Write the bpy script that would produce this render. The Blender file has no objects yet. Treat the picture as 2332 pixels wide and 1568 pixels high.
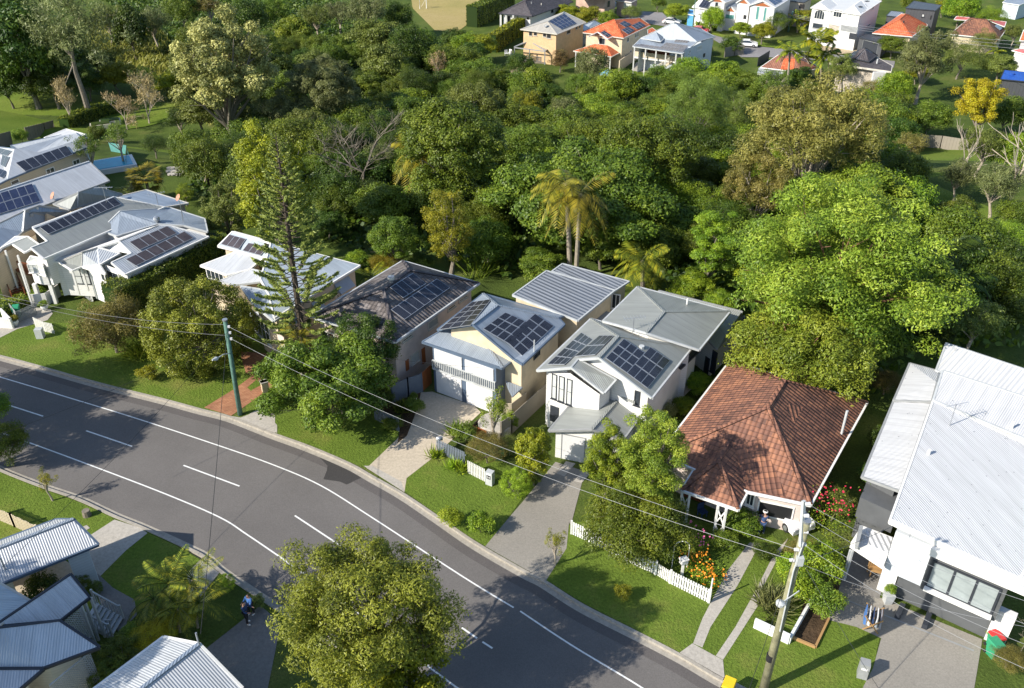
import bpy, bmesh, math, random
import numpy as np
from mathutils import Vector, Matrix
from mathutils.geometry import tessellate_polygon

S = bpy.context.scene
C = bpy.context.scene.collection
random.seed(7)
# ------------------------------------------------------------------ camera
F, CX, CY, CAMH = 2030.0, 1166.0, 784.0, 40.0
TH = math.atan(1281.0 / F)
cam = bpy.data.cameras.new("camera"); co = bpy.data.objects.new("camera", cam); C.objects.link(co)
co.location = (0, 0, CAMH); co.rotation_euler = (math.pi/2 - TH, 0, 0)
cam.sensor_width = 36; cam.lens = 36 * F / 2332.0; cam.clip_end = 3000; cam.clip_start = .5
S.camera = co
# ------------------------------------------------------------------ light
SUN_AZ = math.radians(27)      # direction the shadows run (from +X towards +Y)
SUN_EL = math.radians(33)
w = bpy.data.worlds.new("World"); S.world = w; w.use_nodes = True
nt = w.node_tree; bg = nt.nodes['Background']
sky = nt.nodes.new('ShaderNodeTexSky'); sky.sky_type = 'NISHITA'; sky.sun_disc = False
sky.sun_elevation = SUN_EL
sv = Vector((-math.cos(SUN_AZ), -math.sin(SUN_AZ)))     # towards the sun
sky.sun_rotation = math.atan2(sv.x, sv.y)
sky.air_density = 1.0; sky.dust_density = .6; sky.ozone_density = 2.0
nt.links.new(sky.outputs[0], bg.inputs[0]); bg.inputs[1].default_value = 0.115
sl = bpy.data.lights.new("sun", 'SUN'); sl.energy = 4.6; sl.angle = math.radians(.5); sl.color = (1, .93, .82)
so = bpy.data.objects.new("sun", sl); C.objects.link(so)
sd = Vector((math.cos(SUN_AZ)*math.cos(SUN_EL), math.sin(SUN_AZ)*math.cos(SUN_EL), -math.sin(SUN_EL)))
so.rotation_euler = sd.to_track_quat('-Z', 'Y').to_euler(); so.location = (-30, -20, 80)
S.view_settings.view_transform = 'Standard'; S.view_settings.look = 'None'
S.view_settings.exposure = 0.7; S.view_settings.gamma = 1
S.cycles.max_bounces = 5; S.cycles.diffuse_bounces = 2; S.cycles.glossy_bounces = 2
S.cycles.transmission_bounces = 3; S.cycles.transparent_max_bounces = 6

# ------------------------------------------------------------------ surveying
def sstep(a, b, v):
    t = min(1, max(0, (v-a)/(b-a))); return t*t*(3-2*t)
def T(X, Y):                       # the land falls to the creek, the far bank stays low
    return -8.0 * sstep(100, 134, Y + max(0, -X-35)*-.25)
CR = {}
for i, x0 in enumerate((0, 1000, 2000, 2996)):
    for c, y0 in zip('abcd', (0, 640, 1330, 2014)):
        CR[c+str(i+1)] = (x0, y0, 2.119)
CR['d3'] = (2000, 2014, 1.211); CR['d4'] = (2996, 2014, 1.211)
CR.update(e1=(2000, 0, 1.904), e2=(2650, 0, 1.904), e3=(3396, 0, 1.904), e4=(0, 1000, 1.904), e5=(0, 500, 1.904),
          f1=(800, 900, 1.659), f2=(0, 2050, 1.659), f3=(1600, 1450, 1.904), g1=(2060, 1700, 1.481),
          g2=(3296, 1900, 1.659), g3=(2700, 1850, 1.904), o=(0, 0, 2332/4096))
def px(s):
    if not isinstance(s, str): return s
    c, x, y = s.split(); o = CR[c]; k = 2332/4096
    return ((o[0] + float(x)/o[2])*k, (o[1] + float(y)/o[2])*k)
def ray(s):
    x, y = px(s); u = (x-CX)/F; v = -(y-CY)/F
    return Vector((u, math.cos(TH)+v*math.sin(TH), -math.sin(TH)+v*math.cos(TH)))
CAM = Vector((0, 0, CAMH))
def Z(s, z=0.0):                   # point at absolute height z
    d = ray(s); return CAM + d*((z-CAMH)/d.z)
def G(s, h=0.0):                   # point h above the land
    p = Z(s, h)
    for _ in range(25):
        q = Z(s, T(p.x, p.y)+h); p = (p+q)/2
    return p
def Rp(p):
    z = p[2]-CAMH; dep = p[1]*math.cos(TH)-z*math.sin(TH); up = p[1]*math.sin(TH)+z*math.cos(TH)
    return (CX+F*p[0]/dep, CY-F*up/dep, dep)

# ------------------------------------------------------------------ materials
MATS = {}
def newmat(name):
    m = bpy.data.materials.new(name); m.use_nodes = True; MATS[name] = m
    n = m.node_tree.nodes; return m, n, m.node_tree.links, n['Principled BSDF']
def N(n, t, **k):
    x = n.new(t)
    for a, b in k.items(): setattr(x, a, b)
    return x
def math_(n, l, op, a, b=None):
    x = n.new('ShaderNodeMath'); x.operation = op
    for i, v in enumerate((a, b)):
        if v is None: continue
        if isinstance(v, (int, float)): x.inputs[i].default_value = v
        else: l.new(v, x.inputs[i])
    return x.outputs[0]
def mix(n, l, fac, a, b, mode='MIX'):
    x = n.new('ShaderNodeMix'); x.data_type = 'RGBA'; x.blend_type = mode
    for i, v in ((0, fac), (6, a), (7, b)):
        if isinstance(v, (int, float)): x.inputs[i].default_value = v
        elif isinstance(v, tuple): x.inputs[i].default_value = v + (1,) if len(v) == 3 else v
        else: l.new(v, x.inputs[i])
    return x.outputs[2]
def noise(n, l, scale, vec=None, det=4, rough=.6):
    x = n.new('ShaderNodeTexNoise'); x.inputs['Scale'].default_value = scale; x.inputs['Detail'].default_value = det
    x.inputs['Roughness'].default_value = rough
    if vec is not None: l.new(vec, x.inputs['Vector'])
    return x.outputs[0]
def ramp(n, l, f, stops):
    x = n.new('ShaderNodeValToRGB'); e = x.color_ramp.elements
    while len(e) < len(stops): e.new(.5)
    for q, (p, c) in zip(e, stops): q.position = p; q.color = (c + (1,)) if len(c) == 3 else c
    l.new(f, x.inputs[0]); return x.outputs[0]
def wpos(n): return n.new('ShaderNodeNewGeometry').outputs['Position']
def bump(n, l, h, strength, dist, b):
    x = n.new('ShaderNodeBump'); x.inputs['Strength'].default_value = strength; x.inputs['Distance'].default_value = dist
    l.new(h, x.inputs['Height']); l.new(x.outputs[0], b.inputs['Normal'])
def col(c, k): return tuple(v*k for v in c)
def plain(name, c, rough=.6, metal=0, var=.15, sc=1.5, spec=.4):
    m, n, l, b = newmat(name)
    f = noise(n, l, sc, wpos(n)); cc = ramp(n, l, f, [(.3, col(c, 1-var)), (.7, col(c, 1+var*.5))])
    l.new(cc, b.inputs['Base Color']); b.inputs['Roughness'].default_value = rough
    b.inputs['Metallic'].default_value = metal; b.inputs['Specular IOR Level'].default_value = spec
    return m
def uvxy(n, l):
    t = n.new('ShaderNodeTexCoord'); s = n.new('ShaderNodeSeparateXYZ'); l.new(t.outputs['UV'], s.inputs[0])
    return t.outputs['UV'], s.outputs[0], s.outputs[1]
def metalroof(name, c, pitch=.13, rough=.42, spots=0, metal=.15, dirt=.25):
    m, n, l, b = newmat(name); uv, u, v = uvxy(n, l)
    s = math_(n, l, 'SINE', math_(n, l, 'MULTIPLY', u, 2*math.pi/pitch))
    f = noise(n, l, .5, wpos(n), 6); st = n.new('ShaderNodeMapping'); st.inputs['Scale'].default_value = (2.5, .25, 1)
    l.new(uv, st.inputs[0]); f2 = noise(n, l, 1.0, st.outputs[0], 5)
    cc = ramp(n, l, f, [(.3, col(c, 1-dirt)), (.65, c)])
    cc = mix(n, l, .55, cc, ramp(n, l, f2, [(.3, col(c, .72)), (.7, col(c, 1.12))]))
    # sheet laps: a thin darker line every .76 m and an occasional end lap
    fr = math_(n, l, 'FRACT', math_(n, l, 'MULTIPLY', u, 1/.76)); lap = math_(n, l, 'LESS_THAN', fr, .06)
    cc = mix(n, l, math_(n, l, 'MULTIPLY', lap, .35), cc, col(c, .5))
    if spots:
        vo = n.new('ShaderNodeTexVoronoi'); vo.inputs['Scale'].default_value = 1.9; l.new(uv, vo.inputs['Vector'])
        vo.inputs['Randomness'].default_value = 1
        k = math_(n, l, 'LESS_THAN', vo.outputs['Distance'], .085)
        cc = mix(n, l, math_(n, l, 'MULTIPLY', k, .75), cc, (.12, .13, .15))
    l.new(cc, b.inputs['Base Color']); b.inputs['Roughness'].default_value = rough; b.inputs['Metallic'].default_value = metal
    bump(n, l, s, .7, pitch*.10, b)
    return m
def tileroof(name, c1, c2, c3, w=.32, h=.36, rough=.75):
    m, n, l, b = newmat(name); uv, u, v = uvxy(n, l)
    br = n.new('ShaderNodeTexBrick'); l.new(uv, br.inputs['Vector']); br.offset = 0.5
    br.inputs['Color1'].default_value = (0, 0, 0, 1); br.inputs['Color2'].default_value = (1, 1, 1, 1)
    br.inputs['Mortar'].default_value = (.5, .5, .5, 1); br.inputs['Scale'].default_value = 1
    br.inputs['Brick Width'].default_value = w; br.inputs['Row Height'].default_value = h; br.inputs['Mortar Size'].default_value = 0.0
    f = noise(n, l, .35, wpos(n), 6, .7); f2 = noise(n, l, 3.0, wpos(n), 5)
    k = math_(n, l, 'MULTIPLY_ADD', br.outputs[0], .35); k.node.inputs[2].default_value = 0.0
    k = math_(n, l, 'ADD', k, math_(n, l, 'MULTIPLY', f, .9)); k = math_(n, l, 'ADD', k, math_(n, l, 'MULTIPLY', f2, .35))
    cc = ramp(n, l, k, [(.45, c1), (.72, c2), (1.0, c3)])
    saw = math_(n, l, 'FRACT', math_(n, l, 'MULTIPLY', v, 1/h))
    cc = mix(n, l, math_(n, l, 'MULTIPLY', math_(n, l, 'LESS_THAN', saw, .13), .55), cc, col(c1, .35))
    l.new(cc, b.inputs['Base Color']); b.inputs['Roughness'].default_value = rough
    sn = math_(n, l, 'ABSOLUTE', math_(n, l, 'SINE', math_(n, l, 'MULTIPLY', u, math.pi/w)))
    hh = math_(n, l, 'ADD', math_(n, l, 'MULTIPLY', sn, .6), math_(n, l, 'MULTIPLY', saw, .9))
    bump(n, l, hh, 1.0, .10, b)
    return m
def boards(name, c, step=.2, rough=.6, vertical=False):
    m, n, l, b = newmat(name)
    s = n.new('ShaderNodeSeparateXYZ'); l.new(wpos(n), s.inputs[0])
    z = s.outputs[2] if not vertical else math_(n, l, 'ADD', s.outputs[0], math_(n, l, 'MULTIPLY', s.outputs[1], .6))
    fr = math_(n, l, 'FRACT', math_(n, l, 'MULTIPLY', z, 1/step))
    f = noise(n, l, .8, wpos(n)); cc = ramp(n, l, f, [(.3, col(c, .88)), (.7, c)])
    cc = mix(n, l, math_(n, l, 'MULTIPLY', math_(n, l, 'LESS_THAN', fr, .13), .4), cc, col(c, .55))
    l.new(cc, b.inputs['Base Color']); b.inputs['Roughness'].default_value = rough
    bump(n, l, fr, .5, .03, b); return m
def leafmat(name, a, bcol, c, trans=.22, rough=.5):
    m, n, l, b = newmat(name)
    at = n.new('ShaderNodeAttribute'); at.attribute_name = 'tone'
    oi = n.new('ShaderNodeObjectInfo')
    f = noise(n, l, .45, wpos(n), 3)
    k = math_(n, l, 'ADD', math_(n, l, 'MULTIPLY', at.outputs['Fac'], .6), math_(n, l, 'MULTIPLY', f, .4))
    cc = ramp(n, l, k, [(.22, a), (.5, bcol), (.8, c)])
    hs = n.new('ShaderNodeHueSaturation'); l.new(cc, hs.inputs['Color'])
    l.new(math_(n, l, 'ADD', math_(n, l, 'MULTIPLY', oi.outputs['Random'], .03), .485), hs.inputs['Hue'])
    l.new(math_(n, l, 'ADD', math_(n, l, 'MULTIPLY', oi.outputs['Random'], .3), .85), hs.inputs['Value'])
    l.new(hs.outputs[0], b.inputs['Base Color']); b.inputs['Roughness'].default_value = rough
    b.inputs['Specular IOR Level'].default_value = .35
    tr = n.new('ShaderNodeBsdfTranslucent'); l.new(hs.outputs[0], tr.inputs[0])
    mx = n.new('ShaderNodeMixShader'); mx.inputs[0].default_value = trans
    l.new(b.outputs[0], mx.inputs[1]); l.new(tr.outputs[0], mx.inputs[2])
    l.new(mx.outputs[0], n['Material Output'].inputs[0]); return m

def ground_mat(name, g1, g2, g3, sc=.25):
    m, n, l, b = newmat(name); p = wpos(n)
    f = noise(n, l, sc, p, 6, .65); f2 = noise(n, l, 6, p, 4, .7)
    cc = ramp(n, l, f, [(.32, g1), (.52, g2), (.72, g3)])
    cc = mix(n, l, .55, cc, ramp(n, l, f2, [(.3, (.45, .45, .45)), (.7, (1.35, 1.35, 1.35))]), 'MULTIPLY')
    l.new(cc, b.inputs['Base Color']); b.inputs['Roughness'].default_value = .9; b.inputs['Specular IOR Level'].default_value = .1
    bump(n, l, f2, .9, .12, b); return m
ground_mat('grass', (.10, .155, .022), (.13, .19, .028), (.20, .21, .05))
ground_mat('rough_grass', (.05, .075, .018), (.09, .13, .025), (.16, .17, .05), .12)
ground_mat('park_grass', (.11, .17, .022), (.15, .21, .03), (.20, .24, .045), .1)
ground_mat('oval_grass', (.30, .27, .09), (.38, .31, .12), (.42, .33, .15), .06)
ground_mat('garden_soil', (.05, .035, .022), (.09, .06, .035), (.13, .09, .055), .9)
ground_mat('sand_bank', (.42, .33, .2), (.5, .4, .26), (.55, .46, .32), .3)
def asphalt(name, c, sc=14):
    m, n, l, b = newmat(name); p = wpos(n)
    f = noise(n, l, .13, p, 5, .6); f2 = noise(n, l, sc, p, 3, .8)
    cc = ramp(n, l, f, [(.3, col(c, .86)), (.7, col(c, 1.1))])
    cc = mix(n, l, .5, cc, ramp(n, l, f2, [(.3, (.62, .62, .62)), (.7, (1.3, 1.3, 1.3))]), 'MULTIPLY')
    l.new(cc, b.inputs['Base Color']); b.inputs['Roughness'].default_value = .85; b.inputs['Specular IOR Level'].default_value = .25
    bump(n, l, f2, .4, .02, b); return m
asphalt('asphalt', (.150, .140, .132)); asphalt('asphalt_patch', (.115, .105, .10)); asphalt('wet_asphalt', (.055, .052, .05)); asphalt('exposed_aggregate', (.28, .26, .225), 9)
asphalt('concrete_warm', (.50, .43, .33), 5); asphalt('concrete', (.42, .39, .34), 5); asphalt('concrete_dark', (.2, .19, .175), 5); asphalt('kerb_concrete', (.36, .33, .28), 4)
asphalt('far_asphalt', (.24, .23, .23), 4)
def brickmat(name, c1, c2, mo, w=.24, h=.12, sc=1):
    m, n, l, b = newmat(name); uv, u, v = uvxy(n, l)
    br = n.new('ShaderNodeTexBrick'); l.new(uv, br.inputs['Vector'])
    br.inputs['Color1'].default_value = c1+(1,); br.inputs['Color2'].default_value = c2+(1,); br.inputs['Mortar'].default_value = mo+(1,)
    br.inputs['Scale'].default_value = 1; br.inputs['Brick Width'].default_value = w; br.inputs['Row Height'].default_value = h; br.inputs['Mortar Size'].default_value = .012
    f = noise(n, l, .8, wpos(n)); cc = mix(n, l, .6, br.outputs[0], ramp(n, l, f, [(.3, (.55, .5, .5)), (.7, (1.2, 1.2, 1.2))]), 'MULTIPLY')
    l.new(cc, b.inputs['Base Color']); b.inputs['Roughness'].default_value = .85; return m
brickmat('red_paving', (.36, .15, .07), (.46, .22, .11), (.2, .12, .08)); brickmat('cream_brick', (.55, .42, .26), (.62, .5, .33), (.5, .45, .38))
metalroof('roof_grey', (.40, .41, .42)); metalroof('roof_light', (.56, .58, .60)); metalroof('roof_greengrey', (.33, .345, .325))
metalroof('roof_blue', (.26, .32, .40)); metalroof('roof_bluegrey', (.31, .36, .42)); metalroof('roof_white', (.58, .585, .59), spots=1, pitch=.13, metal=0, rough=.55, dirt=.05)
metalroof('roof_white_clean', (.66, .665, .66), pitch=.3, metal=0, rough=.5, dirt=.06); metalroof('roof_dark', (.07, .075, .085)); metalroof('roof_cream', (.50, .47, .41), dirt=.12)
metalroof('roof_rib', (.27, .29, .32), pitch=.42, rough=.38); metalroof('roof_zinc', (.50, .53, .56), pitch=.19, rough=.4, metal=.25); metalroof('roof_pink', (.60, .16, .16)); metalroof('roof_vividblue', (.03, .12, .5))
metalroof('roof_paleb', (.52, .58, .62))
tileroof('tile_red', (.09, .045, .032), (.19, .085, .055), (.33, .145, .08)); tileroof('tile_brown', (.045, .037, .035), (.10, .085, .08), (.19, .17, .165))
tileroof('tile_orange', (.42, .08, .03), (.60, .13, .045), (.66, .2, .08), w=.35, h=.42); tileroof('tile_darkbrown', (.05, .045, .05), (.075, .065, .07), (.11, .10, .105))
tileroof('tile_oldred', (.17, .07, .045), (.27, .12, .08), (.35, .16, .10))
boards('wall_cream', (.66, .55, .40)); boards('wall_white', (.80, .79, .76)); boards('wall_offwhite', (.74, .70, .60)); boards('wall_beige', (.60, .47, .36), .25)
boards('wall_bluewhite', (.62, .68, .74)); boards('wall_darkgrey', (.07, .073, .08), .4, vertical=True); boards('fence_timber', (.19, .16, .12), .14, vertical=True)
boards('fence_white', (.72, .71, .66), .16, vertical=True); boards('fence_bluegrey', (.16, .19, .235), .15, vertical=True); boards('fence_cream', (.62, .53, .38), .2, vertical=True); boards('slat_orange', (.42, .13, .04), .12)
boards('fence_greytimber', (.28, .25, .2), .16, vertical=True); boards('hood_metal', (.45, .5, .55), .12, vertical=True); boards('shutter_white', (.80, .80, .80), .12)
plain('render_cream', (.62, .52, .36)); plain('render_white', (.68, .675, .66), var=.05); plain('render_pink', (.62, .52, .47)); plain('render_tan', (.62, .43, .24)); plain('render_grey', (.10, .105, .11)); plain('render_paleblue', (.58, .62, .66), var=.04)
plain('render_dim', (.5, .44, .36)); brickmat('brick_peach', (.55, .36, .27), (.6, .42, .32), (.5, .42, .36))
plain('trim_white', (.78, .77, .73), .5, var=.06); plain('trim_grey', (.30, .31, .31), .5); plain('trim_dark', (.035, .04, .05), .5); plain('trim_blue', (.10, .14, .2), .5); plain('trim_cream', (.6, .56, .48), .5); plain('trim_lightgrey', (.48, .5, .5), .5)
plain('timber_stain', (.17, .055, .025), .5); plain('timber', (.40, .24, .10), .6); plain('black', (.02, .02, .022), .5); plain('steel', (.5, .52, .54), .35, .7); plain('white_paint', (.78, .78, .75), .5, var=.12, sc=6)
m = plain('glass', (.035, .045, .055), .12, spec=.8); plain('glass_green', (.12, .32, .30), .15, spec=.8); plain('glass_blind', (.55, .57, .55), .3); plain('curtain', (.30, .34, .34), .4)
plain('bark_grey', (.22, .19, .15), .9, var=.4, sc=4); plain('bark_dark', (.07, .055, .04), .9, var=.4, sc=4); plain('bark_pale', (.42, .36, .28), .9, var=.25, sc=3); plain('bark_palm', (.30, .26, .20), .9, var=.3, sc=5); plain('bark_orange', (.26, .14, .08), .9, var=.4)
plain('pole_green', (.10, .20, .16), .8, var=.3, sc=3); plain('pole_wood', (.26, .25, .15), .8, var=.35, sc=3); plain('wire', (.10, .105, .11), .6); plain('wire_light', (.26, .27, .28), .5); plain('porcelain', (.6, .6, .62), .4)
plain('red', (.5, .03, .03), .4); plain('green_plastic', (.03, .28, .14), .5); plain('yellow_plastic', (.75, .5, .02), .5); plain('car_white', (.80, .80, .80), .25, spec=.7, var=.03); plain('car_red', (.5, .02, .03), .25, spec=.7, var=.05); plain('tyre', (.02, .02, .02), .8)
plain('terracotta', (.5, .2, .1), .7); plain('orange_dish', (.5, .26, .17), .6); plain('skin', (.45, .26, .18), .6); plain('hair', (.02, .015, .012), .7); plain('cloth_navy', (.03, .06, .15), .8, var=.4, sc=14); plain('cloth_black', (.02, .02, .025), .8); plain('cloth_blue', (.08, .2, .5), .8); plain('cloth_white', (.75, .75, .75), .8); plain('cloth_grey', (.3, .3, .33), .8)
plain('flower_orange', (.75, .25, .01), .6); plain('flower_pink', (.65, .12, .3), .6); plain('flower_red', (.5, .02, .06), .6); plain('pool_blue', (.05, .42, .6), .2); plain('tarp_blue', (.1, .35, .65), .5); plain('rock', (.3, .27, .22), .9, var=.4); plain('water', (.05, .4, .5), .08)
L_ = leafmat
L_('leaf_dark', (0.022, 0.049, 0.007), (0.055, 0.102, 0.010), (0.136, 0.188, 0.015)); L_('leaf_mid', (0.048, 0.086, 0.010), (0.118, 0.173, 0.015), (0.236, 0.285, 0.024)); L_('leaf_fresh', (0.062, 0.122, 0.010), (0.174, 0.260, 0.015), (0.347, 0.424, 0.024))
L_('leaf_bright', (0.079, 0.138, 0.013), (0.210, 0.294, 0.025), (0.393, 0.449, 0.048)); L_('leaf_yellow', (0.078, 0.106, 0.007), (0.223, 0.246, 0.011), (0.444, 0.424, 0.022)); L_('leaf_olive', (0.064, 0.085, 0.014), (0.149, 0.186, 0.030), (0.271, 0.310, 0.061))
L_('leaf_grey', (0.065, 0.080, 0.024), (0.163, 0.186, 0.060), (0.294, 0.316, 0.109)); L_('leaf_khaki', (0.100, 0.109, 0.026), (0.283, 0.271, 0.082), (0.595, 0.530, 0.200)); L_('leaf_brown', (0.084, 0.085, 0.017), (0.216, 0.192, 0.044), (0.360, 0.293, 0.077)); L_('leaf_gold', (0.175, 0.145, 0.008), (0.459, 0.361, 0.013), (0.566, 0.541, 0.031))
L_('leaf_round', (0.067, 0.093, 0.010), (0.200, 0.237, 0.022), (0.372, 0.405, 0.046)); L_('leaf_pine', (0.093, 0.131, 0.026), (0.227, 0.264, 0.053), (0.425, 0.439, 0.088)); L_('leaf_casuarina', (0.062, 0.101, 0.017), (0.151, 0.222, 0.031), (0.265, 0.352, 0.055)); L_('leaf_amber', (0.091, 0.104, 0.007), (0.236, 0.218, 0.011), (0.409, 0.275, 0.015))
L_('leaf_palm', (0.060, 0.095, 0.009), (0.181, 0.216, 0.015), (0.423, 0.378, 0.022)); L_('leaf_palmgold', (0.083, 0.100, 0.013), (0.283, 0.251, 0.022), (0.431, 0.376, 0.033)); L_('leaf_purple', (0.076, 0.040, 0.019), (0.181, 0.122, 0.038), (0.212, 0.189, 0.046)); L_('leaf_twig', (0.242, 0.176, 0.076), (0.423, 0.311, 0.144), (0.575, 0.432, 0.206), trans=.05)
L_('leaf_scrub', (0.065, 0.054, 0.014), (0.167, 0.134, 0.030), (0.283, 0.219, 0.054)); L_('leaf_reed', (0.106, 0.135, 0.015), (0.242, 0.270, 0.038), (0.409, 0.405, 0.076)); L_('leaf_vivid', (0.094, 0.147, 0.007), (0.236, 0.337, 0.015), (0.424, 0.526, 0.038))
def solarmat(name, c):
    m, n, l, b = newmat(name); uv, u, v = uvxy(n, l)
    a = math_(n, l, 'LESS_THAN', math_(n, l, 'FRACT', math_(n, l, 'MULTIPLY', u, 6)), .09)
    d = math_(n, l, 'LESS_THAN', math_(n, l, 'FRACT', math_(n, l, 'MULTIPLY', v, 10)), .09)
    f = noise(n, l, 1.2, wpos(n), 5); cc = ramp(n, l, f, [(.35, c), (.75, tuple(x*1.6+.012 for x in c))])
    cc = mix(n, l, math_(n, l, 'MULTIPLY', math_(n, l, 'MAXIMUM', a, d), .25), cc, (.25, .27, .32))
    l.new(cc, b.inputs['Base Color']); b.inputs['Roughness'].default_value = .16; b.inputs['Specular IOR Level'].default_value = .6; return m
solarmat('solar_black', (.012, .014, .022)); solarmat('solar_blue', (.012, .02, .055)); solarmat('solar_brown', (.045, .035, .035)); solarmat('solar_grey', (.12, .11, .105))
plain('solar_frame', (.45, .47, .5), .35, .5); plain('solar_frame_dark', (.06, .06, .07), .4)
M = MATS

# ------------------------------------------------------------------ mesh helpers
def link(o, parent=None):
    C.objects.link(o)
    if parent is not None:
        o.parent = parent; o.matrix_parent_inverse = Matrix.Translation(-Vector(parent.location)) if parent.rotation_euler.z == 0 else parent.matrix_basis.inverted()
    return o
def tag(o, label=None, cat=None, group=None, kind=None):
    if label: o['label'] = label
    if cat: o['category'] = cat
    if group: o['group'] = group
    if kind: o['kind'] = kind
    return o
def empty(name, loc, label=None, cat=None, group=None):
    o = bpy.data.objects.new(name, None); o.location = loc; o.empty_display_size = .3; C.objects.link(o)
    return tag(o, label, cat, group)
class MB:
    def __init__(s): s.v = []; s.f = []; s.uv = []; s.m = []; s.mats = []
    def mi(s, m):
        if m is None: return 0
        if m not in s.mats: s.mats.append(m)
        return s.mats.index(m)
    def poly(s, pts, uvs=None, m=None):
        i = len(s.v); s.v += [tuple(p) for p in pts]; s.f.append(tuple(range(i, i+len(pts)))); s.uv += (uvs or [(p[0], p[1]) for p in pts]); s.m.append(s.mi(m))
    def hull8(s, a, m=None):         # 4 bottom, 4 top
        b, t = a[:4], a[4:]
        s.poly(b[::-1], m=m); s.poly(t, m=m)
        for i in range(4):
            j = (i+1) % 4; s.poly([b[i], b[j], t[j], t[i]], m=m, uvs=[(0, 0), (1, 0), (1, 1), (0, 1)])
    def box(s, c, d, rz=0, m=None):
        ca, sa = math.cos(rz), math.sin(rz); a = []
        for z in (-d[2]/2, d[2]/2):
            for x, y in ((-1, -1), (1, -1), (1, 1), (-1, 1)):
                X, Y = x*d[0]/2, y*d[1]/2; a.append(Vector((c[0]+X*ca-Y*sa, c[1]+X*sa+Y*ca, c[2]+z)))
        s.hull8(a, m)
    def beam(s, a, b, wd, ht, m=None):   # box along a-b; top flush with the points
        a, b = Vector(a), Vector(b); d = (b-a); L = d.length
        if L < 1e-6: return
        d /= L; sd_ = Vector((-d.y, d.x, 0)); sd_ = sd_.normalized() if sd_.length > 1e-5 else Vector((1, 0, 0)); up = d.cross(sd_)*-1
        if up.z < 0: up = -up
        h = sd_*wd/2; u = up*ht
        s.hull8([a-h-u, b-h-u, b+h-u, a+h-u, a-h, b-h, b+h, a+h], m)
    def tube(s, pts, rs, n=6, m=None, cap=True):
        pts = [Vector(p) for p in pts]; rings = []
        if isinstance(rs, (int, float)): rs = [rs]*len(pts)
        i0 = len(s.v)
        for i, p in enumerate(pts):
            d = (pts[min(i+1, len(pts)-1)]-pts[max(i-1, 0)])
            d = d.normalized() if d.length > 1e-9 else Vector((0, 0, 1))
            x = d.cross(Vector((0, 0, 1))) if abs(d.z) < .95 else d.cross(Vector((1, 0, 0)))
            x.normalize(); y = d.cross(x)
            for k in range(n):
                a = 2*math.pi*k/n; s.v.append(tuple(p+x*math.cos(a)*rs[i]+y*math.sin(a)*rs[i]))
        for i in range(len(pts)-1):
            for k in range(n):
                k2 = (k+1) % n; s.f.append((i0+i*n+k, i0+i*n+k2, i0+(i+1)*n+k2, i0+(i+1)*n+k)); s.uv += [(0, 0)]*4; s.m.append(s.mi(m))
        if cap:
            for b_, i in ((1, 0), (0, len(pts)-1)):
                r = [i0+i*n+k for k in range(n)]
                s.f.append(tuple(r[::-1] if b_ else r)); s.uv += [(0, 0)]*n; s.m.append(s.mi(m))
    def build(s, name, mat=None, parent=None, smooth=False):
        me = bpy.data.meshes.new(name); me.from_pydata(s.v, [], s.f)
        ul = me.uv_layers.new(name='UVMap'); flat = [c for q in s.uv for c in q]; ul.data.foreach_set('uv', flat)
        mats = s.mats or [mat or 'trim_white']
        for q in mats: me.materials.append(M[q])
        if s.mats: me.polygons.foreach_set('material_index', s.m)
        if smooth: me.polygons.foreach_set('use_smooth', [True]*len(me.polygons))
        me.update(); o = bpy.data.objects.new(name, me); return link(o, parent)
def lathe(mb, c, prof, n=12, m=None):
    for (r0, z0), (r1, z1) in zip(prof, prof[1:]):
        for k in range(n):
            a, b = 2*math.pi*k/n, 2*math.pi*(k+1)/n
            P_ = lambda r, z, t: (c[0]+r*math.cos(t), c[1]+r*math.sin(t), c[2]+z)
            mb.poly([P_(r0, z0, a), P_(r0, z0, b), P_(r1, z1, b), P_(r1, z1, a)], m=m)
def sheet(name, pts, mat, h=.01, kind='structure', thick=0, label=None, cat=None, parent=None):
    w3 = [G(p, 0) if isinstance(p, (str, tuple)) else Vector(p) for p in pts]
    w3 = [Vector((p.x, p.y, T(p.x, p.y)+h)) for p in w3]
    mb = MB()
    for t in tessellate_polygon([w3]):
        q = [w3[i] for i in t]
        if (q[1]-q[0]).cross(q[2]-q[0]).z < 0: q = q[::-1]
        mb.poly(q)
    o = mb.build(name, mat, parent)
    return tag(o, label, cat, kind=kind)
def offs(line, d):                  # offset polyline of Vectors to its left by d
    out = []
    for i, p in enumerate(line):
        a = line[max(i-1, 0)]; b = line[min(i+1, len(line)-1)]; t = (b-a); t.z = 0; t.normalize()
        out.append(p + Vector((-t.y, t.x, 0))*d)
    return out
def strip(name, line, d0, d1, z, mat, kind='structure', label=None, cat=None, thick=0):
    A, B = offs(line, d0), offs(line, d1); mb = MB(); s_ = 0
    for i in range(len(line)-1):
        L = (line[i+1]-line[i]).length
        q = [A[i], A[i+1], B[i+1], B[i]]; q = [Vector((p.x, p.y, z)) for p in q]
        if (q[1]-q[0]).cross(q[2]-q[0]).z < 0: q = q[::-1]
        mb.poly(q)
        if thick:
            for X in (A, B):
                mb.poly([Vector((X[i].x, X[i].y, z)), Vector((X[i+1].x, X[i+1].y, z)), Vector((X[i+1].x, X[i+1].y, z-thick)), Vector((X[i].x, X[i].y, z-thick))])
    return tag(mb.build(name, mat), label, cat, kind=kind)
def smooth_line(pts, n=6):
    out = []
    for i in range(len(pts)-1):
        p0 = pts[max(i-1, 0)]; p1 = pts[i]; p2 = pts[i+1]; p3 = pts[min(i+2, len(pts)-1)]
        for k in range(n):
            t = k/n; out.append(.5*((2*p1)+(p2-p0)*t+(2*p0-5*p1+4*p2-p3)*t*t+(3*p1-p0-3*p2+p3)*t**3))
    out.append(pts[-1]); return out

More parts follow.
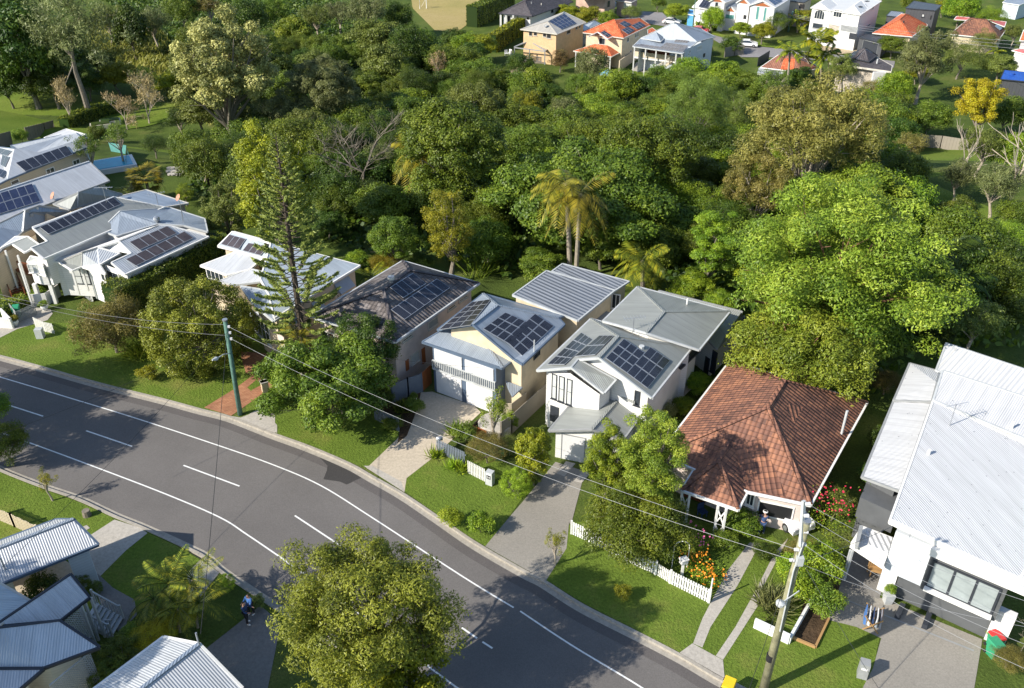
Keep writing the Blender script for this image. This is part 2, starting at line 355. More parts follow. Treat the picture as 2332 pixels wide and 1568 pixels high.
# ------------------------------------------------------------------ ground and road
RZ = -.12
kp = [(-60, 798), (0, 810), (94, 835), (228, 873), (376, 910), (457, 932), (527, 950), (626, 988), (709, 1018), (798, 1056), (850, 1085), (919, 1124), (1000, 1178), (1085, 1236), (1196, 1300), (1240, 1322), (1327, 1377), (1444, 1436), (1552, 1492), (1649, 1548), (1760, 1600)]
KN = [Z(p) for p in kp]
d0 = (KN[1]-KN[0]).normalized(); PRE = [KN[0]-d0*150, KN[0]-d0*60]
d1 = (KN[-1]-KN[-3]).normalized(); KN = KN + [KN[-1]+d1*25, KN[-1]+d1*80]
KN = PRE + smooth_line(KN, 5)
ks = [(-60, 1045), (5, 1076), (94, 1111), (175, 1139), (256, 1177), (320, 1203), (414, 1246), (462, 1270), (502, 1305), (583, 1360), (700, 1437), (800, 1503), (890, 1568), (1000, 1650)]
KS = [Z(p) for p in ks]
d0 = (KS[1]-KS[0]).normalized(); PRE = [KS[0]-d0*150, KS[0]-d0*60]
d1 = (KS[-1]-KS[-3]).normalized(); KS = KS + [KS[-1]+d1*25, KS[-1]+d1*80]
KS = PRE + smooth_line(KS, 5)
def lerpline(L, X):                # y of polyline at x
    for a, b in zip(L, L[1:]):
        if a.x <= X <= b.x: return a.y+(b.y-a.y)*(X-a.x)/(b.x-a.x)
    return L[0].y if X < L[0].x else L[-1].y
mb = MB()
xs = [-600, -400, -300, -240, -200] + list(range(-180, 60, 3)) + [70, 90, 120, 160, 220, 300, 450, 600]
rows = [0, .5, 3, 8, 16, 30, 45, 60, 70, 78, 84, 90, 95, 100, 104, 108, 112, 116, 120, 124, 128, 132, 136, 140, 150, 170, 210, 280, 400, 900]
def gcol(X):
    yk = lerpline(KN, X)+.0; return [Vector((X, yk if r == 0 else max(yk+.3+r*.01, r), 0)) for r in rows]
cols = [gcol(X) for X in xs]
for c_ in cols:
    for p in c_: p.z = T(p.x, p.y)
for a, b in zip(cols, cols[1:]):
    for i in range(len(rows)-1): mb.poly([a[i], b[i], b[i+1], a[i+1]])
for X0, X1 in zip(xs, xs[1:]):
    y0, y1 = lerpline(KS, X0), lerpline(KS, X1); mb.poly([(X0, -200, 0), (X1, -200, 0), (X1, y1, 0), (X0, y0, 0)])
tag(mb.build('ground', 'rough_grass'), kind='structure')
mb = MB()
rx = [x for x in range(-240, 100, 3)]
for a, b in zip(rx, rx[1:]):
    mb.poly([(a, lerpline(KS, a)-1, RZ), (b, lerpline(KS, b)-1, RZ), (b, lerpline(KN, b)+1, RZ), (a, lerpline(KN, a)+1, RZ)])
tag(mb.build('road', 'asphalt'), kind='structure')
strip('kerb_north', KN, -.17, .03, .045, 'kerb_concrete', thick=.16)
strip('gutter_north', KN, -.52, -.17, RZ+.012, 'kerb_concrete')
strip('kerb_south', KS, -.03, .17, .045, 'kerb_concrete', thick=.16)
strip('gutter_south', KS, .17, .5, RZ+.012, 'kerb_concrete')
sheet('verge_lawn', ['o -40 800', 'o 94 834', 'o 228 872', 'o 376 909', 'o 457 930', 'o 500 941', 'o 640 850', 'o 620 760', 'o 300 740', 'o 100 735', 'o -60 745'], 'grass', .012)
sheet('front_lawn', ['o 560 962', 'o 630 988', 'o 709 1016', 'o 798 1054', 'o 835 1068', 'o 950 960', 'o 900 880', 'o 640 800', 'o 560 920'], 'grass', .012)
sheet('front_lawn', ['o 919 1117', 'o 1000 1176', 'o 1085 1234', 'o 1110 1246', 'o 1215 1100', 'o 1130 1040', 'o 1000 1020', 'o 955 1062', 'o 926 1090'], 'grass', .014)
sheet('front_lawn', ['o 1240 1319', 'o 1327 1374', 'o 1444 1433', 'o 1552 1489', 'o 1649 1545', 'o 1760 1596', 'o 1966 1640', 'o 2003 1452', 'o 1900 1380', 'o 1760 1220', 'o 1560 1180', 'o 1300 1190'], 'grass', .012)
sheet('side_lawn', ['o -80 1040', 'o 5 1079', 'o 94 1114', 'o 175 1142', 'o 256 1180', 'o 260 1190', 'o 150 1290', 'o -120 1280'], 'grass', .012)
sheet('side_lawn', ['o 320 1207', 'o 400 1243', 'o 456 1276', 'o 320 1390', 'o 140 1400', 'o 210 1300'], 'grass', .013)
sheet('side_lawn', ['o 520 1318', 'o 583 1364', 'o 560 1400', 'o 470 1480', 'o 340 1420'], 'rough_grass', .012)
# driveways and paths
sheet('driveway', ['o 835 1067', 'o 921 1122', 'o 926 1090', 'o 990 1040', 'o 1095 940', 'o 1080 925', 'o 985 893', 'o 945 895', 'o 940 940', 'o 905 1000'], 'concrete_warm', .02)
sheet('driveway_apron', [p for p in ['o 828 1062', 'o 921 1122', 'o 914 1098', 'o 848 1062']], 'concrete', .026)
sheet('driveway', ['c3 80 1568', 'c3 190 1440', 'c3 470 1100', 'c3 720 1180', 'g1 330 600', 'o 1296 1190', 'o 1290 1250', 'o 1243 1324', 'o 1105 1245'], 'exposed_aggregate', .02)
sheet('paving_slab', ['c3 480 1200', 'c3 560 1095', 'c3 640 1115', 'c3 545 1225'], 'concrete', .028)
sheet('paving_slab', ['c3 625 1265', 'c3 700 1175', 'c3 770 1195', 'c3 690 1280'], 'concrete', .028)
sheet('driveway', ['c1 1730 640', 'c1 1960 710', 'c1 2230 520', 'c1 2331 480', 'c1 2260 400', 'c1 2200 385', 'c1 2130 500', 'c1 2095 470', 'c1 2190 390', 'c1 2150 360', 'c1 1990 480'], 'red_paving', .02)
sheet('lawn_inset', ['c1 2095 470', 'c1 2135 490', 'c1 2290 410', 'c1 2230 390'], 'grass', .03)
sheet('courtyard_paving', ['o 600 870', 'o 560 850', 'o 545 800', 'o 640 810'], 'red_paving', .018)
sheet('footpath', ['c1 1960 712', 'c1 2040 725', 'c1 2230 650', 'c1 2331 700', 'c1 2331 875', 'c1 2150 800'], 'concrete', .022)
sheet('footpath', ['c2 0 690', 'c2 100 640', 'c2 230 790', 'c2 230 855', 'c2 40 800', 'c2 0 790'], 'concrete', .027)
sheet('driveway', ['o 0 770', 'o 40 750', 'o 108 730', 'o 120 715', 'o 115 705', 'o 60 700', 'o 30 735', 'o -40 750', 'o -50 800'], 'concrete', .02)
sheet('wheel_track', ['d3 935 680', 'd3 980 560', 'd3 1100 330', 'd3 1210 190', 'd3 1260 195', 'd3 1150 400', 'd3 1020 600', 'd3 980 700'], 'concrete', .024)
sheet('wheel_track', ['d3 1045 740', 'd3 1140 600', 'd3 1240 420', 'd3 1330 240', 'd4 190 170', 'd4 60 420', 'd3 1260 480', 'd3 1080 760'], 'concrete', .024)
sheet('driveway_apron', ['d3 870 725', 'd3 932 680', 'd3 1080 762', 'd3 1088 850'], 'concrete', .028)
sheet('driveway', ['d4 550 896', 'd4 600 800', 'd4 640 655', 'd4 520 600', 'd4 380 565', 'd4 440 400', 'd4 640 460', 'd4 1130 660', 'd4 1080 960'], 'exposed_aggregate', .02)
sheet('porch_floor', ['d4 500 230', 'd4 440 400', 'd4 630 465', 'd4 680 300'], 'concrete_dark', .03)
sheet('drain_strip', ['d4 440 455', 'd4 445 462', 'd4 1088 720', 'd4 1090 712'], 'trim_grey', .032)
sheet('garden_bed', ['c2 1050 690', 'c2 1270 560', 'c2 1450 500', 'c2 1430 620', 'c2 1330 880', 'c2 1250 940', 'c2 1270 830'], 'garden_soil', .024)
sheet('garden_bed', ['d4 200 650', 'd4 320 700', 'd4 380 560', 'd4 440 400', 'd4 330 300', 'd4 240 560'], 'garden_soil', .03)
sheet('driveway', ['d1 970 140', 'd1 1190 210', 'd1 1250 255', 'd1 1070 400', 'd1 830 640', 'd1 780 500', 'd1 640 600', 'd1 560 560', 'd1 770 270'], 'concrete', .022)
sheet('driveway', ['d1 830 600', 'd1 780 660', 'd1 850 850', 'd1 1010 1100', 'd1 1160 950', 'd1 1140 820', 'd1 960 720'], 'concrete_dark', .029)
sheet('footpath', ['d1 1580 600', 'd1 1700 480', 'd1 1860 590', 'd1 1790 680', 'd1 1700 800', 'd1 1600 750'], 'concrete', .022)
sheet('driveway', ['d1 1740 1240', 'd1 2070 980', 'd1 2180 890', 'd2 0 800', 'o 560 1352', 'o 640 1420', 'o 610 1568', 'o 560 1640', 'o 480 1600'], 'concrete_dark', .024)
sheet('drain_cover', ['d1 695 205', 'd1 735 187', 'd1 763 212', 'd1 725 237'], 'concrete', .03)
# markings, offset from lines traced on the road
def mark(pts, wd=.10, name='road_marking', mat='white_paint'):
    L = smooth_line([Z(p, RZ) for p in pts], 6) if len(pts) > 2 else [Z(p, RZ) for p in pts]
    strip(name, L, -wd/2, wd/2, RZ+.008, mat)
mark(['o -40 850', 'c1 0 380', 'c1 600 560', 'c1 1170 735', 'c1 1880 970', 'c1 2331 1130', 'c2 600 1300', 'c2 1030 1568', 'd2 1800 620', 'd2 2235 885'])
mark(['d2 2290 915', 'd3 350 690', 'd3 690 896', 'o 1560 1640'])
mark(['o -30 975', 'c1 245 935', 'c1 800 1140', 'c1 1400 1370', 'c1 1860 1568', 'd1 2100 270', 'd2 360 530', 'o 825 1403', 'o 999 1536', 'o 1080 1595'])
for a, b in (('c1 80 620', 'c1 365 712'), ('c1 730 835', 'c1 1120 968'), ('c1 1555 1128', 'c1 2030 1305'), ('d2 380 105', 'd2 865 425'), ('d2 1420 800', 'd2 1530 875'), ('d2 1795 1055', 'd2 1925 1145'), ('d2 1970 1175', 'd2 2055 1230')):
    mark([a, b], .11)
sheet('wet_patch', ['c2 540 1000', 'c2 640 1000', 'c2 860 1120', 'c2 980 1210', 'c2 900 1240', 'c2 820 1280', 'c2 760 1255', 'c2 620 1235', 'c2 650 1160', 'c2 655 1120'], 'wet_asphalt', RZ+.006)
strip('road_edge_seal', KN, -1.15, -.5, RZ+.004, 'asphalt_patch')
# far side of the creek: park, oval, upper street
sheet('park_lawn', ['o -200 215', 'o 150 210', 'o 420 240', 'o 430 265', 'o 330 290', 'o 250 300', 'o 60 330', 'o -200 380'], 'park_grass', .06)
sheet('lawn', ['o 255 330', 'o 480 350', 'o 540 370', 'o 420 400', 'o 290 370'], 'park_grass', .06)
sheet('oval', ['o 930 -40', 'o 1120 -40', 'o 1150 8', 'o 1120 22', 'o 1060 60', 'o 1040 75', 'o 990 70', 'o 940 20'], 'oval_grass', .06)
sheet('far_lawn', ['o 2050 350', 'o 2200 340', 'o 2332 380', 'o 2332 520', 'o 2200 560', 'o 2060 400'], 'park_grass', .06)
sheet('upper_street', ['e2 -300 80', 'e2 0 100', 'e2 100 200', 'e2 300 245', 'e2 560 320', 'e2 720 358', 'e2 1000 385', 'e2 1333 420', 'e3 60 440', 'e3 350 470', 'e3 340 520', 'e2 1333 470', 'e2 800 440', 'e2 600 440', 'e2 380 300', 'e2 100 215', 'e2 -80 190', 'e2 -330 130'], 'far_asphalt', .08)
sheet('upper_verge', ['e2 0 95', 'e2 40 140', 'e2 260 235', 'e2 560 318', 'e2 720 355', 'e2 1000 383', 'e2 1010 360', 'e2 700 320', 'e2 380 250', 'e2 200 190', 'e2 60 120'], 'park_grass', .1)
sheet('building_site', ['e2 1150 330', 'e3 60 300', 'e3 90 400', 'e2 1333 420', 'e2 1230 400'], 'sand_bank', .1)
sheet('sand_slope', ['e1 50 480', 'e1 240 500', 'e1 170 640', 'e1 160 700', 'e1 90 690', 'e1 80 560'], 'sand_bank', .12)
sheet('terrace_lawn', ['e1 930 560', 'e1 1010 545', 'e1 1333 590', 'e1 1310 640', 'e1 1180 660', 'e1 980 620'], 'park_grass', .15)
sheet('terrace_paving', ['e1 1000 540', 'e1 1180 580', 'e1 1330 570', 'e1 1300 520', 'e1 1040 480'], 'concrete', .17)
# ------------------------------------------------------------------ houses
def tri_in(p, a, b, c):
    d1 = (b.x-a.x)*(p[1]-a.y)-(b.y-a.y)*(p[0]-a.x); d2 = (c.x-b.x)*(p[1]-b.y)-(c.y-b.y)*(p[0]-b.x); d3 = (a.x-c.x)*(p[1]-c.y)-(a.y-c.y)*(p[0]-c.x)
    return (d1 >= -1e-6 and d2 >= -1e-6 and d3 >= -1e-6) or (d1 <= 1e-6 and d2 <= 1e-6 and d3 <= 1e-6)
class House:
    def __init__(s, name, label, cat, at, g=None, group=None):
        p = G(at); s.g = T(p.x, p.y) if g is None else g; p.z = s.g
        s.e = empty(name, p, label, cat, group); s.tris = []; s.walls = []
    def v(s, a, h): return Z(a, s.g+h)
    def plane(s, a, b, pitch):
        d = (b-a); d.z = 0; d.normalize(); n = Vector((-d.y, d.x, 0)); k = math.tan(math.radians(pitch))
        nn = Vector((-n.x*k, -n.y*k, 1)).normalized(); return (a.copy(), nn)
    def on(s, pl, a):
        d = ray(a); t = (pl[0]-CAM).dot(pl[1])/d.dot(pl[1]); return CAM+d*t
    def block(s, faces, mat, wall='wall_cream', gut='trim_white', inset=.4, base=0, foot=None, ridge=None, nowall=False, thick=.12, gh=.16):
        mb = MB(); edges = {}; loc = []
        for f in faces:
            n = Vector((0, 0, 0))
            for i in range(len(f)): n += f[i].cross(f[(i+1) % len(f)])
            if n.z < 0: f = f[::-1]; n = -n
            n.normalize(); dn = Vector((n.x, n.y, 0)); dn = dn.normalized() if dn.length > 1e-4 else Vector((1, 0, 0)); u = Vector((-dn.y, dn.x, 0))
            w_ = n.cross(u)
            o0 = f[0]; uv = [((p-o0).dot(u), (p-o0).dot(w_)) for p in f]
            tl = tessellate_polygon([f]) if len(f) > 4 else ([(0, 1, 2)] if len(f) == 3 else [(0, 1, 2), (0, 2, 3)])
            mb.poly(f, uv); mb.poly([p-Vector((0, 0, thick)) for p in f[::-1]])
            for t in tl: q = [f[i] for i in t]; loc.append((q, n)); s.tris.append((q, n))
            for i in range(len(f)):
                a, b = f[i], f[(i+1) % len(f)]; ka = (round(a.x, 2), round(a.y, 2)); kb = (round(b.x, 2), round(b.y, 2))
                if (kb, ka) in edges: edges[(kb, ka)] = None
                else: edges[(ka, kb)] = (a, b)
        mb.build('roof', mat, s.e)
        bd = [v for v in edges.values() if v]
        if gut:
            gm = MB()
            for a, b in bd: gm.beam(a+Vector((0, 0, .03)), b+Vector((0, 0, .03)), .13, gh)
            gm.build('gutter', gut, s.e)
        if ridge:
            rm = MB()
            for k, v in edges.items():
                if v is None:
                    a = Vector((*k[0], 0)); b = Vector((*k[1], 0))
                    for f in faces:
                        for p in f:
                            if abs(p.x-a.x) < .02 and abs(p.y-a.y) < .02: a = p
                            if abs(p.x-b.x) < .02 and abs(p.y-b.y) < .02: b = p
                    rm.beam(a+Vector((0, 0, .06)), b+Vector((0, 0, .06)), .24 if 'tile' in mat else .2, .07)
            if rm.v: rm.build('ridge_cap', ridge, s.e)
        if nowall: return
        if foot is None:
            nxt = {(round(a.x, 2), round(a.y, 2)): (a, b) for a, b in bd}; best = []
            while nxt:
                k0 = next(iter(nxt)); loop = []; k = k0
                while k in nxt:
                    a, b = nxt.pop(k); loop.append(a); k = (round(b.x, 2), round(b.y, 2))
                if len(loop) > len(best): best = loop
            foot = best
        P_ = [Vector((p.x, p.y, 0)) for p in foot]
        ar = sum(P_[i].x*P_[(i+1) % len(P_)].y-P_[(i+1) % len(P_)].x*P_[i].y for i in range(len(P_)))
        if ar < 0: P_ = P_[::-1]
        Q = []
        for i in range(len(P_)):
            a, b, c = P_[i-1], P_[i], P_[(i+1) % len(P_)]; e1 = (b-a).normalized(); e2 = (c-b).normalized()
            n1 = Vector((-e1.y, e1.x, 0)); n2 = Vector((-e2.y, e2.x, 0)); m_ = n1+n2
            if m_.length < .1: Q.append(b+n1*inset); continue
            m_.normalize(); Q.append(b+m_*min(inset/max(.3, m_.dot(n1)), inset*2.2))
        def rh(x, y):
            z = None
            for (q, n) in loc:
                if tri_in((x, y), *q):
                    N_ = (q[1]-q[0]).cross(q[2]-q[0])
                    if abs(N_.z) < 1e-6: continue
                    h = q[0].z-(N_.x*(x-q[0].x)+N_.y*(y-q[0].y))/N_.z; z = h if z is None else max(z, h)
            return z
        wm = MB(); dz = min(p.z for p in foot)
        for i in range(len(Q)):
            a, b = Q[i], Q[(i+1) % len(Q)]; L = (b-a).length; n_ = max(1, int(L/.35)); top = []
            for k in range(n_+1):
                p = a.lerp(b, k/n_); h = rh(p.x, p.y); top.append((p, (h if h is not None else dz+.05)-thick-.01))
            pts = [Vector((a.x, a.y, s.g+base)), Vector((b.x, b.y, s.g+base))] + [Vector((p.x, p.y, h)) for p, h in top[::-1]]
            # drop collinear middle points
            wm.poly(pts, [((p-a).dot((b-a).normalized()) if L > 0 else 0, p.z) for p in pts])
            s.walls.append((a.copy(), b.copy(), s.g+base, max(h for _, h in top)))
        if isinstance(wall, str): wm.build('wall', wall, s.e)
    def hit(s, a, seg=None):
        d = ray(a); best = None
        for i, (A, B, z0, z1) in enumerate(s.walls):
            if seg is not None and i != seg: continue
            t = B-A; L = t.length
            if L < .4: continue
            t /= L; n = Vector((t.y, -t.x, 0)); dn = d.dot(n)
            if abs(dn) < 1e-6: continue
            k = ((A-CAM).dot(n))/dn; p = CAM+d*k; q = (p-A).dot(t)
            if seg is None and (dn > 0 or q < -.5 or q > L+.5 or p.z < z0-.7 or p.z > z1+.7): continue
            if best is None or k < best[0]: best = (k, i, q, p.z, A, t, n)
        return best
    def win(s, a, b, kind='glass', frame='trim_white', name='window', mull=1, bars=0, depth=.06, fw=.09, sill=True, pane='glass_pane', seg=None):
        c = px(a); c2 = px(b); mid = ((c[0]+c2[0])/2, (c[1]+c2[1])/2)
        h = s.hit(mid, seg)
        if h is None: print('NOHIT', s.e.name, name, a, b); return
        i, A, t, n = h[1], h[4], h[5], h[6]
        ha, hb = s.hit(a, i), s.hit(b, i); s0, s1 = sorted((ha[2], hb[2])); z0, z1 = sorted((ha[3], hb[3]))
        z1 = min(z1, s.walls[i][3]+.3)
        def bx(mb, u0, u1, w0, w1, d0_, d1_):
            q = lambda u, z, d: A+t*u+n*d+Vector((0, 0, z-A.z))
            mb.hull8([q(u0, w0, d0_), q(u1, w0, d0_), q(u1, w0, d1_), q(u0, w0, d1_), q(u0, w1, d0_), q(u1, w1, d0_), q(u1, w1, d1_), q(u0, w1, d1_)])
        if frame:
            fr = MB(); bx(fr, s0-fw, s0, z0-fw, z1+fw, .002, depth); bx(fr, s1, s1+fw, z0-fw, z1+fw, .002, depth); bx(fr, s0, s1, z0-fw, z0, .002, depth); bx(fr, s0, s1, z1, z1+fw, .002, depth)
            for k in range(1, mull): x = s0+(s1-s0)*k/mull; bx(fr, x-fw*.3, x+fw*.3, z0, z1, .01, depth-.012)
            for k in range(1, bars+1): z = z0+(z1-z0)*k/(bars+1); bx(fr, s0, s1, z-fw*.25, z+fw*.25, .012, depth-.014)
            f = fr.build(name, frame, s.e)
            pn = MB(); bx(pn, s0, s1, z0, z1, .004, .025); p_ = pn.build(pane, kind, None); p_.parent = f
            if sill and name == 'window':
                sm = MB(); bx(sm, s0-fw-.05, s1+fw+.05, z0-fw-.06, z0-fw-.005, .0, depth+.08); q_ = sm.build('sill', frame, None); q_.parent = f
            return f
        pn = MB(); bx(pn, s0, s1, z0, z1, .004, depth); return pn.build(name, kind, s.e)
    def hood(s, a, b, mat='hood_metal'):       # sloping metal window hood: a, b = top corners on the wall, drop outwards
        c = px(a); h = s.hit(a)
        if h is None: print('NOHIT hood', a); return
        i, A, t, n = h[1], h[4], h[5], h[6]; hb = s.hit(b, i); s0, s1 = sorted((h[2], hb[2])); z = max(h[3], hb[3])
        q = lambda u, d, zz: Vector((A.x, A.y, 0))+t*u+n*d+Vector((0, 0, zz))
        mb = MB(); dn = .75; mb.hull8([q(s0, .01, z-.04), q(s1, .01, z-.04), q(s1, .7, z-dn-.04), q(s0, .7, z-dn-.04), q(s0, .01, z), q(s1, .01, z), q(s1, .7, z-dn), q(s0, .7, z-dn)])
        for u in (s0, s1): mb.poly([q(u, .01, z), q(u, .7, z-dn), q(u, .01, z-dn*1.1)])
        mb.build('window_hood', mat, s.e)
    def roofhit(s, a):
        d = ray(a); best = None
        for q, n in s.tris:
            N_ = (q[1]-q[0]).cross(q[2]-q[0])
            if N_.length < 1e-6: continue
            N_.normalize(); dn = d.dot(N_)
            if abs(dn) < 1e-6: continue
            k = (q[0]-CAM).dot(N_)/dn; p = CAM+d*k
            if k > 0 and tri_in((p.x, p.y), *q) and (best is None or k < best[0]): best = (k, p, N_ if N_.z > 0 else -N_)
        return best
    def solar(s, quad, nu, nv, mat='solar_black', frame='solar_frame', skip=(), gap=.04, lift=.11):
        # quad: p00, p10, p11, p01 in the picture; nu panels along p00-p10
        cs = [px(q) for q in quad]; mid = (sum(c[0] for c in cs)/4, sum(c[1] for c in cs)/4); h = s.roofhit(mid)
        if h is None: print('NOSOLAR', s.e.name, quad); return
        pl = (h[1]+h[2]*lift, h[2]); W = [s.on(pl, q) for q in quad]
        for i in range(nu):
            for j in range(nv):
                if (i, j) in skip: continue
                bl = lambda u, v: (W[0]*(1-u)*(1-v)+W[1]*u*(1-v)+W[2]*u*v+W[3]*(1-u)*v)
                g = .012; c = [bl((i+g)/nu, (j+g)/nv), bl((i+1-g)/nu, (j+g)/nv), bl((i+1-g)/nu, (j+1-g)/nv), bl((i+g)/nu, (j+1-g)/nv)]
                if (c[1]-c[0]).cross(c[2]-c[0]).z < 0: c = [c[1], c[0], c[3], c[2]]
                mb = MB(); n = h[2]; mb.hull8([p-n*.04 for p in c]+c, frame); m_ = sum(c, Vector())/4
                fb = .035; inn = [p+(m_-p).normalized()*fb*1.5+n*.004 for p in c]; u0 = (c[1]-c[0]).length; v0 = (c[2]-c[1]).length
                uv = [(0, 0), (1, 0), (1, 1), (0, 1)] if v0 > u0 else [(0, 0), (0, 1), (1, 1), (1, 0)]
                mb.poly(inn, uv, mat); mb.build('solar_panel', None, s.e)
    def pipe(s, a, h=.6, r=.06, mat='trim_white', cap=False, name='vent_pipe', lean=0):
        q = s.roofhit(a)
        if q is None: print('NOPIPE', s.e.name, a); return
        mb = MB(); p = q[1]; mb.tube([p-Vector((0, 0, .1)), p+Vector((lean, 0, h))], r, 8, m=mat)
        if cap: lathe(mb, p+Vector((0, 0, h)), [(r*2, -.05), (r*2.6, .1), (r*2.2, .3), (.01, .38)], 10, mat)
        mb.build(name, mat, s.e)
    def antenna(s, a, h=2.0, rot=.6, dish=False):
        q = s.roofhit(a)
        if q is None: print('NOANT', s.e.name, a); return
        e = MB(); p = q[1]; up = Vector((0, 0, h)); e.tube([p, p+up], .03, 5)
        d = Vector((math.cos(rot), math.sin(rot), 0)); n = Vector((-d.y, d.x, 0))
        e.tube([p+up-d*.8, p+up+d*.9], .02, 4)
        for k in range(7): c = p+up+d*(-.7+k*.25); L = .45-.03*k; e.tube([c-n*L, c+n*L], .012, 4)
        e.build('tv_antenna', 'steel', s.e)
    def dish(s, a, h=1.2, mat='orange_dish', r=.35, legs=False):
        q = s.roofhit(a)
        if q is None: return
        p = q[1]; e = MB(); e.tube([p, p+Vector((0, 0, h))], .03, 5, 'steel')
        if legs:
            for k in range(3): a_ = k*2.1; e.tube([p+Vector((math.cos(a_)*.7, math.sin(a_)*.7, -.1)), p+Vector((0, 0, h*.5))], .02, 4, 'steel')
        c = p+Vector((0, 0, h)); ax = Vector((-.6, -.5, .55)).normalized(); x = ax.cross(Vector((0, 0, 1))).normalized(); y = ax.cross(x); pr = []
        for k in range(12):
            t = 2*math.pi*k/12; t2 = 2*math.pi*(k+1)/12
            P1 = lambda rr, z, tt: c+x*math.cos(tt)*rr+y*math.sin(tt)*rr+ax*z
            e.poly([c-ax*.05, P1(r*.6, 0, t), P1(r*.6, 0, t2)], m=mat); e.poly([P1(r*.6, 0, t), P1(r, .09, t), P1(r, .09, t2), P1(r*.6, 0, t2)], m=mat)
        e.build('satellite_dish', None, s.e)
    def posts(s, pts, h0, h1, r=.08, mat='trim_white', name='post'):   # pts: pixels at height h1
        for a in pts:
            p = s.v(a, h1); m_ = MB(); m_.box((p.x, p.y, s.g+(h0+h1)/2), (r*2, r*2, h1-h0)); m_.build(name, mat, s.e)
    def slab(s, pts, h, th, mat, name, lvl=None):
        q = [s.v(a, h) for a in pts]; mb = MB()
        if sum(q[i].x*q[(i+1) % len(q)].y-q[(i+1) % len(q)].x*q[i].y for i in range(len(q))) < 0: q = q[::-1]
        mb.poly(q); mb.poly([p-Vector((0, 0, th)) for p in q[::-1]])
        for i in range(len(q)):
            j = (i+1) % len(q); d = Vector((0, 0, th)); mb.poly([q[i]-d, q[j]-d, q[j], q[i]])
        return mb.build(name, mat, s.e)
    def rail(s, pts, h, ht=1.0, mat='trim_white', solid=False, name='railing', step=.16):
        q = [s.v(a, h) for a in pts]; mb = MB(); up = Vector((0, 0, ht))
        for a, b in zip(q, q[1:]):
            L = (b-a).length; mb.beam(a+up, b+up, .08, .07); mb.beam(a+Vector((0, 0, .14)), b+Vector((0, 0, .14)), .05, .06)
            if solid: mb.beam(a+up*.93, b+up*.93, .03, ht*.8)
            else:
                for k in range(int(L/step)+1):
                    p = a.lerp(b, k*step/L); mb.box((p.x, p.y, p.z+ht/2), (.045, .045, ht-.1))
        return mb.build(name, mat, s.e)

# --- the brown tiled house
h = House('cream_house', 'cream rendered house under a dark brown tiled hip roof with two rows of solar panels', 'house', 'o 900 760')
E_ = 4.9
FL, FR, BR, BL = [h.v(p, E_) for p in ('o 705 721', 'o 900 780', 'o 1092 645', 'o 917 594')]
pr = h.plane(FR, BR, 24); R1 = h.on(pr, 'b2 1130 1105'); R2 = h.on(pr, 'b2 1355 938')
h.block([[FL, FR, R1], [FR, BR, R2, R1], [BR, BL, R2], [BL, FL, R1, R2]], 'tile_brown', 'render_pink', 'trim_lightgrey', .5, ridge='tile_darkbrown')
h.solar(['b2 1185 1080', 'b2 1300 1172', 'b2 1495 1050', 'b2 1380 958'], 1, 4); h.solar(['b2 1193 1268', 'b2 1312 1355', 'b2 1697 1085', 'b2 1583 1005'], 1, 7)
h.pipe('b2 1200 1050', .35, .12, 'steel', cap=True, name='roof_ventilator')
h.win('b2 1515 1435', 'b2 1585 1330', 'curtain', 'trim_cream'); h.win('b2 1295 1540', 'b2 1365 1480', 'glass', 'trim_cream', mull=3); h.win('b2 1680 1275', 'b2 1735 1225', 'glass', 'trim_cream'); h.win('b2 1775 1200', 'b2 1835 1150', 'glass', 'trim_cream', mull=2)
h.win('c2 1370 270', 'c2 1425 160', 'glass_blind', 'trim_cream'); h.win('c2 1460 270', 'c2 1478 125', 'slat_orange', None, 'shutter'); h.win('c2 1322 330', 'c2 1340 225', 'slat_orange', None, 'shutter')
h.win('o 738 790', 'o 760 762', 'glass', 'trim_white', mull=2)

# --- cream weatherboard house with window hoods behind the tall pine
h = House('weatherboard_house', 'cream weatherboard house with grey iron roof and metal window hoods beside the tall pine', 'house', 'o 680 700')
E_ = 5.0
c1, c2_, c3_, c4_ = h.v('o 624 725', E_), h.v('f1 1062 270', E_), h.v('f1 225 45', E_+1.0), h.v('f1 150 200', E_)
pl = h.plane(c1, c2_, 16); S1 = h.on(pl, 'f1 470 120'); S2 = h.on(pl, 'f1 800 235'); q1 = h.on(pl, 'f1 400 360'); q2 = h.on(pl, 'f1 455 460')
b1_ = h.v('f1 225 45', 5.6)
h.block([[c1, c2_, S2, S1, q1, q2], [c2_, b1_, S1, S2]], 'roof_paleb', 'wall_cream', 'trim_white', .35, foot=[h.v('f1 345 520', 4.5), c1, c2_, h.v('f1 640 150', 5), h.v('f1 420 200', 5)])
p0, p1, p2, p3 = h.v('f1 118 140', 5.3), h.v('f1 450 225', 5.3), h.v('f1 480 125', 6.1), h.v('f1 215 45', 6.1)
h.block([[p0, p1, p2, p3]], 'roof_paleb', 'wall_cream', 'trim_white', .35)
h.solar(['f1 138 130', 'f1 255 163', 'f1 305 92', 'f1 196 62'], 3, 1, 'solar_brown'); h.solar(['f1 280 172', 'f1 400 205', 'f1 450 140', 'f1 322 118'], 3, 1, 'solar_brown')
a0, a1, a2, a3, a4 = h.v('f1 2 270', 4.3), h.v('f1 180 333', 4.3), h.v('f1 330 295', 4.7), h.v('f1 420 220', 5.2), h.v('f1 250 175', 5.2)
h.block([[a0, a1, a2, a3, a4]], 'roof_light', 'wall_cream', 'trim_white', .3)
a0, a1, a2, a3 = h.v('f1 130 372', 4.0), h.v('f1 225 398', 4.1), h.v('f1 440 372', 4.5), h.v('f1 330 290', 4.7)
h.block([[a0, a1, a2, h.v('f1 455 320', 4.9), a3]], 'roof_light', None, 'trim_lightgrey', nowall=True)
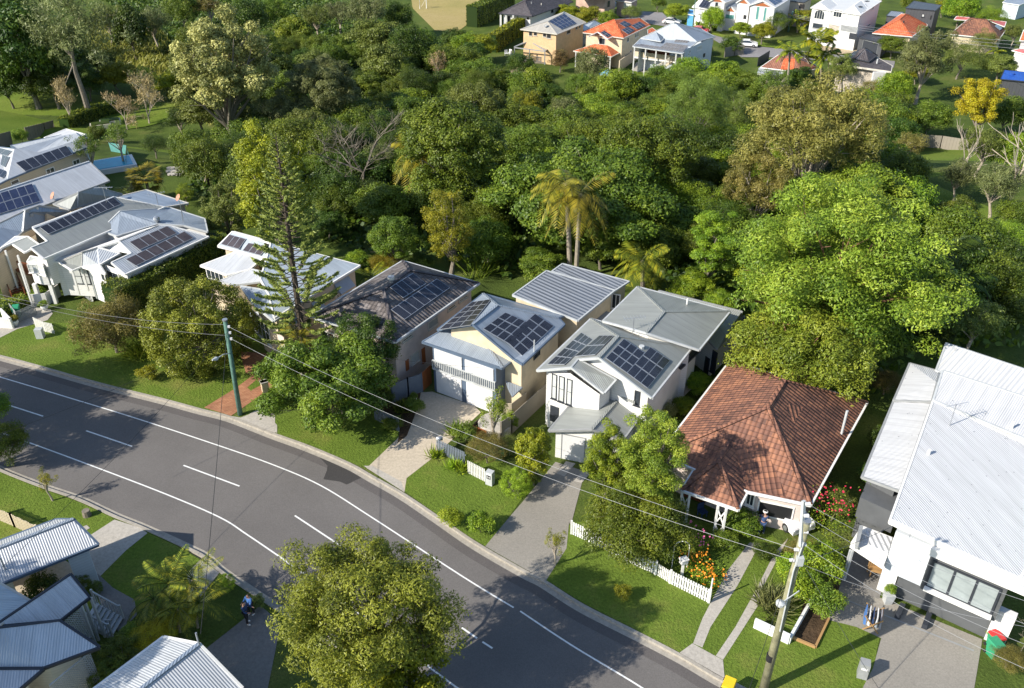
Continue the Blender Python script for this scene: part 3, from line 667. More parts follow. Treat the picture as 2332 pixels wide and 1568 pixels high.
a0, a1, a2, a3, a4 = h.v('f1 345 520', 4.5), h.v('f1 490 640', 4.9), h.v('f1 640 535', 4.9), h.v('f1 480 440', 5.1), h.v('f1 270 405', 4.7)
h.block([[a0, a1, a2, a3], [a0, a3, a4]], 'roof_bluegrey', None, 'trim_lightgrey', nowall=True)  # bluer roof tone puts the shadow on this plane into its colour
for a, b in (('f1 890 395', 'f1 985 350'), ('f1 738 520', 'f1 795 500'), ('f1 565 600', 'f1 630 585'), ('f1 330 580', 'f1 430 610')): h.hood(a, b)
h.win('f1 905 485', 'f1 960 435', 'glass', 'trim_white', mull=3, bars=1); h.win('f1 740 590', 'f1 765 545', 'glass', 'trim_white', mull=2, bars=1)
h.win('f1 582 700', 'f1 632 650', 'glass', 'trim_white', mull=3, bars=1); h.win('f1 370 700', 'f1 450 660', 'glass', 'trim_white', mull=4, bars=1); h.win('f1 528 800', 'f1 560 750', 'render_pink', None, 'meter_box')
h.win('f1 55 345', 'f1 150 320', 'glass', 'trim_white', mull=4)

# --- blue grey house with double garage
h = House('garage_house', 'cream house with blue grey iron hip roof, screened balcony and double white garage', 'house', 'o 1110 900')
E1, E2 = 4.3, 5.0
L1, L2 = h.v('o 996 751', E2), h.v('o 1100 669', E2); V_, RE, BR = h.v('o 1171 818', E2), h.v('o 1190 830', E2), h.v('o 1286 739', E2)
pr = h.plane(RE, BR, 24); B_ = h.on(pr, 'o 1133 696'); RB = h.on(pr, 'o 1273 725'); A_ = h.on(pr, 'o 1077 739')
B2 = h.v('o 1283 720', E2)
h.block([[L1, A_, B_, L2], [L2, B_, RB, B2], [A_, V_, RE, BR, RB, B_]], 'roof_bluegrey', 'render_cream', 'trim_blue', .45, ridge='roof_bluegrey', foot=[h.v('o 1010 762', E2), V_, RE, BR, B2, L2])
F1, F2, F3 = h.v('o 961 779', E1), h.v('o 1144 839', E1), h.v('o 1172 818', E1)
pf = h.plane(F1, F2, 20); T1, A2 = h.on(pf, 'o 1005 753'), h.on(pf, 'o 1077 742')
h.block([[F1, F2, A2, T1], [F2, F3, A2]], 'roof_bluegrey', None, 'trim_blue', ridge='roof_bluegrey', nowall=True)
gw = House.__new__(House); gw.g = h.g; gw.e = h.e; gw.walls = []; gw.tris = []
q = [h.v(p, 4.2) for p in ('c2 1545 110', 'c2 2085 300', 'c2 2180 230', 'o 1050 740')]
wm = MB(); Wm = [Vector((p.x, p.y, h.g)) for p in q]
for i in range(2): wm.poly([Wm[i], Wm[i+1], Wm[i+1]+Vector((0, 0, 4.25)), Wm[i]+Vector((0, 0, 4.25))]); h.walls.append((Wm[i], Wm[i+1], h.g, 4.3))
wm.poly([Wm[3], Wm[0], Wm[0]+Vector((0, 0, 4.25)), Wm[3]+Vector((0, 0, 4.25))]); wm.build('front_wall', 'trim_blue', h.e)
h.win('c2 1565 555', 'c2 1795 470', 'shutter_white', 'trim_blue', 'garage_door', depth=.08) if False else None
def wallrect(h, seg, s0, s1, z0, z1, mat, name, d=.05, tilt=0):
    A, B, _, _ = h.walls[seg]; t = (B-A).normalized(); n = Vector((t.y, -t.x, 0)); mb = MB()
    q = lambda u, z, d_: Vector((A.x, A.y, 0))+t*u+n*d_+Vector((0, 0, z))
    mb.hull8([q(s0, z0, .003), q(s1, z0, .003), q(s1, z0, d+tilt), q(s0, z0, d+tilt), q(s0, z1, .003), q(s1, z1, .003), q(s1, z1, d), q(s0, z1, d)]); return mb.build(name, mat, h.e)
i = len(h.walls)-2; A, B, _, _ = h.walls[i]; L = (B-A).length
for k in (0, 1):
    s0 = .25+k*(L-.1)/2; s1 = s0+(L-.1)/2-.45
    wallrect(h, i, s0, s1, .05, 2.0, 'shutter_white', 'garage_door', .06); wallrect(h, i, s0-.05, s1+.1, 3.02, 4.0, 'shutter_white', 'balcony_blind', .08)
mb = MB(); t = (B-A).normalized(); n = Vector((t.y, -t.x, 0))
a = A+n*.1; b = B+n*.1
for z, hh in ((3.0, .08), (2.25, .14)): mb.beam(Vector((a.x, a.y, z)), Vector((b.x, b.y, z)), .09, hh)
for k in range(int(L/.17)+1): p = a+t*k*.17; mb.box((p.x, p.y, 2.6), (.07, .05, .75), math.atan2(t.y, t.x))
mb.build('balustrade', 'trim_lightgrey', h.e)
h.solar(['o 1003 748', 'o 1078 735', 'o 1117 680', 'o 1070 690'], 4, 4) if False else h.solar(['b2 1600 1440', 'b2 1870 1400', 'b2 2045 1180', 'b2 1880 1205'], 3, 5)
h.solar(['b2 1975 1430', 'c2 2010 40', 'c2 2120 95', 'b2 2175 1285'], 1, 1) if False else None
h.solar(['o 1100 749', 'o 1163 786', 'o 1211 738', 'o 1151 711'], 4, 3); h.solar(['o 1163 786', 'o 1186 812', 'o 1262 745', 'o 1215 714'], 2, 5) if False else h.solar(['o 1150 775', 'o 1190 812', 'o 1262 743', 'o 1218 714'], 2, 5)
h.pipe('c3 290 165', 1.0, .05, 'trim_lightgrey')
h.win('c3 288 225', 'c3 332 150', 'glass', 'trim_dark', sill=False)
h.slab(['c2 2165 410', 'c2 2190 480', 'c2 2225 545', 'c2 2310 465'], 2.6, .12, 'roof_bluegrey', 'side_awning')
h.slab(['c3 200 560', 'c3 120 545', 'c3 -40 470', 'c3 60 410'], 2.5, .1, 'roof_bluegrey', 'porch_roof') if False else None
# rear wing
E_ = 5.0
W0, W1, W2, W3 = h.v('b3 108 1145', 5.6), h.v('b3 660 1362', 4.9), h.v('b3 975 1105', 4.9), h.v('b3 395 940', 5.6)
h.block([[W0, W1, W2, W3]], 'roof_rib', 'render_cream', 'trim_lightgrey', .18)
h.block([[h.v('b3 440 945', 5.2), h.v('b3 975 1108', 4.6), h.v('b3 1095 1030', 4.6), h.v('b3 530 880', 5.2)]], 'roof_rib', 'render_cream', 'trim_lightgrey', .18)
h.win('b3 950 1250', 'b3 1015 1150', 'glass', 'trim_white', mull=2)
h.win('b3 820 1350', 'b3 900 1295', 'trim_grey', None, 'air_conditioner', depth=.4)

# --- white gabled house
h = House('gabled_house', 'white two storey house with grey iron gables, two solar arrays and an attached garage', 'house', 'o 1400 900')
E_ = 4.9
FLl, FRr = h.v('c3 312 322', E_), h.v('c3 1290 556', E_); BRr = h.v('c3 1630 128', E_); BLl = h.v('b3 770 1345', E_)
pr = h.plane(FRr, BRr, 24); AP = h.on(pr, 'c3 840 215'); RD = h.on(pr, 'c3 1002 35')
pl = h.plane(BLl, FLl, 22); g1_ = h.on(pl, 'c3 605 298'); g2_ = h.on(pl, 'c3 663 228')
h.block([[FRr, BRr, RD, AP], [BRr, BLl, RD], [BLl, FLl, g1_, g2_, AP, RD]], 'roof_greengrey', 'wall_white', 'trim_lightgrey', .5, ridge='roof_greengrey')
s1_, s2_, = h.v('c3 985 402', 5.3), h.v('c3 885 515', E_)
h.block([[g1_+Vector((0, 0, .02)), s2_, s1_, g2_+Vector((0, 0, .02))]], 'roof_greengrey', None, 'trim_lightgrey', nowall=True)
# projecting left bay under the small gable
bay = [h.v('c3 412 330', E_), h.v('c3 845 510', 4.6), h.v('c3 935 450', 4.6), h.v('c3 520 230', E_)]
bw = MB(); B0 = [Vector((p.x, p.y, h.g)) for p in bay]
tops = [4.75, 4.6, 4.6, 4.75]
for i in range(3):
    a, b = B0[i], B0[i+1]; pts = [a, b, b+Vector((0, 0, tops[i+1])), a+Vector((0, 0, tops[i]))]
    if i == 0: m_ = a.lerp(b, .42); pts = [a, b, b+Vector((0, 0, 4.45)), m_+Vector((0, 0, 5.35)), a+Vector((0, 0, 4.7))]
    bw.poly(pts); h.walls.append((a, b, h.g, h.g+tops[i]))
bw.build('bay_wall', 'wall_white', h.e)
seg = len(h.walls)-3
for a, b in (('c3 442 550', 'c3 480 365'), ('c3 502 575', 'c3 545 385'), ('c3 567 600', 'c3 610 408')): h.win(a, b, 'glass_blind', 'trim_dark', bars=1, fw=.05, seg=seg)
h.win('c3 425 745', 'c3 500 640', 'trim_dark', None, 'screen', seg=seg)
h.slab(['c3 935 490', 'c3 1140 605', 'c3 1160 520', 'c3 950 450'], 3.8, .08, 'roof_greengrey', 'window_awning')
h.win('c3 1145 605', 'c3 1180 510', 'glass', 'trim_dark') 
q = [h.v('c3 412 832', 2.5), h.v('c3 780 822', 3.3), h.v('c3 1050 905', 2.5), h.v('c3 1200 700', 2.5), h.v('c3 1000 568', 3.3), h.v('c3 580 632', 2.5)]
h.block([[q[0], q[1], q[4], q[5]], [q[1], q[2], q[3], q[4]]], 'roof_greengrey', 'wall_white', 'trim_grey', .35, ridge='roof_greengrey')
h.win('c3 520 1090', 'c3 720 900', 'shutter_white', 'trim_grey', 'garage_door', depth=.05, sill=False, fw=.06, pane='door_panel')
h.solar(['c3 398 272', 'c3 545 272', 'c3 790 60', 'c3 690 0'], 3, 4); h.solar(['c3 630 205', 'c3 805 190', 'c3 965 25', 'c3 845 25'], 3, 2)
h.solar(['c3 895 218', 'c3 1075 345', 'c3 1230 172', 'c3 1050 52'], 3, 3); h.solar(['c3 1075 345', 'c3 1250 475', 'c3 1445 237', 'c3 1275 122'], 3, 3)
h.pipe('c3 1200 130', .15, .2, 'trim_lightgrey', name='roof_ventilator'); h.antenna('b3 1125 1480', 1.4, .2)
# rear block of the same house
r0, r1, r2, r3 = h.v('b3 872 1365', 5.2), h.v('c3 1690 148', 5.2), h.v('b3 1952 1285', 5.2), h.v('b3 1165 1075', 5.2)
p2_ = h.plane(r1, r2, 17); k1 = h.on(p2_, 'b3 1392 1290'); k2 = h.on(p2_, 'b3 1240 1466')
h.block([[r3, r0, k2, k1], [r2, r3, k1], [r1, r2, k1, k2], [r0, r1, k2]], 'roof_greengrey', 'wall_white', 'trim_lightgrey', .4, ridge='roof_greengrey')
h.block([[h.v('c3 1530 305', 3.6), h.v('c3 1700 145', 3.6), h.v('c3 1610 110', 3.8), h.v('c3 1500 260', 3.8)]], 'roof_dark', 'wall_white', 'trim_dark', .2)
h.block([[h.v('b3 1345 1108', 4.6), h.v('c3 1840 140', 3.2), h.v('b3 2045 1340', 3.4), h.v('b3 2050 1285', 4.2)]], 'roof_greengrey', 'wall_white', 'trim_grey', .5)
h.win('c3 1730 360', 'c3 1775 230', 'trim_dark', 'trim_dark', 'window', pane='screen'); h.win('c3 1790 320', 'c3 1840 180', 'trim_dark', 'trim_dark', 'window', pane='screen')
h.pipe('b3 1585 1225', .5, .07, 'trim_white')

# --- red tiled house
h = House('red_tiled_house', 'low house under a big weathered red tile hip roof with timber verandah', 'house', 'o 1740 1080')
E_ = 2.9
BL, LF, FR, BR = h.v('o 1662 822', E_), h.v('o 1500 1035', E_), h.v('c4 525 1465', E_), h.v('c4 1005 592', E_)
F2 = h.v('c3 2100 1352', E_)
pf = h.plane(F2, FR, 26); Mx = h.on(pf, 'c4 157 640'); pr = h.plane(FR, BR, 26); Mx = (Mx+h.on(pr, 'c4 157 640'))/2; Nx = h.on(pr, 'c4 300 410')
h.block([[BL, LF, Mx, Nx], [LF, F2, FR, Mx], [FR, BR, Nx, Mx], [BR, BL, Nx]], 'tile_red', 'render_pink', 'trim_white', .5, ridge='tile_red')
w1, w2, w3 = h.v('c3 1535 1338', 2.8), h.v('c3 2020 1505', 2.8), h.v('c3 2100 1352', 2.8)
pf = h.plane(w1, w2, 24); rr = h.on(pf, 'c3 1850 1090'); r2_ = rr + (w3-w2).normalized()*3.2; w0 = w1+(w3-w2).normalized()*3.2; r2_.z += .2
h.block([[w1, w2, rr], [w2, w3, r2_, rr], [w1, rr, r2_, w0]], 'tile_red', None, 'trim_white', nowall=True, ridge='tile_red')
h.pipe('c4 785 860', 1.9, .09, 'trim_lightgrey', name='flue')
def xpost(h, a, ht, n=1):
    p = h.v(a, ht); 
for a in ('c3 1545 1345', 'c3 1608 1370', 'c3 1850 1465', 'c3 1920 1490'):
    p = h.v(a, 2.75); m_ = MB(); m_.box((p.x, p.y, 1.35), (.13, .13, 2.7)); m_.build('verandah_post', 'trim_white', h.e)
for a, b in (('c3 1545 1345', 'c3 1608 1370'), ('c3 1850 1465', 'c3 1920 1490')):
    p, q = h.v(a, 2.75), h.v(b, 2.75); m_ = MB()
    for u, v in ((.1, 1.3), (1.3, .1), (1.4, 2.6), (2.6, 1.4)): m_.beam((p.x, p.y, u), (q.x, q.y, v), .06, .08)
    m_.build('lattice_brace', 'trim_white', h.e)
h.slab(['c3 1545 1345', 'c3 1980 1500', 'c3 2100 1420', 'c3 1900 1100', 'c3 1700 1150'], .45, .4, 'timber_stain', 'verandah_floor')
h.win('g3 545 310', 'g3 605 250', 'glass', 'trim_white', mull=2)
h.win('g3 630 390', 'g3 900 350', 'black', 'trim_white', 'carport_opening', sill=False, pane='opening')

# --- big white modern house at the right edge
h = House('modern_white_house', 'large modern white and charcoal house with speckled white iron roofs by the right edge', 'house', 'o 2150 1200')
a0, a1, a2, a3 = h.v('g2 440 295', 5.9), h.v('g2 1300 685', 5.6), h.v('c4 2800 1050', 6.2), h.v('c4 1560 578', 6.4)
A1, A2 = h.v('g2 1300 685', 5.3), h.v('o 2480 1080', 5.9)
h.block([[a0, A1, A2, a3]], 'roof_white', 'render_white', 'trim_white', 1.3, gh=.35)
h.block([[h.v('c4 1562 572', 6.3), h.v('o 2480 1060', 6.3), h.v('o 2480 950', 6.8), h.v('c4 1640 322', 6.8)]], 'roof_white', 'render_white', 'trim_lightgrey', .3)
h.block([[h.v('c4 1585 320', 5.2), h.v('o 2480 1000', 5.2), h.v('o 2480 890', 5.6), h.v('c4 1672 92', 5.6)]], 'roof_white_clean', 'render_white', 'trim_lightgrey', .3)
l0, l1, l2, l3 = h.v('c4 957 1224', 4.9), h.v('c4 1280 1345', 5.3), h.v('c4 1545 600', 5.4), h.v('c4 1222 588', 4.9)
h.block([[l0, l1, l2, l3]], 'roof_white', 'render_grey', 'trim_grey', .3)
l4, l5 = h.v('c4 1362 262', 4.9), h.v('c4 1610 360', 5.4)
h.block([[l3+Vector((0, 0, .12)), l2+Vector((0, 0, .12)), h.v('c4 1592 425', 5.6), l4], [l4, h.v('c4 1592 425', 5.6), h.v('c4 1615 330', 5.1)]], 'roof_white', 'render_white', 'trim_grey', .3)
# front details, each on the real front plane
f0, f1_ = h.v('g2 470 350', 5.2), h.v('g2 1180 670', 5.0)
tf = Vector((f1_.x-f0.x, f1_.y-f0.y, 0)).normalized(); nf = Vector((tf.y, -tf.x, 0)); rzf = math.atan2(tf.y, tf.x)
FP = Vector((f0.x, f0.y, 0))-nf*.45
def fbox(u0, u1, z0, z1, d0, d1, mat, name, par=None):
    c = FP+tf*(u0+u1)/2+nf*(d0+d1)/2; m_ = MB(); m_.box((c.x, c.y, (z0+z1)/2), (abs(u1-u0), abs(d1-d0), z1-z0), rzf); o = m_.build(name, mat, h.e)
    return o
def uf(a, dist=0):                 # (u, z) of a picture point on the front plane moved out by dist
    d = ray(a); P0 = FP+nf*dist; k = (P0-CAM).dot(nf)/d.dot(nf); p = CAM+d*k; return (p-FP).dot(tf), p.z
u0, _ = uf('g2 470 600'); ua, za = uf('g2 690 700', .8); ub, zb = uf('g2 1150 700', .8)
L = (f1_-f0).length
uL, zT = uf('g2 480 365', .35); uR, zB = uf('g2 605 750', .35)
fbox(uL, uR+.2, max(zB, 1.9), 4.9, -.3, .35, 'render_paleblue', 'cladding_panel')
b0, z_a = uf('g2 640 775', .9); b1, z_b = uf('g2 1110 890', .9); z_t = uf('g2 700 520', .9)[1]
fbox(b0-.1, b1+.35, 2.1, 4.75, -.3, .75, 'render_grey', 'bay_box'); 
fbox(b0+.15, b1+.05, 2.55, 4.35, .7, .79, 'curtain', 'window_curtain'); fbox(b0+.1, b1+.15, 2.4, 2.52, .7, 1.15, 'trim_white', 'window_sill')
for k in (0, 1, 2, 3): x = b0+.12+k*(b1-b0-.05)/3; fbox(x-.06, x+.06, 2.55, 4.35, .74, .84, 'trim_dark', 'window_mullion')
for zz in (2.52, 4.38): fbox(b0+.06, b1+.12, zz-.05, zz+.05, .745, .835, 'trim_dark', 'window_frame')
g0, _z = uf('g2 480 720', .05); g1u, _z = uf('d4 1140 650', .05)
fbox(g0, g1u, .05, 2.05, -.6, .04, 'render_grey', 'garage_door')
fbox(g0-.9, g0-.05, .0, 2.3, -.3, .1, 'render_white', 'pillar'); w_, _ = uf('g2 1300 900', .1)
fbox(g1u, g1u+1.0, 0, 2.4, -.3, .12, 'render_white', 'pillar')
fbox(b0-.2, b1+1.3, 4.78, 5.3, -.3, 1.0, 'trim_white', 'fascia_box')
# left wing with balcony roof
def vb(pts, h0, h1, mat, name):
    q = [h.v(a, h1) for a in pts]; m_ = MB(); m_.poly(q if True else q); 
    for i in range(len(q)):
        j = (i+1) % len(q); m_.poly([Vector((q[i].x, q[i].y, h0)), Vector((q[j].x, q[j].y, h0)), q[j], q[i]])
    return m_.build(name, mat, h.e)
vb(['g2 240 150', 'g2 480 260', 'g2 560 60', 'g2 300 10'], 2.9, 4.4, 'render_grey', 'upper_wing')
vb(['g2 226 226', 'g2 440 295', 'g2 470 200', 'g2 250 130'], 3.2, 3.5, 'trim_grey', 'window_ledge')
p, q = h.v('g2 290 215', 3.9), h.v('g2 445 262', 3.9); m_ = MB(); m_.beam(p, q, .1, .55); m_.build('upper_window', 'glass_blind', h.e)
vb(['g2 180 445', 'g2 400 590', 'g2 470 420', 'g2 250 335'], 2.5, 2.95, 'trim_white', 'porch_roof')
vb(['g2 245 440', 'g2 425 520', 'g2 455 415', 'g2 280 365'], 2.9, 2.99, 'roof_white_clean', 'porch_roof_sheeting')
vb(['g2 215 440', 'g2 235 448', 'g2 262 340', 'g2 236 332'], 2.9, 3.5, 'trim_grey', 'porch_parapet')
for a in ('g2 190 505', 'g2 176 500'):
    p = h.v(a, 2.4); m_ = MB(); m_.box((p.x, p.y, 1.2), (.11, .11, 2.45)); m_.build('porch_post', 'trim_lightgrey', h.e)
h.antenna('c4 1700 790', 1.6, .3); h.pipe('c4 1520 1035', .35, .1, 'trim_white'); h.pipe('c4 2225 815', .5, .08, 'trim_white')

# --- left row
h = House('hip_roof_house', 'cream house with rear deck awning and many dark solar panels at the far left', 'house', 'o 80 420')
e0, e1, e2_, e3_ = h.v('a1 -160 1640', 4.2), h.v('a1 62 1525', 4.2), h.v('a1 740 1250', 4.2), h.v('a1 600 1140', 4.4)
pl = h.plane(e1, e2_, 22); A_ = h.on(pl, 'a1 122 1260'); B_ = h.on(pl, 'a1 330 1292'); C_ = h.on(pl, 'a1 700 1175')
e4 = h.v('a1 -200 1440', 4.2); e5_ = h.v('a1 -20 1245', 4.6)
h.block([[e1, e2_, C_, B_, A_], [e0, e1, A_, e5_, e4], [A_, B_, C_, h.v('a1 640 1120', 4.3), h.v('a1 90 1235', 4.4)]], 'roof_light', 'wall_cream', 'trim_blue', .4, foot=[e0, e1, e2_, h.v('a1 640 1120', 4.3), h.v('a1 90 1235', 4.3)])
h.solar(['a1 215 1455', 'a1 620 1310', 'a1 560 1235', 'a1 130 1380'], 6, 1); h.solar(['a1 0 1400', 'a1 40 1420', 'a1 80 1330', 'a1 20 1310'], 2, 1); h.solar(['a1 -60 1300', 'a1 60 1320', 'a1 100 1280', 'a1 0 1255'], 2, 1); h.solar(['a1 -40 1490', 'a1 20 1510', 'a1 72 1455', 'a1 0 1430'], 2, 1)
h.block([[h.v('a1 345 1285', 3.6), h.v('a1 740 1165', 3.6), h.v('a1 400 1180', 3.8), h.v('a1 200 1240', 3.8)]], 'roof_paleb', 'wall_cream', 'trim_white', .2)
h.block([[h.v('a1 375 1168', 4.3), h.v('a1 525 1212', 4.3), h.v('a1 730 1142', 4.4), h.v('a1 560 1095', 4.4)]], 'roof_white_clean', None, 'trim_white', nowall=True)
h.posts(['a1 390 1175', 'a1 490 1200', 'a1 700 1150'], 0, 4.2)
h.win('a1 400 1480', 'a1 450 1420', 'glass', 'trim_white', mull=2); h.win('a1 625 1400', 'a1 665 1350', 'glass', 'trim_white', mull=2); h.win('a1 100 1568', 'a1 150 1520', 'glass', 'trim_white')

h = House('long_gable_house', 'long pale iron gable roofed house with large blue solar array and pink dish', 'house', 'o 100 470')
a0, a1 = h.v('b1 -200 600', 4.4), h.v('b1 928 178', 4.4); pl = h.plane(a0, a1, 22); r0, r1 = h.on(pl, 'b1 -200 330'), h.on(pl, 'b1 757 15')
bk = [Vector((2*r0.x-a0.x, 2*r0.y-a0.y, a0.z)), Vector((2*r1.x-a1.x, 2*r1.y-a1.y, a1.z))]
h.block([[a0, a1, r1, r0], [r0, r1, bk[1], bk[0]]], 'roof_light', 'wall_offwhite', 'trim_grey', .4, ridge='roof_light')
h.solar(['b1 -70 480', 'b1 345 352', 'b1 270 200', 'b1 -140 320'], 6, 2, 'solar_blue'); h.dish('b1 460 345', .5, r=.4)

h = House('hip_roof_cottage', 'blue grey iron hip roofed cottage squeezed between two long roofs at the left', 'house', 'o 60 560')
e0, e1, e2_ = h.v('b1 -120 880', 4.2), h.v('b1 190 612', 4.2), h.v('b1 470 482', 4.2)
pk = h.v('b1 207 430', 5.9); pk2 = h.v('b1 330 385', 5.9); 
h.block([[e0, e1, pk, h.v('b1 -60 560', 5.0)], [e1, e2_, pk], [pk, e2_, h.v('b1 590 432', 4.6), pk2]], 'roof_blue', 'wall_cream', 'trim_grey', .3, ridge='roof_light')
h.pipe('b1 265 470', .2, .2, 'trim_grey', name='roof_ventilator'); h.pipe('b1 315 412', .15, .13, 'trim_cream', name='roof_ventilator')
g0, g1_, g2_, g3_ = h.v('b1 585 422', 4.8), h.v('b1 655 398', 4.8), h.v('b1 1035 288', 4.8), h.v('b1 450 372', 4.8); gp, gp2 = h.v('b1 660 275', 6.2), h.v('b1 800 225', 6.2)
h.block([[g3_, g0, g1_, gp], [g1_, h.v('b1 970 318', 4.8), g2_, gp2, gp]], 'roof_greengrey', 'wall_cream', 'trim_grey', .3, ridge='roof_light')

h = House('queenslander_house', 'white timber house on stilts with long single row of solar panels and brown front stairs', 'house', 'o 180 590')
a0, a1 = h.v('b1 372 838', 4.9), h.v('b1 1398 398', 4.9); pl = h.plane(a0, a1, 22)
r0, r1, s0, s1 = [h.on(pl, p) for p in ('b1 285 582', 'b1 968 315', 'b1 262 745', 'b1 402 690')]
lb = h.v('b1 60 640', 4.9)
bk0 = Vector((2*r0.x-a0.x, 2*r0.y-a0.y, a0.z)); bk1 = Vector((2*r1.x-a1.x, 2*r1.y-a1.y, a0.z))
h.block([[s0, a0, a1, r1, r0, s1], [r0, r1, bk1+(r1-r0).normalized()*-2, bk0]], 'roof_greengrey', 'wall_white', 'trim_white', .35, base=2.0, ridge='roof_light', foot=[a0, a1, bk1, bk0, s0])
p0, p1, p2, p3 = h.v('b1 90 705', 4.5), h.v('b1 210 785', 4.5), h.v('b1 330 715', 4.9), h.v('b1 235 650', 4.9)
h.block([[p0, p1, p2, p3]], 'roof_greengrey', None, 'trim_white', nowall=True); h.block([[h.v('b1 5 748', 4.4), h.v('b1 90 708', 4.6), p3, h.v('b1 130 650', 4.6)]], 'roof_light', None, 'trim_white', nowall=True)
h.solar(['b1 412 630', 'b1 1030 378', 'b1 960 315', 'b1 332 568'], 10, 1)
h.block([[h.v('b1 228 865', 4.0), h.v('b1 365 885', 4.0), h.v('b1 330 830', 4.4)], [h.v('b1 228 865', 4.0), h.v('b1 330 830', 4.4), h.v('b1 260 815', 4.4)]], 'roof_greengrey', None, 'trim_white', nowall=True)
bp = [h.v(a, 4.0) for a in ('b1 240 870', 'b1 310 890', 'b1 370 890', 'b1 400 850')]
m_ = MB()
for a, b in zip(bp, bp[1:]): m_.poly([Vector((a.x, a.y, 2.0)), Vector((b.x, b.y, 2.0)), Vector((b.x, b.y, 4)), Vector((a.x, a.y, 4))]); h.walls.append((Vector((a.x, a.y, 0)), Vector((b.x, b.y, 0)), 2, 4))
m_.build('bay_window', 'wall_white', h.e)
h.win('b1 255 950', 'b1 305 890', 'glass_blind', 'trim_white', mull=2, bars=1, fw=.06); h.win('b1 328 960', 'b1 365 900', 'glass_blind', 'trim_white', bars=1, fw=.06)
h.posts(['b1 45 770', 'b1 150 810', 'b1 160 880'], 0, 4.4, .07); h.posts(['b1 290 1050', 'b1 425 1050'], 0, 2.0, .16)
h.slab(['b1 60 900', 'b1 175 945', 'b1 270 965', 'b1 255 870', 'b1 150 830'], 2.2, .25, 'timber_stain', 'verandah_deck')
h.rail(['b1 165 940', 'b1 270 965'], 2.2, 1.0, 'timber_stain'); h.rail(['b1 60 900', 'b1 100 820'], 2.2, 1, 'timber_stain')
def stairs(h, a, b, z0, z1, wd, mat, rmat, n=10, name='stairs'):
    p, q = Z(a, h.g+z0), Z(b, h.g+z1); m_ = MB(); d = (q-p); fl = Vector((d.x, d.y, 0)).normalized(); sd_ = Vector((-fl.y, fl.x, 0))
    for k in range(n):
        c = p.lerp(q, (k+.5)/n); m_.box((c.x, c.y, c.z), (Vector((d.x, d.y, 0)).length/n+.04, wd, .06), math.atan2(fl.y, fl.x))
    for s_ in (-1, 1): o_ = sd_*s_*wd/2; m_.beam(p+o_, q+o_, .06, .28)
    m_.build(name, mat, h.e); r = MB(); L = d.length
    for s_ in (-1, 1):
        o_ = sd_*s_*wd/2; r.beam(p+o_+Vector((0, 0, .95)), q+o_+Vector((0, 0, .95)), .08, .08)
        for k in range(int(L/.22)+1): c = p.lerp(q, min(1, k*.22/L))+o_; r.box((c.x, c.y, c.z+.45), (.04, .04, .9))
        for c in (p, q): r.box((c.x+o_.x, c.y+o_.y, c.z+.5), (.1, .1, 1.1))
    r.build('stair_railing', rmat, h.e)
stairs(h, 'b1 170 1180', 'b1 60 950', 0, 1.6, 1.1, 'timber_stain', 'timber_stain'); stairs(h, 'b1 20 960', 'b1 110 850', 1.6, 2.2, 1.1, 'timber_stain', 'timber_stain', 4)
h.antenna('b1 905 370', 1.6, .1)

h = House('shed_roof_extension', 'low shaded blue iron skillion extension with a TV antenna behind the white stilt house', 'building', 'o 330 500')
h.block([[h.v('b1 985 315', 4.4), h.v('b1 1400 400', 4.0), h.v('b1 1597 368', 3.9), h.v('b1 1240 254', 4.3)]], 'roof_blue', 'wall_cream', 'trim_cream', .2); h.antenna('b1 1340 380', 1.2, .5)  # dark blue roof tone carries the shade lying on this slope

h = House('white_cottage', 'white weatherboard cottage with triple gabled iron roof and dirty solar panels beside the long hedge', 'house', 'o 300 620')
a0, a1 = h.v('b1 1062 970', 4.4), h.v('b1 1770 650', 4.4); pl = h.plane(a0, a1, 20)
q = [h.on(pl, p) for p in ('b1 1450 560', 'b1 1340 556', 'b1 1010 690', 'b1 1112 792', 'b1 945 870')]
b0, b1_ = h.v('b1 410 862', 4.4), h.v('b1 860 690', 4.4)
bk1 = h.v('b1 1330 548', 5.0)
h.block([[q[4], a0, a1, q[0], q[1], q[2], q[3]]], 'roof_zinc', 'wall_white', 'trim_white', .35, foot=[h.v('b1 845 890', 4.4), a0, a1, q[0], q[1], h.v('b1 700 800', 4.4)], base=.6)
t0, t1, t2, t3 = h.v('b1 695 780', 5.2), h.v('b1 830 742', 5.3), h.v('b1 1015 792', 4.9), h.v('b1 845 888', 4.5); t4, t5 = h.v('b1 895 966', 3.9), h.v('b1 690 905', 3.9)
h.block([[t0, t5, t4, t3, t2, t1]], 'roof_zinc', 'wall_white', 'trim_white', .3, base=.6)
v0, v1 = h.v('b1 612 938', 3.9), h.v('b1 495 862', 4.1)
h.block([[v1, v0, t5, t0]], 'roof_greengrey', None, 'trim_white', nowall=True)
h.block([[h.v('b1 408 866', 4.1), v1, t0, t1, q[2], q[1], h.v('b1 1200 600', 4.9), h.v('b1 700 780', 4.3)]], 'roof_white_clean', 'wall_white', 'trim_white', .2, base=.6)
h.block([[h.v('b1 850 596', 4.8), h.v('b1 990 646', 4.8), h.v('b1 1335 545', 5.0), h.v('b1 1015 435', 5.9)], [h.v('b1 1015 435', 5.9), h.v('b1 1335 545', 5.0), h.v('b1 1560 556', 4.8), h.v('b1 1760 610', 4.4), h.v('b1 1735 498', 4.4), h.v('b1 1440 405', 4.6)]], 'roof_bluegrey', 'wall_white', 'trim_lightgrey', .2, base=1)
h.solar(['b1 1185 765', 'b1 1505 622', 'b1 1415 560', 'b1 1095 695'], 4, 1, 'solar_brown') ; h.solar(['b1 1152 900', 'b1 1642 662', 'b1 1562 605', 'b1 1062 842'], 6, 1, 'solar_brown')
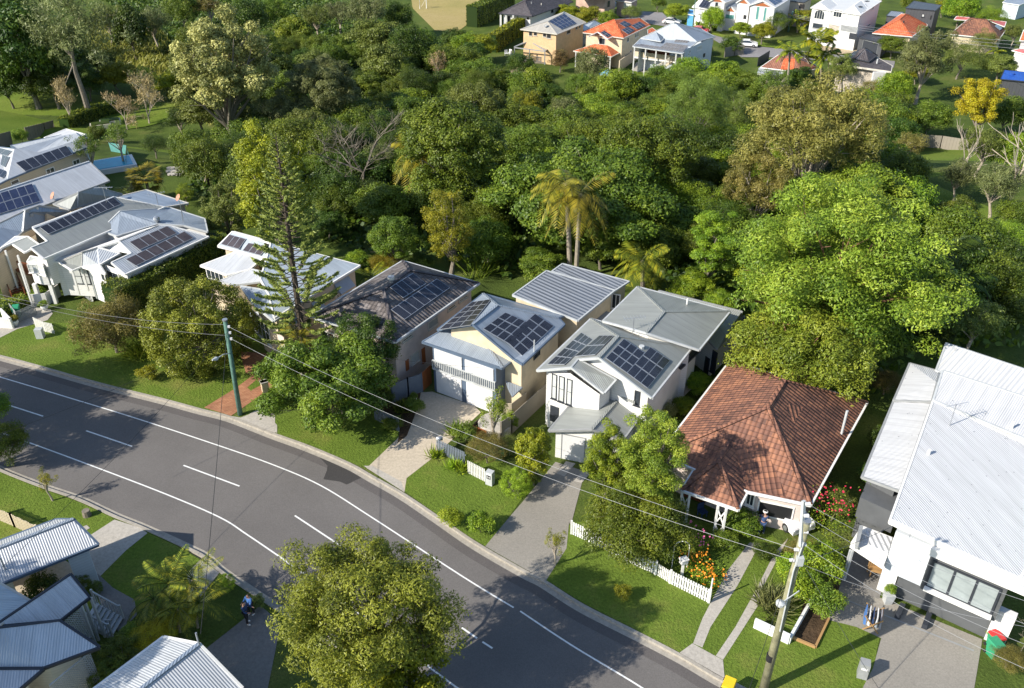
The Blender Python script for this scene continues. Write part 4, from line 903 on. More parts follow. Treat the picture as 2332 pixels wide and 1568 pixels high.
h.pipe('b1 930 715', 1.3, .1, 'steel', cap=False, name='chimney_flue'); h.pipe('b1 1335 535', .3, .12, 'steel', cap=True, name='roof_ventilator'); h.dish('b1 1560 540', 2.6, legs=True)
h.slab(['b1 490 955', 'b1 620 1020', 'b1 830 1060', 'b1 840 1000', 'b1 640 900'], 1.4, .3, 'trim_lightgrey', 'verandah_deck'); h.rail(['b1 490 955', 'b1 640 1030'], 1.4, 1.0); h.rail(['b1 740 1030', 'b1 825 1060'], 1.4, 1)
h.posts(['b1 500 868', 'b1 612 942', 'b1 690 910'], 1.4, 3.8); stairs(h, 'b1 820 1170', 'b1 700 1060', .1, 1.3, 1.1, 'trim_grey', 'trim_white', 8)
h.win('b1 645 1045', 'b1 735 930', 'glass_blind', 'trim_dark', 'door', mull=2, bars=1, sill=False); h.win('b1 845 1005', 'b1 880 960', 'glass', 'trim_white'); h.win('b1 925 1010', 'b1 1000 970', 'glass', 'trim_white', mull=2)
mb = MB()
for a, b, c in (('b1 835 745', 'b1 1008 692', 'b1 1112 792'),):
    pa, pb, pc = h.v(a, 4.9), q[2]-Vector((0, 0, .1)), q[3]-Vector((0, 0, .1)); mb.poly([pa, pc, pb])
mb.build('gable_panel', 'wall_white', h.e)

# --- lower left group
h = House('carport', 'corrugated white gable roofed garage open to the concrete drive at the lower left', 'garage', 'o 130 1280')
e0, e1 = h.v('f2 -300 600', 2.9), h.v('f2 655 212', 2.9); pl = h.plane(e0, e1, 24); r0, r1 = h.on(pl, 'f2 -300 540'), h.on(pl, 'f2 488 45')
r0 = r1 + (e0-e1)*1.0; b1_ = h.v('f2 372 45', 2.9); b0_ = b1_+(e0-e1)
e0 = e1+(r0-r1)
h.block([[e0, e1, r1, r0], [r1, b1_, b0_, r0]], 'roof_light', 'wall_offwhite', 'trim_blue', .35, ridge='roof_bluegrey', nowall=True)
for a, b, w_ in ((e1, b1_, 0),):
    pass
def vwall(h, pts, z0, z1, mat, name, th=.1):
    m_ = MB()
    for a, b in zip(pts, pts[1:]): m_.beam(Vector((a.x, a.y, z1)), Vector((b.x, b.y, z1)), th, z1-z0)
    return m_.build(name, mat, h.e)
inn = lambda p, k: p
dr = (e0-e1).normalized(); ac = (b1_-e1); ac.z = 0; ac.normalize()
P1 = e1+dr*.5+ac*.3; P2 = P1+dr*1.1; P3 = b1_+dr*.5-ac*.3
vwall(h, [P1, P2], 0, 2.75, 'wall_bluewhite', 'wall'); vwall(h, [P3, P3+dr*7], 0, 2.75, 'wall_offwhite', 'wall'); vwall(h, [P1+ac*.0, P1+ac*.5], 0, 2.7, 'wall_bluewhite', 'wall')
m_ = MB(); m_.poly([Vector((P1.x, P1.y, .03)), Vector((P3.x, P3.y, .03)), Vector(((P3+dr*8).x, (P3+dr*8).y, .03)), Vector(((P1+dr*8).x, (P1+dr*8).y, .03))]); m_.build('floor', 'concrete_warm', h.e)
vwall(h, [P1+dr*4, P1+dr*8], 0, 2.75, 'wall_offwhite', 'wall')
gp = MB(); a, b = P1-dr*.05, P3-dr*.05; mid = (a+b)/2; gp.poly([Vector((a.x, a.y, 2.75)), Vector((b.x, b.y, 2.75)), Vector((mid.x, mid.y, r1.z-.2))]); gp.build('gable', 'wall_offwhite', h.e)
h.pipe('f2 35 380', .9, .05, 'steel', name='service_mast')

h = House('blue_roofed_house', 'shaded timber house with layered blue white corrugated roofs and lattice porch', 'house', 'o 100 1450')
g0, g1_ = h.v('d1 760 795', 3.4), h.v('d1 510 992', 3.4); rt = h.v('d1 600 598', 4.3)
ln = (h.v('d1 -60 1060', 4.3)-rt)
h.block([[g1_, g0, rt, h.v('d1 -60 1045', 4.3)], ], 'roof_light', None, 'trim_dark', nowall=True, ridge='roof_blue')
h.block([[h.v('d1 -200 560', 4.6), h.v('d1 262 830', 3.6), h.v('d1 -10 1040', 4.3), h.v('d1 -300 1200', 5)]], 'roof_paleb', 'wall_offwhite', 'trim_cream', .3)
m0, m1, m2, m3 = h.v('d1 370 1395', 3.4), h.v('d1 848 1218', 3.4), h.v('d1 505 992', 4.2), h.v('d1 -300 1400', 3.9)
h.block([[h.v('d1 -300 1400', 3.4), m0, m1, m2, h.v('d1 -20 1055', 4.3), h.v('d1 -300 1080', 4.3)]], 'roof_paleb', 'wall_offwhite', 'trim_dark', .5)
h.block([[h.v('d1 -300 1700', 3.3), h.v('d1 150 1590', 3.3), h.v('d1 370 1402', 3.45), h.v('d1 -300 1405', 3.6)]], 'roof_light', 'wall_offwhite', 'trim_dark', .4)
def lattice(h, a, b, z0, z1, step=.16):
    p, q = Z(a, h.g+z1), Z(b, h.g+z1); p.z = q.z = 0; d = (q-p); L = d.length; d.normalize(); m_ = MB(); up = Vector((0, 0, 1)); H_ = z1-z0
    m_.beam(p+up*z1, q+up*z1, .07, .07); m_.beam(p+up*z0, q+up*z0, .07, .07)
    k = -H_
    while k < L:
        for sg in (1, -1):
            u0, u1 = (k, k+H_) if sg > 0 else (k+H_, k); w0, w1 = z0, z1
            A_, B_ = (u0, w0), (u1, w1)
            def cl(A_, B_):
                (x0, y0), (x1, y1) = A_, B_; t0, t1 = 0, 1; dx = x1-x0
                for v, bound in ((0, 0), (1, L)):
                    t = (bound-x0)/dx
                    if (v == 0) == (dx > 0): t0 = max(t0, t)
                    else: t1 = min(t1, t)
                return (t0, t1)
            t0, t1 = cl(A_, B_)
            if t1-t0 > .03: m_.beam(p+d*(u0+(u1-u0)*t0)+up*(w0+(w1-w0)*t0), p+d*(u0+(u1-u0)*t1)+up*(w0+(w1-w0)*t1), .025, .035)
        k += step
    return m_.build('lattice_screen', 'trim_lightgrey', h.e)
lattice(h, 'd1 520 995', 'd1 700 860', 1.0, 3.3); lattice(h, 'd1 420 1540', 'd1 760 1260', 0.9, 2.9); h.rail(['d1 600 1568', 'd1 790 1400'], 0, 1.0, 'trim_lightgrey')
stairs(h, 'd1 1000 1050', 'd1 760 920', .1, 1.2, 1.3, 'trim_lightgrey', 'trim_lightgrey', 7); h.posts(['d1 715 830', 'd1 770 800', 'd1 690 870'], .2, 3.3, .06, 'trim_lightgrey')
h.rail(['d1 740 1060', 'd1 960 1060'], 0, .7, 'trim_lightgrey', step=.2)
h = House('front_corner_house', 'white corrugated gable roof of the house at the bottom edge beside the golden shrub', 'house', 'o 420 1560')
e0, e1, rg = h.v('d1 2050 1568', 3.4), h.v('d1 1385 1130', 3.4), h.v('d1 1690 1190', 4.6)
fl = h.v('d1 1385 1130', 3.4); dr = (h.v('d1 800 1568', 3.4)-fl).normalized()*9
rg2 = rg+dr; fr = rg+(rg-fl); fr.z = 3.4; fr = h.v('d1 2060 1568', 3.4)
h.block([[fl, fl+dr, rg2, rg], [rg, rg2, fr+dr, fr]], 'roof_light', 'wall_offwhite', 'trim_white', .4, ridge='roof_blue')
h.pipe('d1 1690 1205', .9, .05, 'steel', name='service_mast')
# --- upper street houses on the far bank
h = House('dark_tiled_house', 'white columned house under a wide dark brown tile hip roof at the top edge', 'house', 'e1 250 170')
a, b, c, d = h.v('e1 -10 104', 4.2), h.v('e1 242 128', 4.2), h.v('e1 560 15', 4.2), h.v('e1 300 -60', 4.2)
pl = h.plane(b, c, 22); r1, r2 = h.on(pl, 'e1 188 8'), h.on(pl, 'e1 420 -45')
h.block([[a, b, r1], [b, c, r2, r1], [c, d, r2], [d, a, r1, r2]], 'tile_darkbrown', 'render_white', 'trim_dark', .8, ridge='tile_darkbrown')
h.posts(['e1 5 106', 'e1 45 110', 'e1 100 118'], 0, 4.1, .2); h.pipe('e1 240 30', .4, .12, 'trim_grey'); h.pipe('e1 315 40', .4, .1, 'trim_cream')
h.win('e1 60 175', 'e1 80 125', 'black', None, 'window'); h.win('e1 205 150', 'e1 220 135', 'black', None, 'window'); h.win('e1 390 95', 'e1 405 72', 'glass', 'trim_dark')

h = House('cream_solar_house', 'two storey tan and brown house with cream roof, blue solar array and gabled rear pergola', 'house', 'e1 400 360')
E_ = 6.2
a, b, c, d = h.v('e1 155 225', E_), h.v('e1 435 262', E_), h.v('e1 655 172', E_), h.v('e1 488 92', E_)
pl = h.plane(b, c, 20); r1, r2 = h.on(pl, 'e1 362 165'), h.on(pl, 'e1 470 110')
h.block([[a, b, r1], [b, c, r2, r1], [c, d, r2], [d, a, r1, r2]], 'roof_cream', 'render_tan', 'trim_cream', .45, ridge='roof_cream')
h.solar(['e1 370 165', 'e1 468 225', 'e1 583 178', 'e1 490 105'], 3, 5, 'solar_blue'); h.dish('e1 350 210', .3, 'trim_grey')
for p, q in (('e1 222 272', 'e1 245 240'), ('e1 258 270', 'e1 282 243'), ('e1 328 280', 'e1 352 255'), ('e1 358 290', 'e1 388 262'), ('e1 508 262', 'e1 535 228'), ('e1 575 225', 'e1 590 200'), ('e1 600 215', 'e1 612 195')): h.win(p, q, 'black', 'trim_cream', fw=.05)
h.slab(['e1 428 328', 'e1 470 338', 'e1 632 262', 'e1 600 245'], 3.0, .15, 'roof_cream', 'side_roof')
h.block([[h.v('e1 225 312', 4.0), h.v('e1 345 388', 2.9), h.v('e1 412 345', 2.9), h.v('e1 300 275', 4.0)]], 'roof_cream', None, 'trim_grey', nowall=True)
h.block([[h.v('e1 225 312', 4.0), h.v('e1 300 275', 4.0), h.v('e1 185 322', 2.9), h.v('e1 108 357', 2.9)]], 'roof_cream', None, 'trim_grey', nowall=True)
h.slab(['e1 105 462', 'e1 350 478', 'e1 410 430', 'e1 180 420'], .3, .3, 'bark_grey', 'deck'); h.posts(['e1 110 360', 'e1 225 375', 'e1 342 390'], .2, 2.9, .1, 'trim_grey'); h.rail(['e1 110 458', 'e1 345 475'], .3, 1.0, 'trim_grey')
m_ = MB(); m_.beam(h.v('e1 108 360', 2.9), h.v('e1 345 390', 2.9), .12, .2); m_.build('beam', 'trim_grey', h.e)

h = House('orange_roofed_house', 'cream two storey house with bright orange tile roofs and dark solar panels', 'house', 'e1 880 440')
E_ = 6.0
a, b, c, d = h.v('e1 632 250', E_), h.v('e1 942 292', E_), h.v('e1 1145 195', E_), h.v('e1 880 135', E_-.1)
pl = h.plane(b, c, 24); r1, r2 = h.on(pl, 'e1 868 150'), h.on(pl, 'e1 1050 140')
h.block([[a, b, r1], [b, c, r2, r1], [c, h.v('e1 1065 136', E_), r2], [h.v('e1 760 190', E_), a, r1]], 'tile_orange', 'render_cream', 'trim_cream', .5, ridge='tile_orange', foot=[a, b, c, h.v('e1 1000 150', E_), h.v('e1 760 190', E_)])
g1_, g2_, g3_, g4 = h.v('e1 745 245', 6.6), h.v('e1 820 298', 5.9), h.v('e1 860 280', 6.0), h.v('e1 820 215', 6.8)
h.block([[g1_, g2_, g3_, g4], [g1_, g4, h.v('e1 735 250', 6.2), h.v('e1 670 282', 5.9)]], 'tile_orange', None, 'trim_white', nowall=True)
h.solar(['e1 765 250', 'e1 820 285', 'e1 848 268', 'e1 795 235'], 2, 2); h.solar(['e1 910 180', 'e1 955 208', 'e1 1000 185', 'e1 945 160'], 2, 2); h.solar(['e1 925 228', 'e1 975 262', 'e1 1025 230', 'e1 980 205'], 2, 3); h.solar(['e1 1000 195', 'e1 1045 225', 'e1 1110 195', 'e1 1065 165'], 2, 3)
a, b, c, d, e = h.v('e1 558 390', 3.0), h.v('e1 850 434', 3.0), h.v('e1 925 395', 3.0), h.v('e1 812 345', 4.2), h.v('e1 722 335', 4.2)
h.block([[a, b, d, e], [b, c, d]], 'tile_orange', 'render_cream', 'trim_cream', 1.2)
for p, q in (('e1 755 335', 'e1 800 295'), ('e1 968 320', 'e1 980 288'), ('e1 1028 290', 'e1 1038 258'), ('e1 1045 280', 'e1 1053 250'), ('e1 990 415', 'e1 1000 385')): h.win(p, q, 'glass', 'trim_white', fw=.06)
h.posts(['e1 578 398', 'e1 840 436'], 0, 2.9, .1)
h = House('carport_roof', 'grey blue gabled carport roof between the cream solar house and the orange roofed house', 'carport', 'e1 680 260')
h.block([[h.v('e1 618 195', 3.4), h.v('e1 640 238', 3.0), h.v('e1 765 180', 3.0), h.v('e1 720 155', 3.8)]], 'roof_paleb', 'render_dim', 'trim_grey', .3)
h = House('orange_garage', 'small orange tile roof between the orange house and the blue grey house', 'garage', 'e1 1160 290')
h.block([[h.v('e1 1125 228', 3.0), h.v('e1 1125 262', 2.8), h.v('e1 1192 236', 2.8), h.v('e1 1160 212', 3.2)]], 'tile_orange', 'render_cream', 'trim_cream', .3)

h = House('verandah_house', 'blue grey iron roofed house with two level verandah and wide band of solar panels', 'house', 'e2 20 400')
E_ = 6.0
ap = h.v('e2 88 170', 9.2)
a, b, c, d = h.v('e1 1070 292', E_+.2), h.v('e2 265 318', E_+.2), h.v('e2 402 282', E_), h.v('e2 300 225', E_)
h.block([[a, b, ap], [b, c, ap], [c, d, ap]], 'roof_bluegrey', None, 'trim_lightgrey', ridge='roof_bluegrey', nowall=True)
h.block([[h.v('e1 1072 292', 6.3), h.v('e1 1225 318', 6.3), h.v('e1 1255 290', 6.4), h.v('e1 1190 245', 7.6)]], 'roof_bluegrey', None, 'trim_lightgrey', nowall=True)
p, q, r, s_ = h.v('e1 1010 355', 5.4), h.v('e2 152 410', 5.4), h.v('e2 270 315', 6.2), h.v('e1 1068 298', 6.2)
h.block([[p, q, r, s_]], 'roof_bluegrey', None, 'trim_lightgrey', nowall=True)
wm = MB()
Q = [h.v(x, 5.5) for x in ('e1 1060 340', 'e2 165 400', 'e2 385 300', 'e2 330 260')]
Q = [Vector((x.x, x.y, h.g)) for x in Q]; bk = Q[0]+(Q[2]-Q[1])
for u, v in ((Q[0]+(Q[2]-Q[1])*.22, Q[1]+(Q[2]-Q[1])*.22), (Q[1]+(Q[2]-Q[1])*.0, Q[2]), (Q[2], bk), (bk, Q[0])):
    wm.poly([u, v, v+Vector((0, 0, 5.9)), u+Vector((0, 0, 5.9))]); h.walls.append((u, v, h.g, h.g+5.9))
wm.build('wall', 'wall_bluewhite', h.e)
h.solar(['e1 1015 348', 'e2 155 398', 'e2 198 348', 'e1 1070 298'], 10, 2, 'solar_grey'); h.solar(['e2 88 318', 'e2 185 330', 'e2 205 312', 'e2 105 298'], 5, 1, 'solar_grey')
h.slab(['e1 1025 432', 'e2 150 478', 'e2 175 455', 'e1 1080 395'], 2.9, .3, 'trim_white', 'upper_deck'); h.slab(['e1 1020 540', 'e2 140 590', 'e2 175 560', 'e1 1060 500'], .2, .2, 'concrete', 'lower_deck')
h.rail(['e1 1025 432', 'e2 150 478'], 2.9, 1.0, 'fence_cream', solid=True); h.rail(['e2 310 395', 'e2 385 345'], 2.9, 1.0, 'fence_cream', solid=True)
h.posts(['e1 1025 362', 'e1 1110 372', 'e1 1190 383', 'e1 1265 392', 'e2 105 405', 'e2 150 412'], .1, 5.3, .1); stairs(h, 'e2 -80 560', 'e2 60 475', .2, 2.9, 1.3, 'fence_cream', 'trim_cream', 12)
h.win('e2 260 390', 'e2 300 345', 'glass_blind', 'trim_white', mull=4); h.win('e2 308 440', 'e2 325 405', 'black', None, 'door'); h.win('e1 1120 430', 'e1 1290 400', 'timber_stain', None, 'verandah_wall'); h.win('e2 205 405', 'e2 212 385', 'glass', 'trim_white')
h.pipe('e2 90 175', .2, .2, 'trim_lightgrey', name='roof_ventilator')

h = House('brick_apartments', 'peach brick two storey building with balcony at the top edge', 'building', 'e1 800 40')
m_ = MB(); q = [h.v(x, 5) for x in ('e1 580 -30', 'e1 800 -10', 'e1 880 -30', 'e1 700 -70')]
for i in range(4):
    u, v = q[i], q[(i+1) % 4]; m_.poly([Vector((u.x, u.y, h.g)), Vector((v.x, v.y, h.g)), Vector((v.x, v.y, h.g+5.5)), Vector((u.x, u.y, h.g+5.5))], [(0, 0), (12, 0), (12, 5), (0, 5)]); h.walls.append((Vector((u.x, u.y, 0)), Vector((v.x, v.y, 0)), h.g, h.g+5.5))
m_.build('wall', 'brick_peach', h.e); h.slab(['e1 810 20', 'e1 860 40', 'e1 890 20', 'e1 850 -5'], 3.0, 1.0, 'trim_lightgrey', 'balcony'); h.win('e1 820 50', 'e1 835 10', 'glass', 'trim_dark'); h.slab(['e1 570 -28', 'e1 805 -8', 'e1 890 -30', 'e1 700 -80'], 5.6, .3, 'tile_darkbrown', 'roof')
h = House('brick_garage_house', 'brown brick house with pale garage door at the top edge', 'house', 'e1 960 50')
h.block([[h.v('e1 880 5', 3.5), h.v('e1 1000 22', 3.5), h.v('e1 1060 -10', 3.5), h.v('e1 920 -40', 4.5)]], 'tile_darkbrown', 'brick_peach', 'trim_cream', .3); h.win('e1 945 55', 'e1 1000 20', 'glass_blind', 'trim_white', 'garage_door', sill=False)

h = House('gabled_townhouse', 'white modern townhouse with orange gable panels, tall green windows and white roofs', 'house', 'e2 650 150')
def fb(pts, ht, rf='roof_white_clean', wall='render_white', rise=1.2, gcol='trim_white', ins=.3):
    q = [h.v(p, ht) for p in pts]; m1 = (q[0]+q[1])/2+Vector((0, 0, rise)); m2 = (q[2]+q[3])/2+Vector((0, 0, rise))
    h.block([[q[0], m1, m2, q[3]], [m1, q[1], q[2], m2]], rf, wall, gcol, ins)
    o_ = MB(); w = (q[1]-q[0]); n = Vector((w.y, -w.x, 0)).normalized()*-.2; L_0 = q[0]+w*.2+n; R_0 = q[1]-w*.2+n; o_.poly([L_0, R_0, (q[0]+q[1])/2+n+Vector((0, 0, rise*.62))]); o_.build('gable_panel', 'slat_orange', h.e)
fb(['e2 658 42', 'e2 862 60', 'e2 990 -20', 'e2 790 -40'], 6.5); fb(['e2 355 12', 'e2 480 22', 'e2 600 -30', 'e2 480 -40'], 6.3); fb(['e2 465 85', 'e2 565 95', 'e2 620 60', 'e2 520 50'], 4.2); fb(['e2 575 112', 'e2 700 128', 'e2 740 95', 'e2 630 80'], 3.6)
fb(['e2 560 22', 'e2 670 36', 'e2 760 -30', 'e2 660 -40'], 6.6)
h.block([[h.v('e2 225 55', 4.3), h.v('e2 345 72', 4.3), h.v('e2 385 20', 5.4), h.v('e2 280 0', 5.4)]], 'roof_white_clean', 'render_white', 'trim_white', .3); h.solar(['e2 272 52', 'e2 340 66', 'e2 372 12', 'e2 312 -2'], 3, 1)
h.block([[h.v('e2 262 100', 3.2), h.v('e2 330 112', 3.2), h.v('e2 350 80', 3.6), h.v('e2 300 70', 3.6)]], 'roof_white_clean', 'render_white', 'trim_white', .3)
for p, q in (('e2 708 150', 'e2 740 55'), ('e2 765 160', 'e2 795 62')): h.win(p, q, 'glass_green', 'trim_white')
h.win('e2 475 140', 'e2 545 118', 'glass_green', None); h.win('e2 400 50', 'e2 425 20', 'glass', 'trim_white'); h.win('e2 615 145', 'e2 640 118', 'black', None, 'door'); h.solar(['e2 800 0', 'e2 850 38', 'e2 915 5', 'e2 860 -15'], 4, 2, 'solar_blue')
h = House('tarp_shed', 'small blue covered shed in front of the white townhouse roofs', 'shed', 'e2 220 110'); h.block([[h.v('e2 190 110', 2.6), h.v('e2 240 118', 2.6), h.v('e2 248 80', 2.8), h.v('e2 200 70', 2.8)]], 'tarp_blue', 'tarp_blue', 'trim_white', .1)
h = House('dark_balcony_house', 'cream house with dark balcony partly cut by the top edge', 'house', 'e2 1020 80')
h.block([[h.v('e2 940 5', 5.5), h.v('e2 1080 20', 5.5), h.v('e2 1150 -20', 5.5), h.v('e2 1000 -30', 5.5)]], 'roof_dark', 'render_dim', 'trim_dark', .3); h.win('e2 1040 65', 'e2 1085 35', 'black', None); h.win('e2 945 70', 'e2 955 20', 'black', None)

h = House('arched_window_house', 'tall white house with arched upper windows under construction beside scaffold', 'house', 'a4 720 320')
fb2 = lambda pts, ht, rise: fb(pts, ht, rise=rise)
q = [h.v(p, 7.4) for p in ('a4 525 65', 'a4 948 128', 'a4 1125 10', 'a4 720 -60')]
m1 = h.v('a4 650 30', 7.9); m2 = h.v('a4 910 60', 7.9); v1 = h.v('a4 700 95', 7.5); v2 = h.v('a4 790 100', 7.5)
h.block([[q[0], q[1], q[2], q[3]]], 'roof_white_clean', 'render_white', 'trim_white', .25)
for a, b, c in (('a4 525 70', 'a4 605 25', 'a4 690 95'), ('a4 795 110', 'a4 890 50', 'a4 948 128')):
    A_, B_, C_ = h.v(a, 7.3), h.v(b, 8.3), h.v(c, 7.3); bk = (q[3]-q[0])*.35
    h.block([[A_, B_, B_+bk, A_+bk], [B_, C_, C_+bk, B_+bk]], 'roof_white_clean', None, 'trim_white', nowall=True)
    m_ = MB(); m_.poly([A_, C_, B_]); m_.build('gable_panel', 'render_white', h.e)
def arch(h, a, b, mat):              # arched window between two picture corners
    c = h.hit(a); i, A, t, n = c[1], c[4], c[5], c[6]; s0, z0 = c[2], c[3]; c2 = h.hit(b, i); s1, z1 = c2[2], c2[3]; r = (s1-s0)/2; m_ = MB(); q = lambda u, z, d: Vector((A.x, A.y, 0))+t*u+n*d+Vector((0, 0, z))
    zr = z1-r*.7; pts = [(s0, z0), (s1, z0)]+[((s0+s1)/2+r*math.cos(k*math.pi/8), zr+r*.7*math.sin(k*math.pi/8)) for k in range(9)]
    m_.poly([q(u, z, .03) for u, z in pts]); w = m_.build('window', mat, h.e); f = MB()
    for (u, z), (u2, z2) in zip(pts, pts[1:]+pts[:1]): f.beam(q(u, z, .06), q(u2, z2, .06), .08, .08)
    for k in (1, 2, 3): u = s0+(s1-s0)*k/4; f.beam(q(u, z0, .06), q(u+.001, zr+r*.5, .06), .05, .05)
    g = f.build('frame', 'trim_white', None); g.parent = w
arch(h, 'a4 552 155', 'a4 648 90', 'glass'); arch(h, 'a4 818 185', 'a4 915 120', 'glass_blind')
h.win('a4 715 140', 'a4 790 95', 'glass', 'trim_white', mull=3); h.win('a4 540 235', 'a4 625 210', 'glass', 'trim_grey'); h.win('a4 665 285', 'a4 770 220', 'render_dim', 'trim_white', 'opening', pane='recess', sill=False); h.win('a4 775 260', 'a4 925 235', 'trim_grey', None, 'opening'); h.win('a4 845 330', 'a4 920 290', 'trim_dark', None, 'basement_wall')
h.slab(['a4 655 205', 'a4 795 212', 'a4 800 180', 'a4 670 172'], 3.6, .5, 'trim_white', 'balcony'); h.slab(['a4 650 290', 'a4 760 300', 'a4 800 270', 'a4 700 260'], 1.0, .2, 'concrete', 'porch_slab')
for k in range(3): h.win('a4 %d %d' % (965+k*8, 120-k*4), 'a4 %d %d' % (970+k*8, 95-k*4), 'glass', None)
for p, q_ in (('a4 1040 80', 'a4 1060 50'), ('a4 1000 230', 'a4 1030 200')): h.win(p, q_, 'glass', 'trim_white')
for a, b in (('a4 940 62', 'a4 965 72'), ('a4 1000 15', 'a4 1020 30')): 
    r_ = h.roofhit(a)
    if r_: m_ = MB(); m_.box(r_[1]+Vector((0, 0, .08)), (.9, .6, .12), .5); m_.build('skylight', 'trim_dark', h.e)
sc = empty('scaffold', h.v('a4 850 370', 0), 'steel and timber scaffold with ladder in front of the arched window house', 'scaffold')
m_ = MB(); b_ = h.v('a4 745 370', 0); d_ = (h.v('a4 920 395', 0)-b_); dn = d_.normalized(); pn_ = Vector((-dn.y, dn.x, 0))*1.0
for k in range(4):
    for s_ in (0, 1): p = b_+d_*k/3+pn_*s_; m_.tube([p, p+Vector((0, 0, 4.2))], .05, 5)
m_.build('frame', 'steel', sc); m_ = MB()
for z in (1.9, 3.7):
    p = b_+Vector((0, 0, z)); m_.beam(p, p+d_, 1.1, .08)
m_.build('plank', 'timber', sc)

h = House('orange_hip_house', 'house under bright orange tile hip roof with dark ridge shadows beside the black box house', 'house', 'e3 390 250')
E_ = 3.6
a, b, c, d = h.v('e3 180 255', E_), h.v('e3 480 282', E_), h.v('e3 600 195', E_), h.v('e3 530 115', E_); e = h.v('e3 400 105', E_)
pl = h.plane(b, c, 24); r1, r2 = h.on(pl, 'e3 385 150'), h.on(pl, 'e3 430 108')
h.block([[a, b, r1], [b, c, r2, r1], [c, d, r2], [e, a, r1, r2]], 'tile_orange', 'render_cream', 'trim_white', .4, ridge='tile_orange', foot=[a, b, c, d, e])
m_ = h.roofhit('e3 415 170')
h.pipe('e3 415 175', .4, .15, 'trim_dark', name='roof_ventilator')
h = House('black_box_house', 'tall black metal clad box house with flat dark roof near the top edge', 'house', 'e3 570 150')
h.block([[h.v('e3 430 100', 6.0) if False else h.v('e3 432 62', 6.5), h.v('e3 660 82', 6.5), h.v('e3 705 42', 6.6), h.v('e3 495 8', 6.6)]], 'roof_dark', 'wall_darkgrey', 'trim_dark', .1); h.win('e3 555 128', 'e3 573 112', 'glass_blind', 'trim_dark'); h.win('e3 615 150', 'e3 632 120', 'black', None)
h = House('black_garage', 'low black metal clad garage with panel door in front of the orange hip house', 'garage', 'e3 160 400')
h.block([[h.v('e3 75 285', 3.2), h.v('e3 260 330', 3.2), h.v('e3 320 270', 3.2), h.v('e3 120 262', 3.2)]], 'roof_dark', 'wall_darkgrey', 'trim_dark', .1); h.win('e3 95 390', 'e3 225 335', 'trim_dark', 'trim_grey', 'garage_door', sill=False, fw=.05)
h = House('grey_shed', 'small grey metal shed roof beside the tall white house', 'shed', 'e3 340 130'); h.block([[h.v('e3 285 120', 2.6), h.v('e3 365 130', 2.6), h.v('e3 420 95', 2.8), h.v('e3 320 85', 2.8)]], 'roof_rib', 'wall_darkgrey', 'trim_dark', .1)
h = House('pink_trim_house', 'old red orange tiled hip roof house with pink iron additions at the upper right', 'house', 'e3 1000 290')
a, b, c, d = h.v('e3 770 262', 3.2), h.v('e3 1145 300', 3.2), h.v('e3 1190 235', 3.2), h.v('e3 920 135', 3.2)
pl = h.plane(a, b, 22); r1, r2 = h.on(pl, 'e3 945 140'), h.on(pl, 'e3 1045 150')
h.block([[a, b, r2, r1], [b, c, r2], [c, d, r1, r2], [d, a, r1]], 'tile_red', 'render_cream', 'trim_white', .4, ridge='tile_red'); h.slab(['e3 955 290', 'e3 1055 308', 'e3 1060 285', 'e3 965 268'], 2.7, .1, 'roof_pink', 'awning'); h.slab(['e3 1068 290', 'e3 1135 312', 'e3 1150 285', 'e3 1075 265'], 2.9, .1, 'roof_pink', 'awning')
h.solar(['e3 1110 200', 'e3 1150 232', 'e3 1170 215', 'e3 1125 185'], 2, 1, 'solar_blue'); h.solar(['e3 860 180', 'e3 870 182', 'e3 925 150', 'e3 915 145'], 1, 3)
h.block([[h.v('e3 1050 150', 3.0), h.v('e3 1185 205', 3.0), h.v('e3 1198 168', 3.2), h.v('e3 1060 150', 3.3)], [h.v('e3 800 150', 3.0), h.v('e3 900 155', 3.0), h.v('e3 925 135', 3.4), h.v('e3 820 125', 3.4)]], 'roof_pink', None, 'trim_white', nowall=True)
h = House('patched_roof_house', 'low brown tiled house with bright orange tile patch behind tall palms', 'house', 'e2 900 560')
a, b, c, d = h.v('e2 745 515', 3.0), h.v('e2 1060 552', 3.0), h.v('e2 1200 520', 3.0), h.v('e2 1010 400', 3.0); pl = h.plane(a, b, 20); r1, r2 = h.on(pl, 'e2 880 420'), h.on(pl, 'e2 1000 435')
h.block([[a, b, r2, r1], [b, c, r2], [c, d, r1, r2]], 'tile_oldred', 'wall_offwhite', 'trim_white', .4)
q = [h.on((pl[0]+Vector((0, 0, .05)), pl[1]), x) for x in ('e2 900 530', 'e2 1000 545', 'e2 1008 450', 'e2 925 445')]; m_ = MB(); m_.poly(q, [(0, 0), (3, 0), (3, 3), (0, 3)]); m_.build('tile_patch', 'tile_orange', h.e)
h.slab(['e2 720 555', 'e2 1040 600', 'e2 1062 555', 'e2 735 515'], 2.7, .1, 'roof_light', 'verandah_roof'); h.rail(['e2 720 600', 'e2 870 640'], .4, .9, 'trim_white', step=.5); h.posts(['e2 800 575', 'e2 915 595'], 0, 2.6, .08)
h.slab(['e2 715 630', 'e2 860 665', 'e2 1025 650', 'e2 1020 620', 'e2 740 590'], .4, .3, 'trim_white', 'verandah_deck')
h = House('flat_eave_house', 'brown gable roofed house with tilted solar panels, wide eaves and pale chimney wall', 'house', 'a4 1000 750')
a, b, c, d = h.v('a4 680 535', 5.0), h.v('a4 1205 608', 5.0), h.v('a4 1215 560', 5.0), h.v('a4 1000 440', 5.4)
h.block([[a, b, c, d, h.v('a4 770 500', 5.4)]], 'tile_darkbrown', 'render_dim', 'trim_cream', .8, gh=.3)
p, q, r, s_ = h.v('a4 765 535', 5.5), h.v('a4 915 480', 5.5), h.v('a4 985 405', 7.0), h.v('a4 905 430', 6.6)
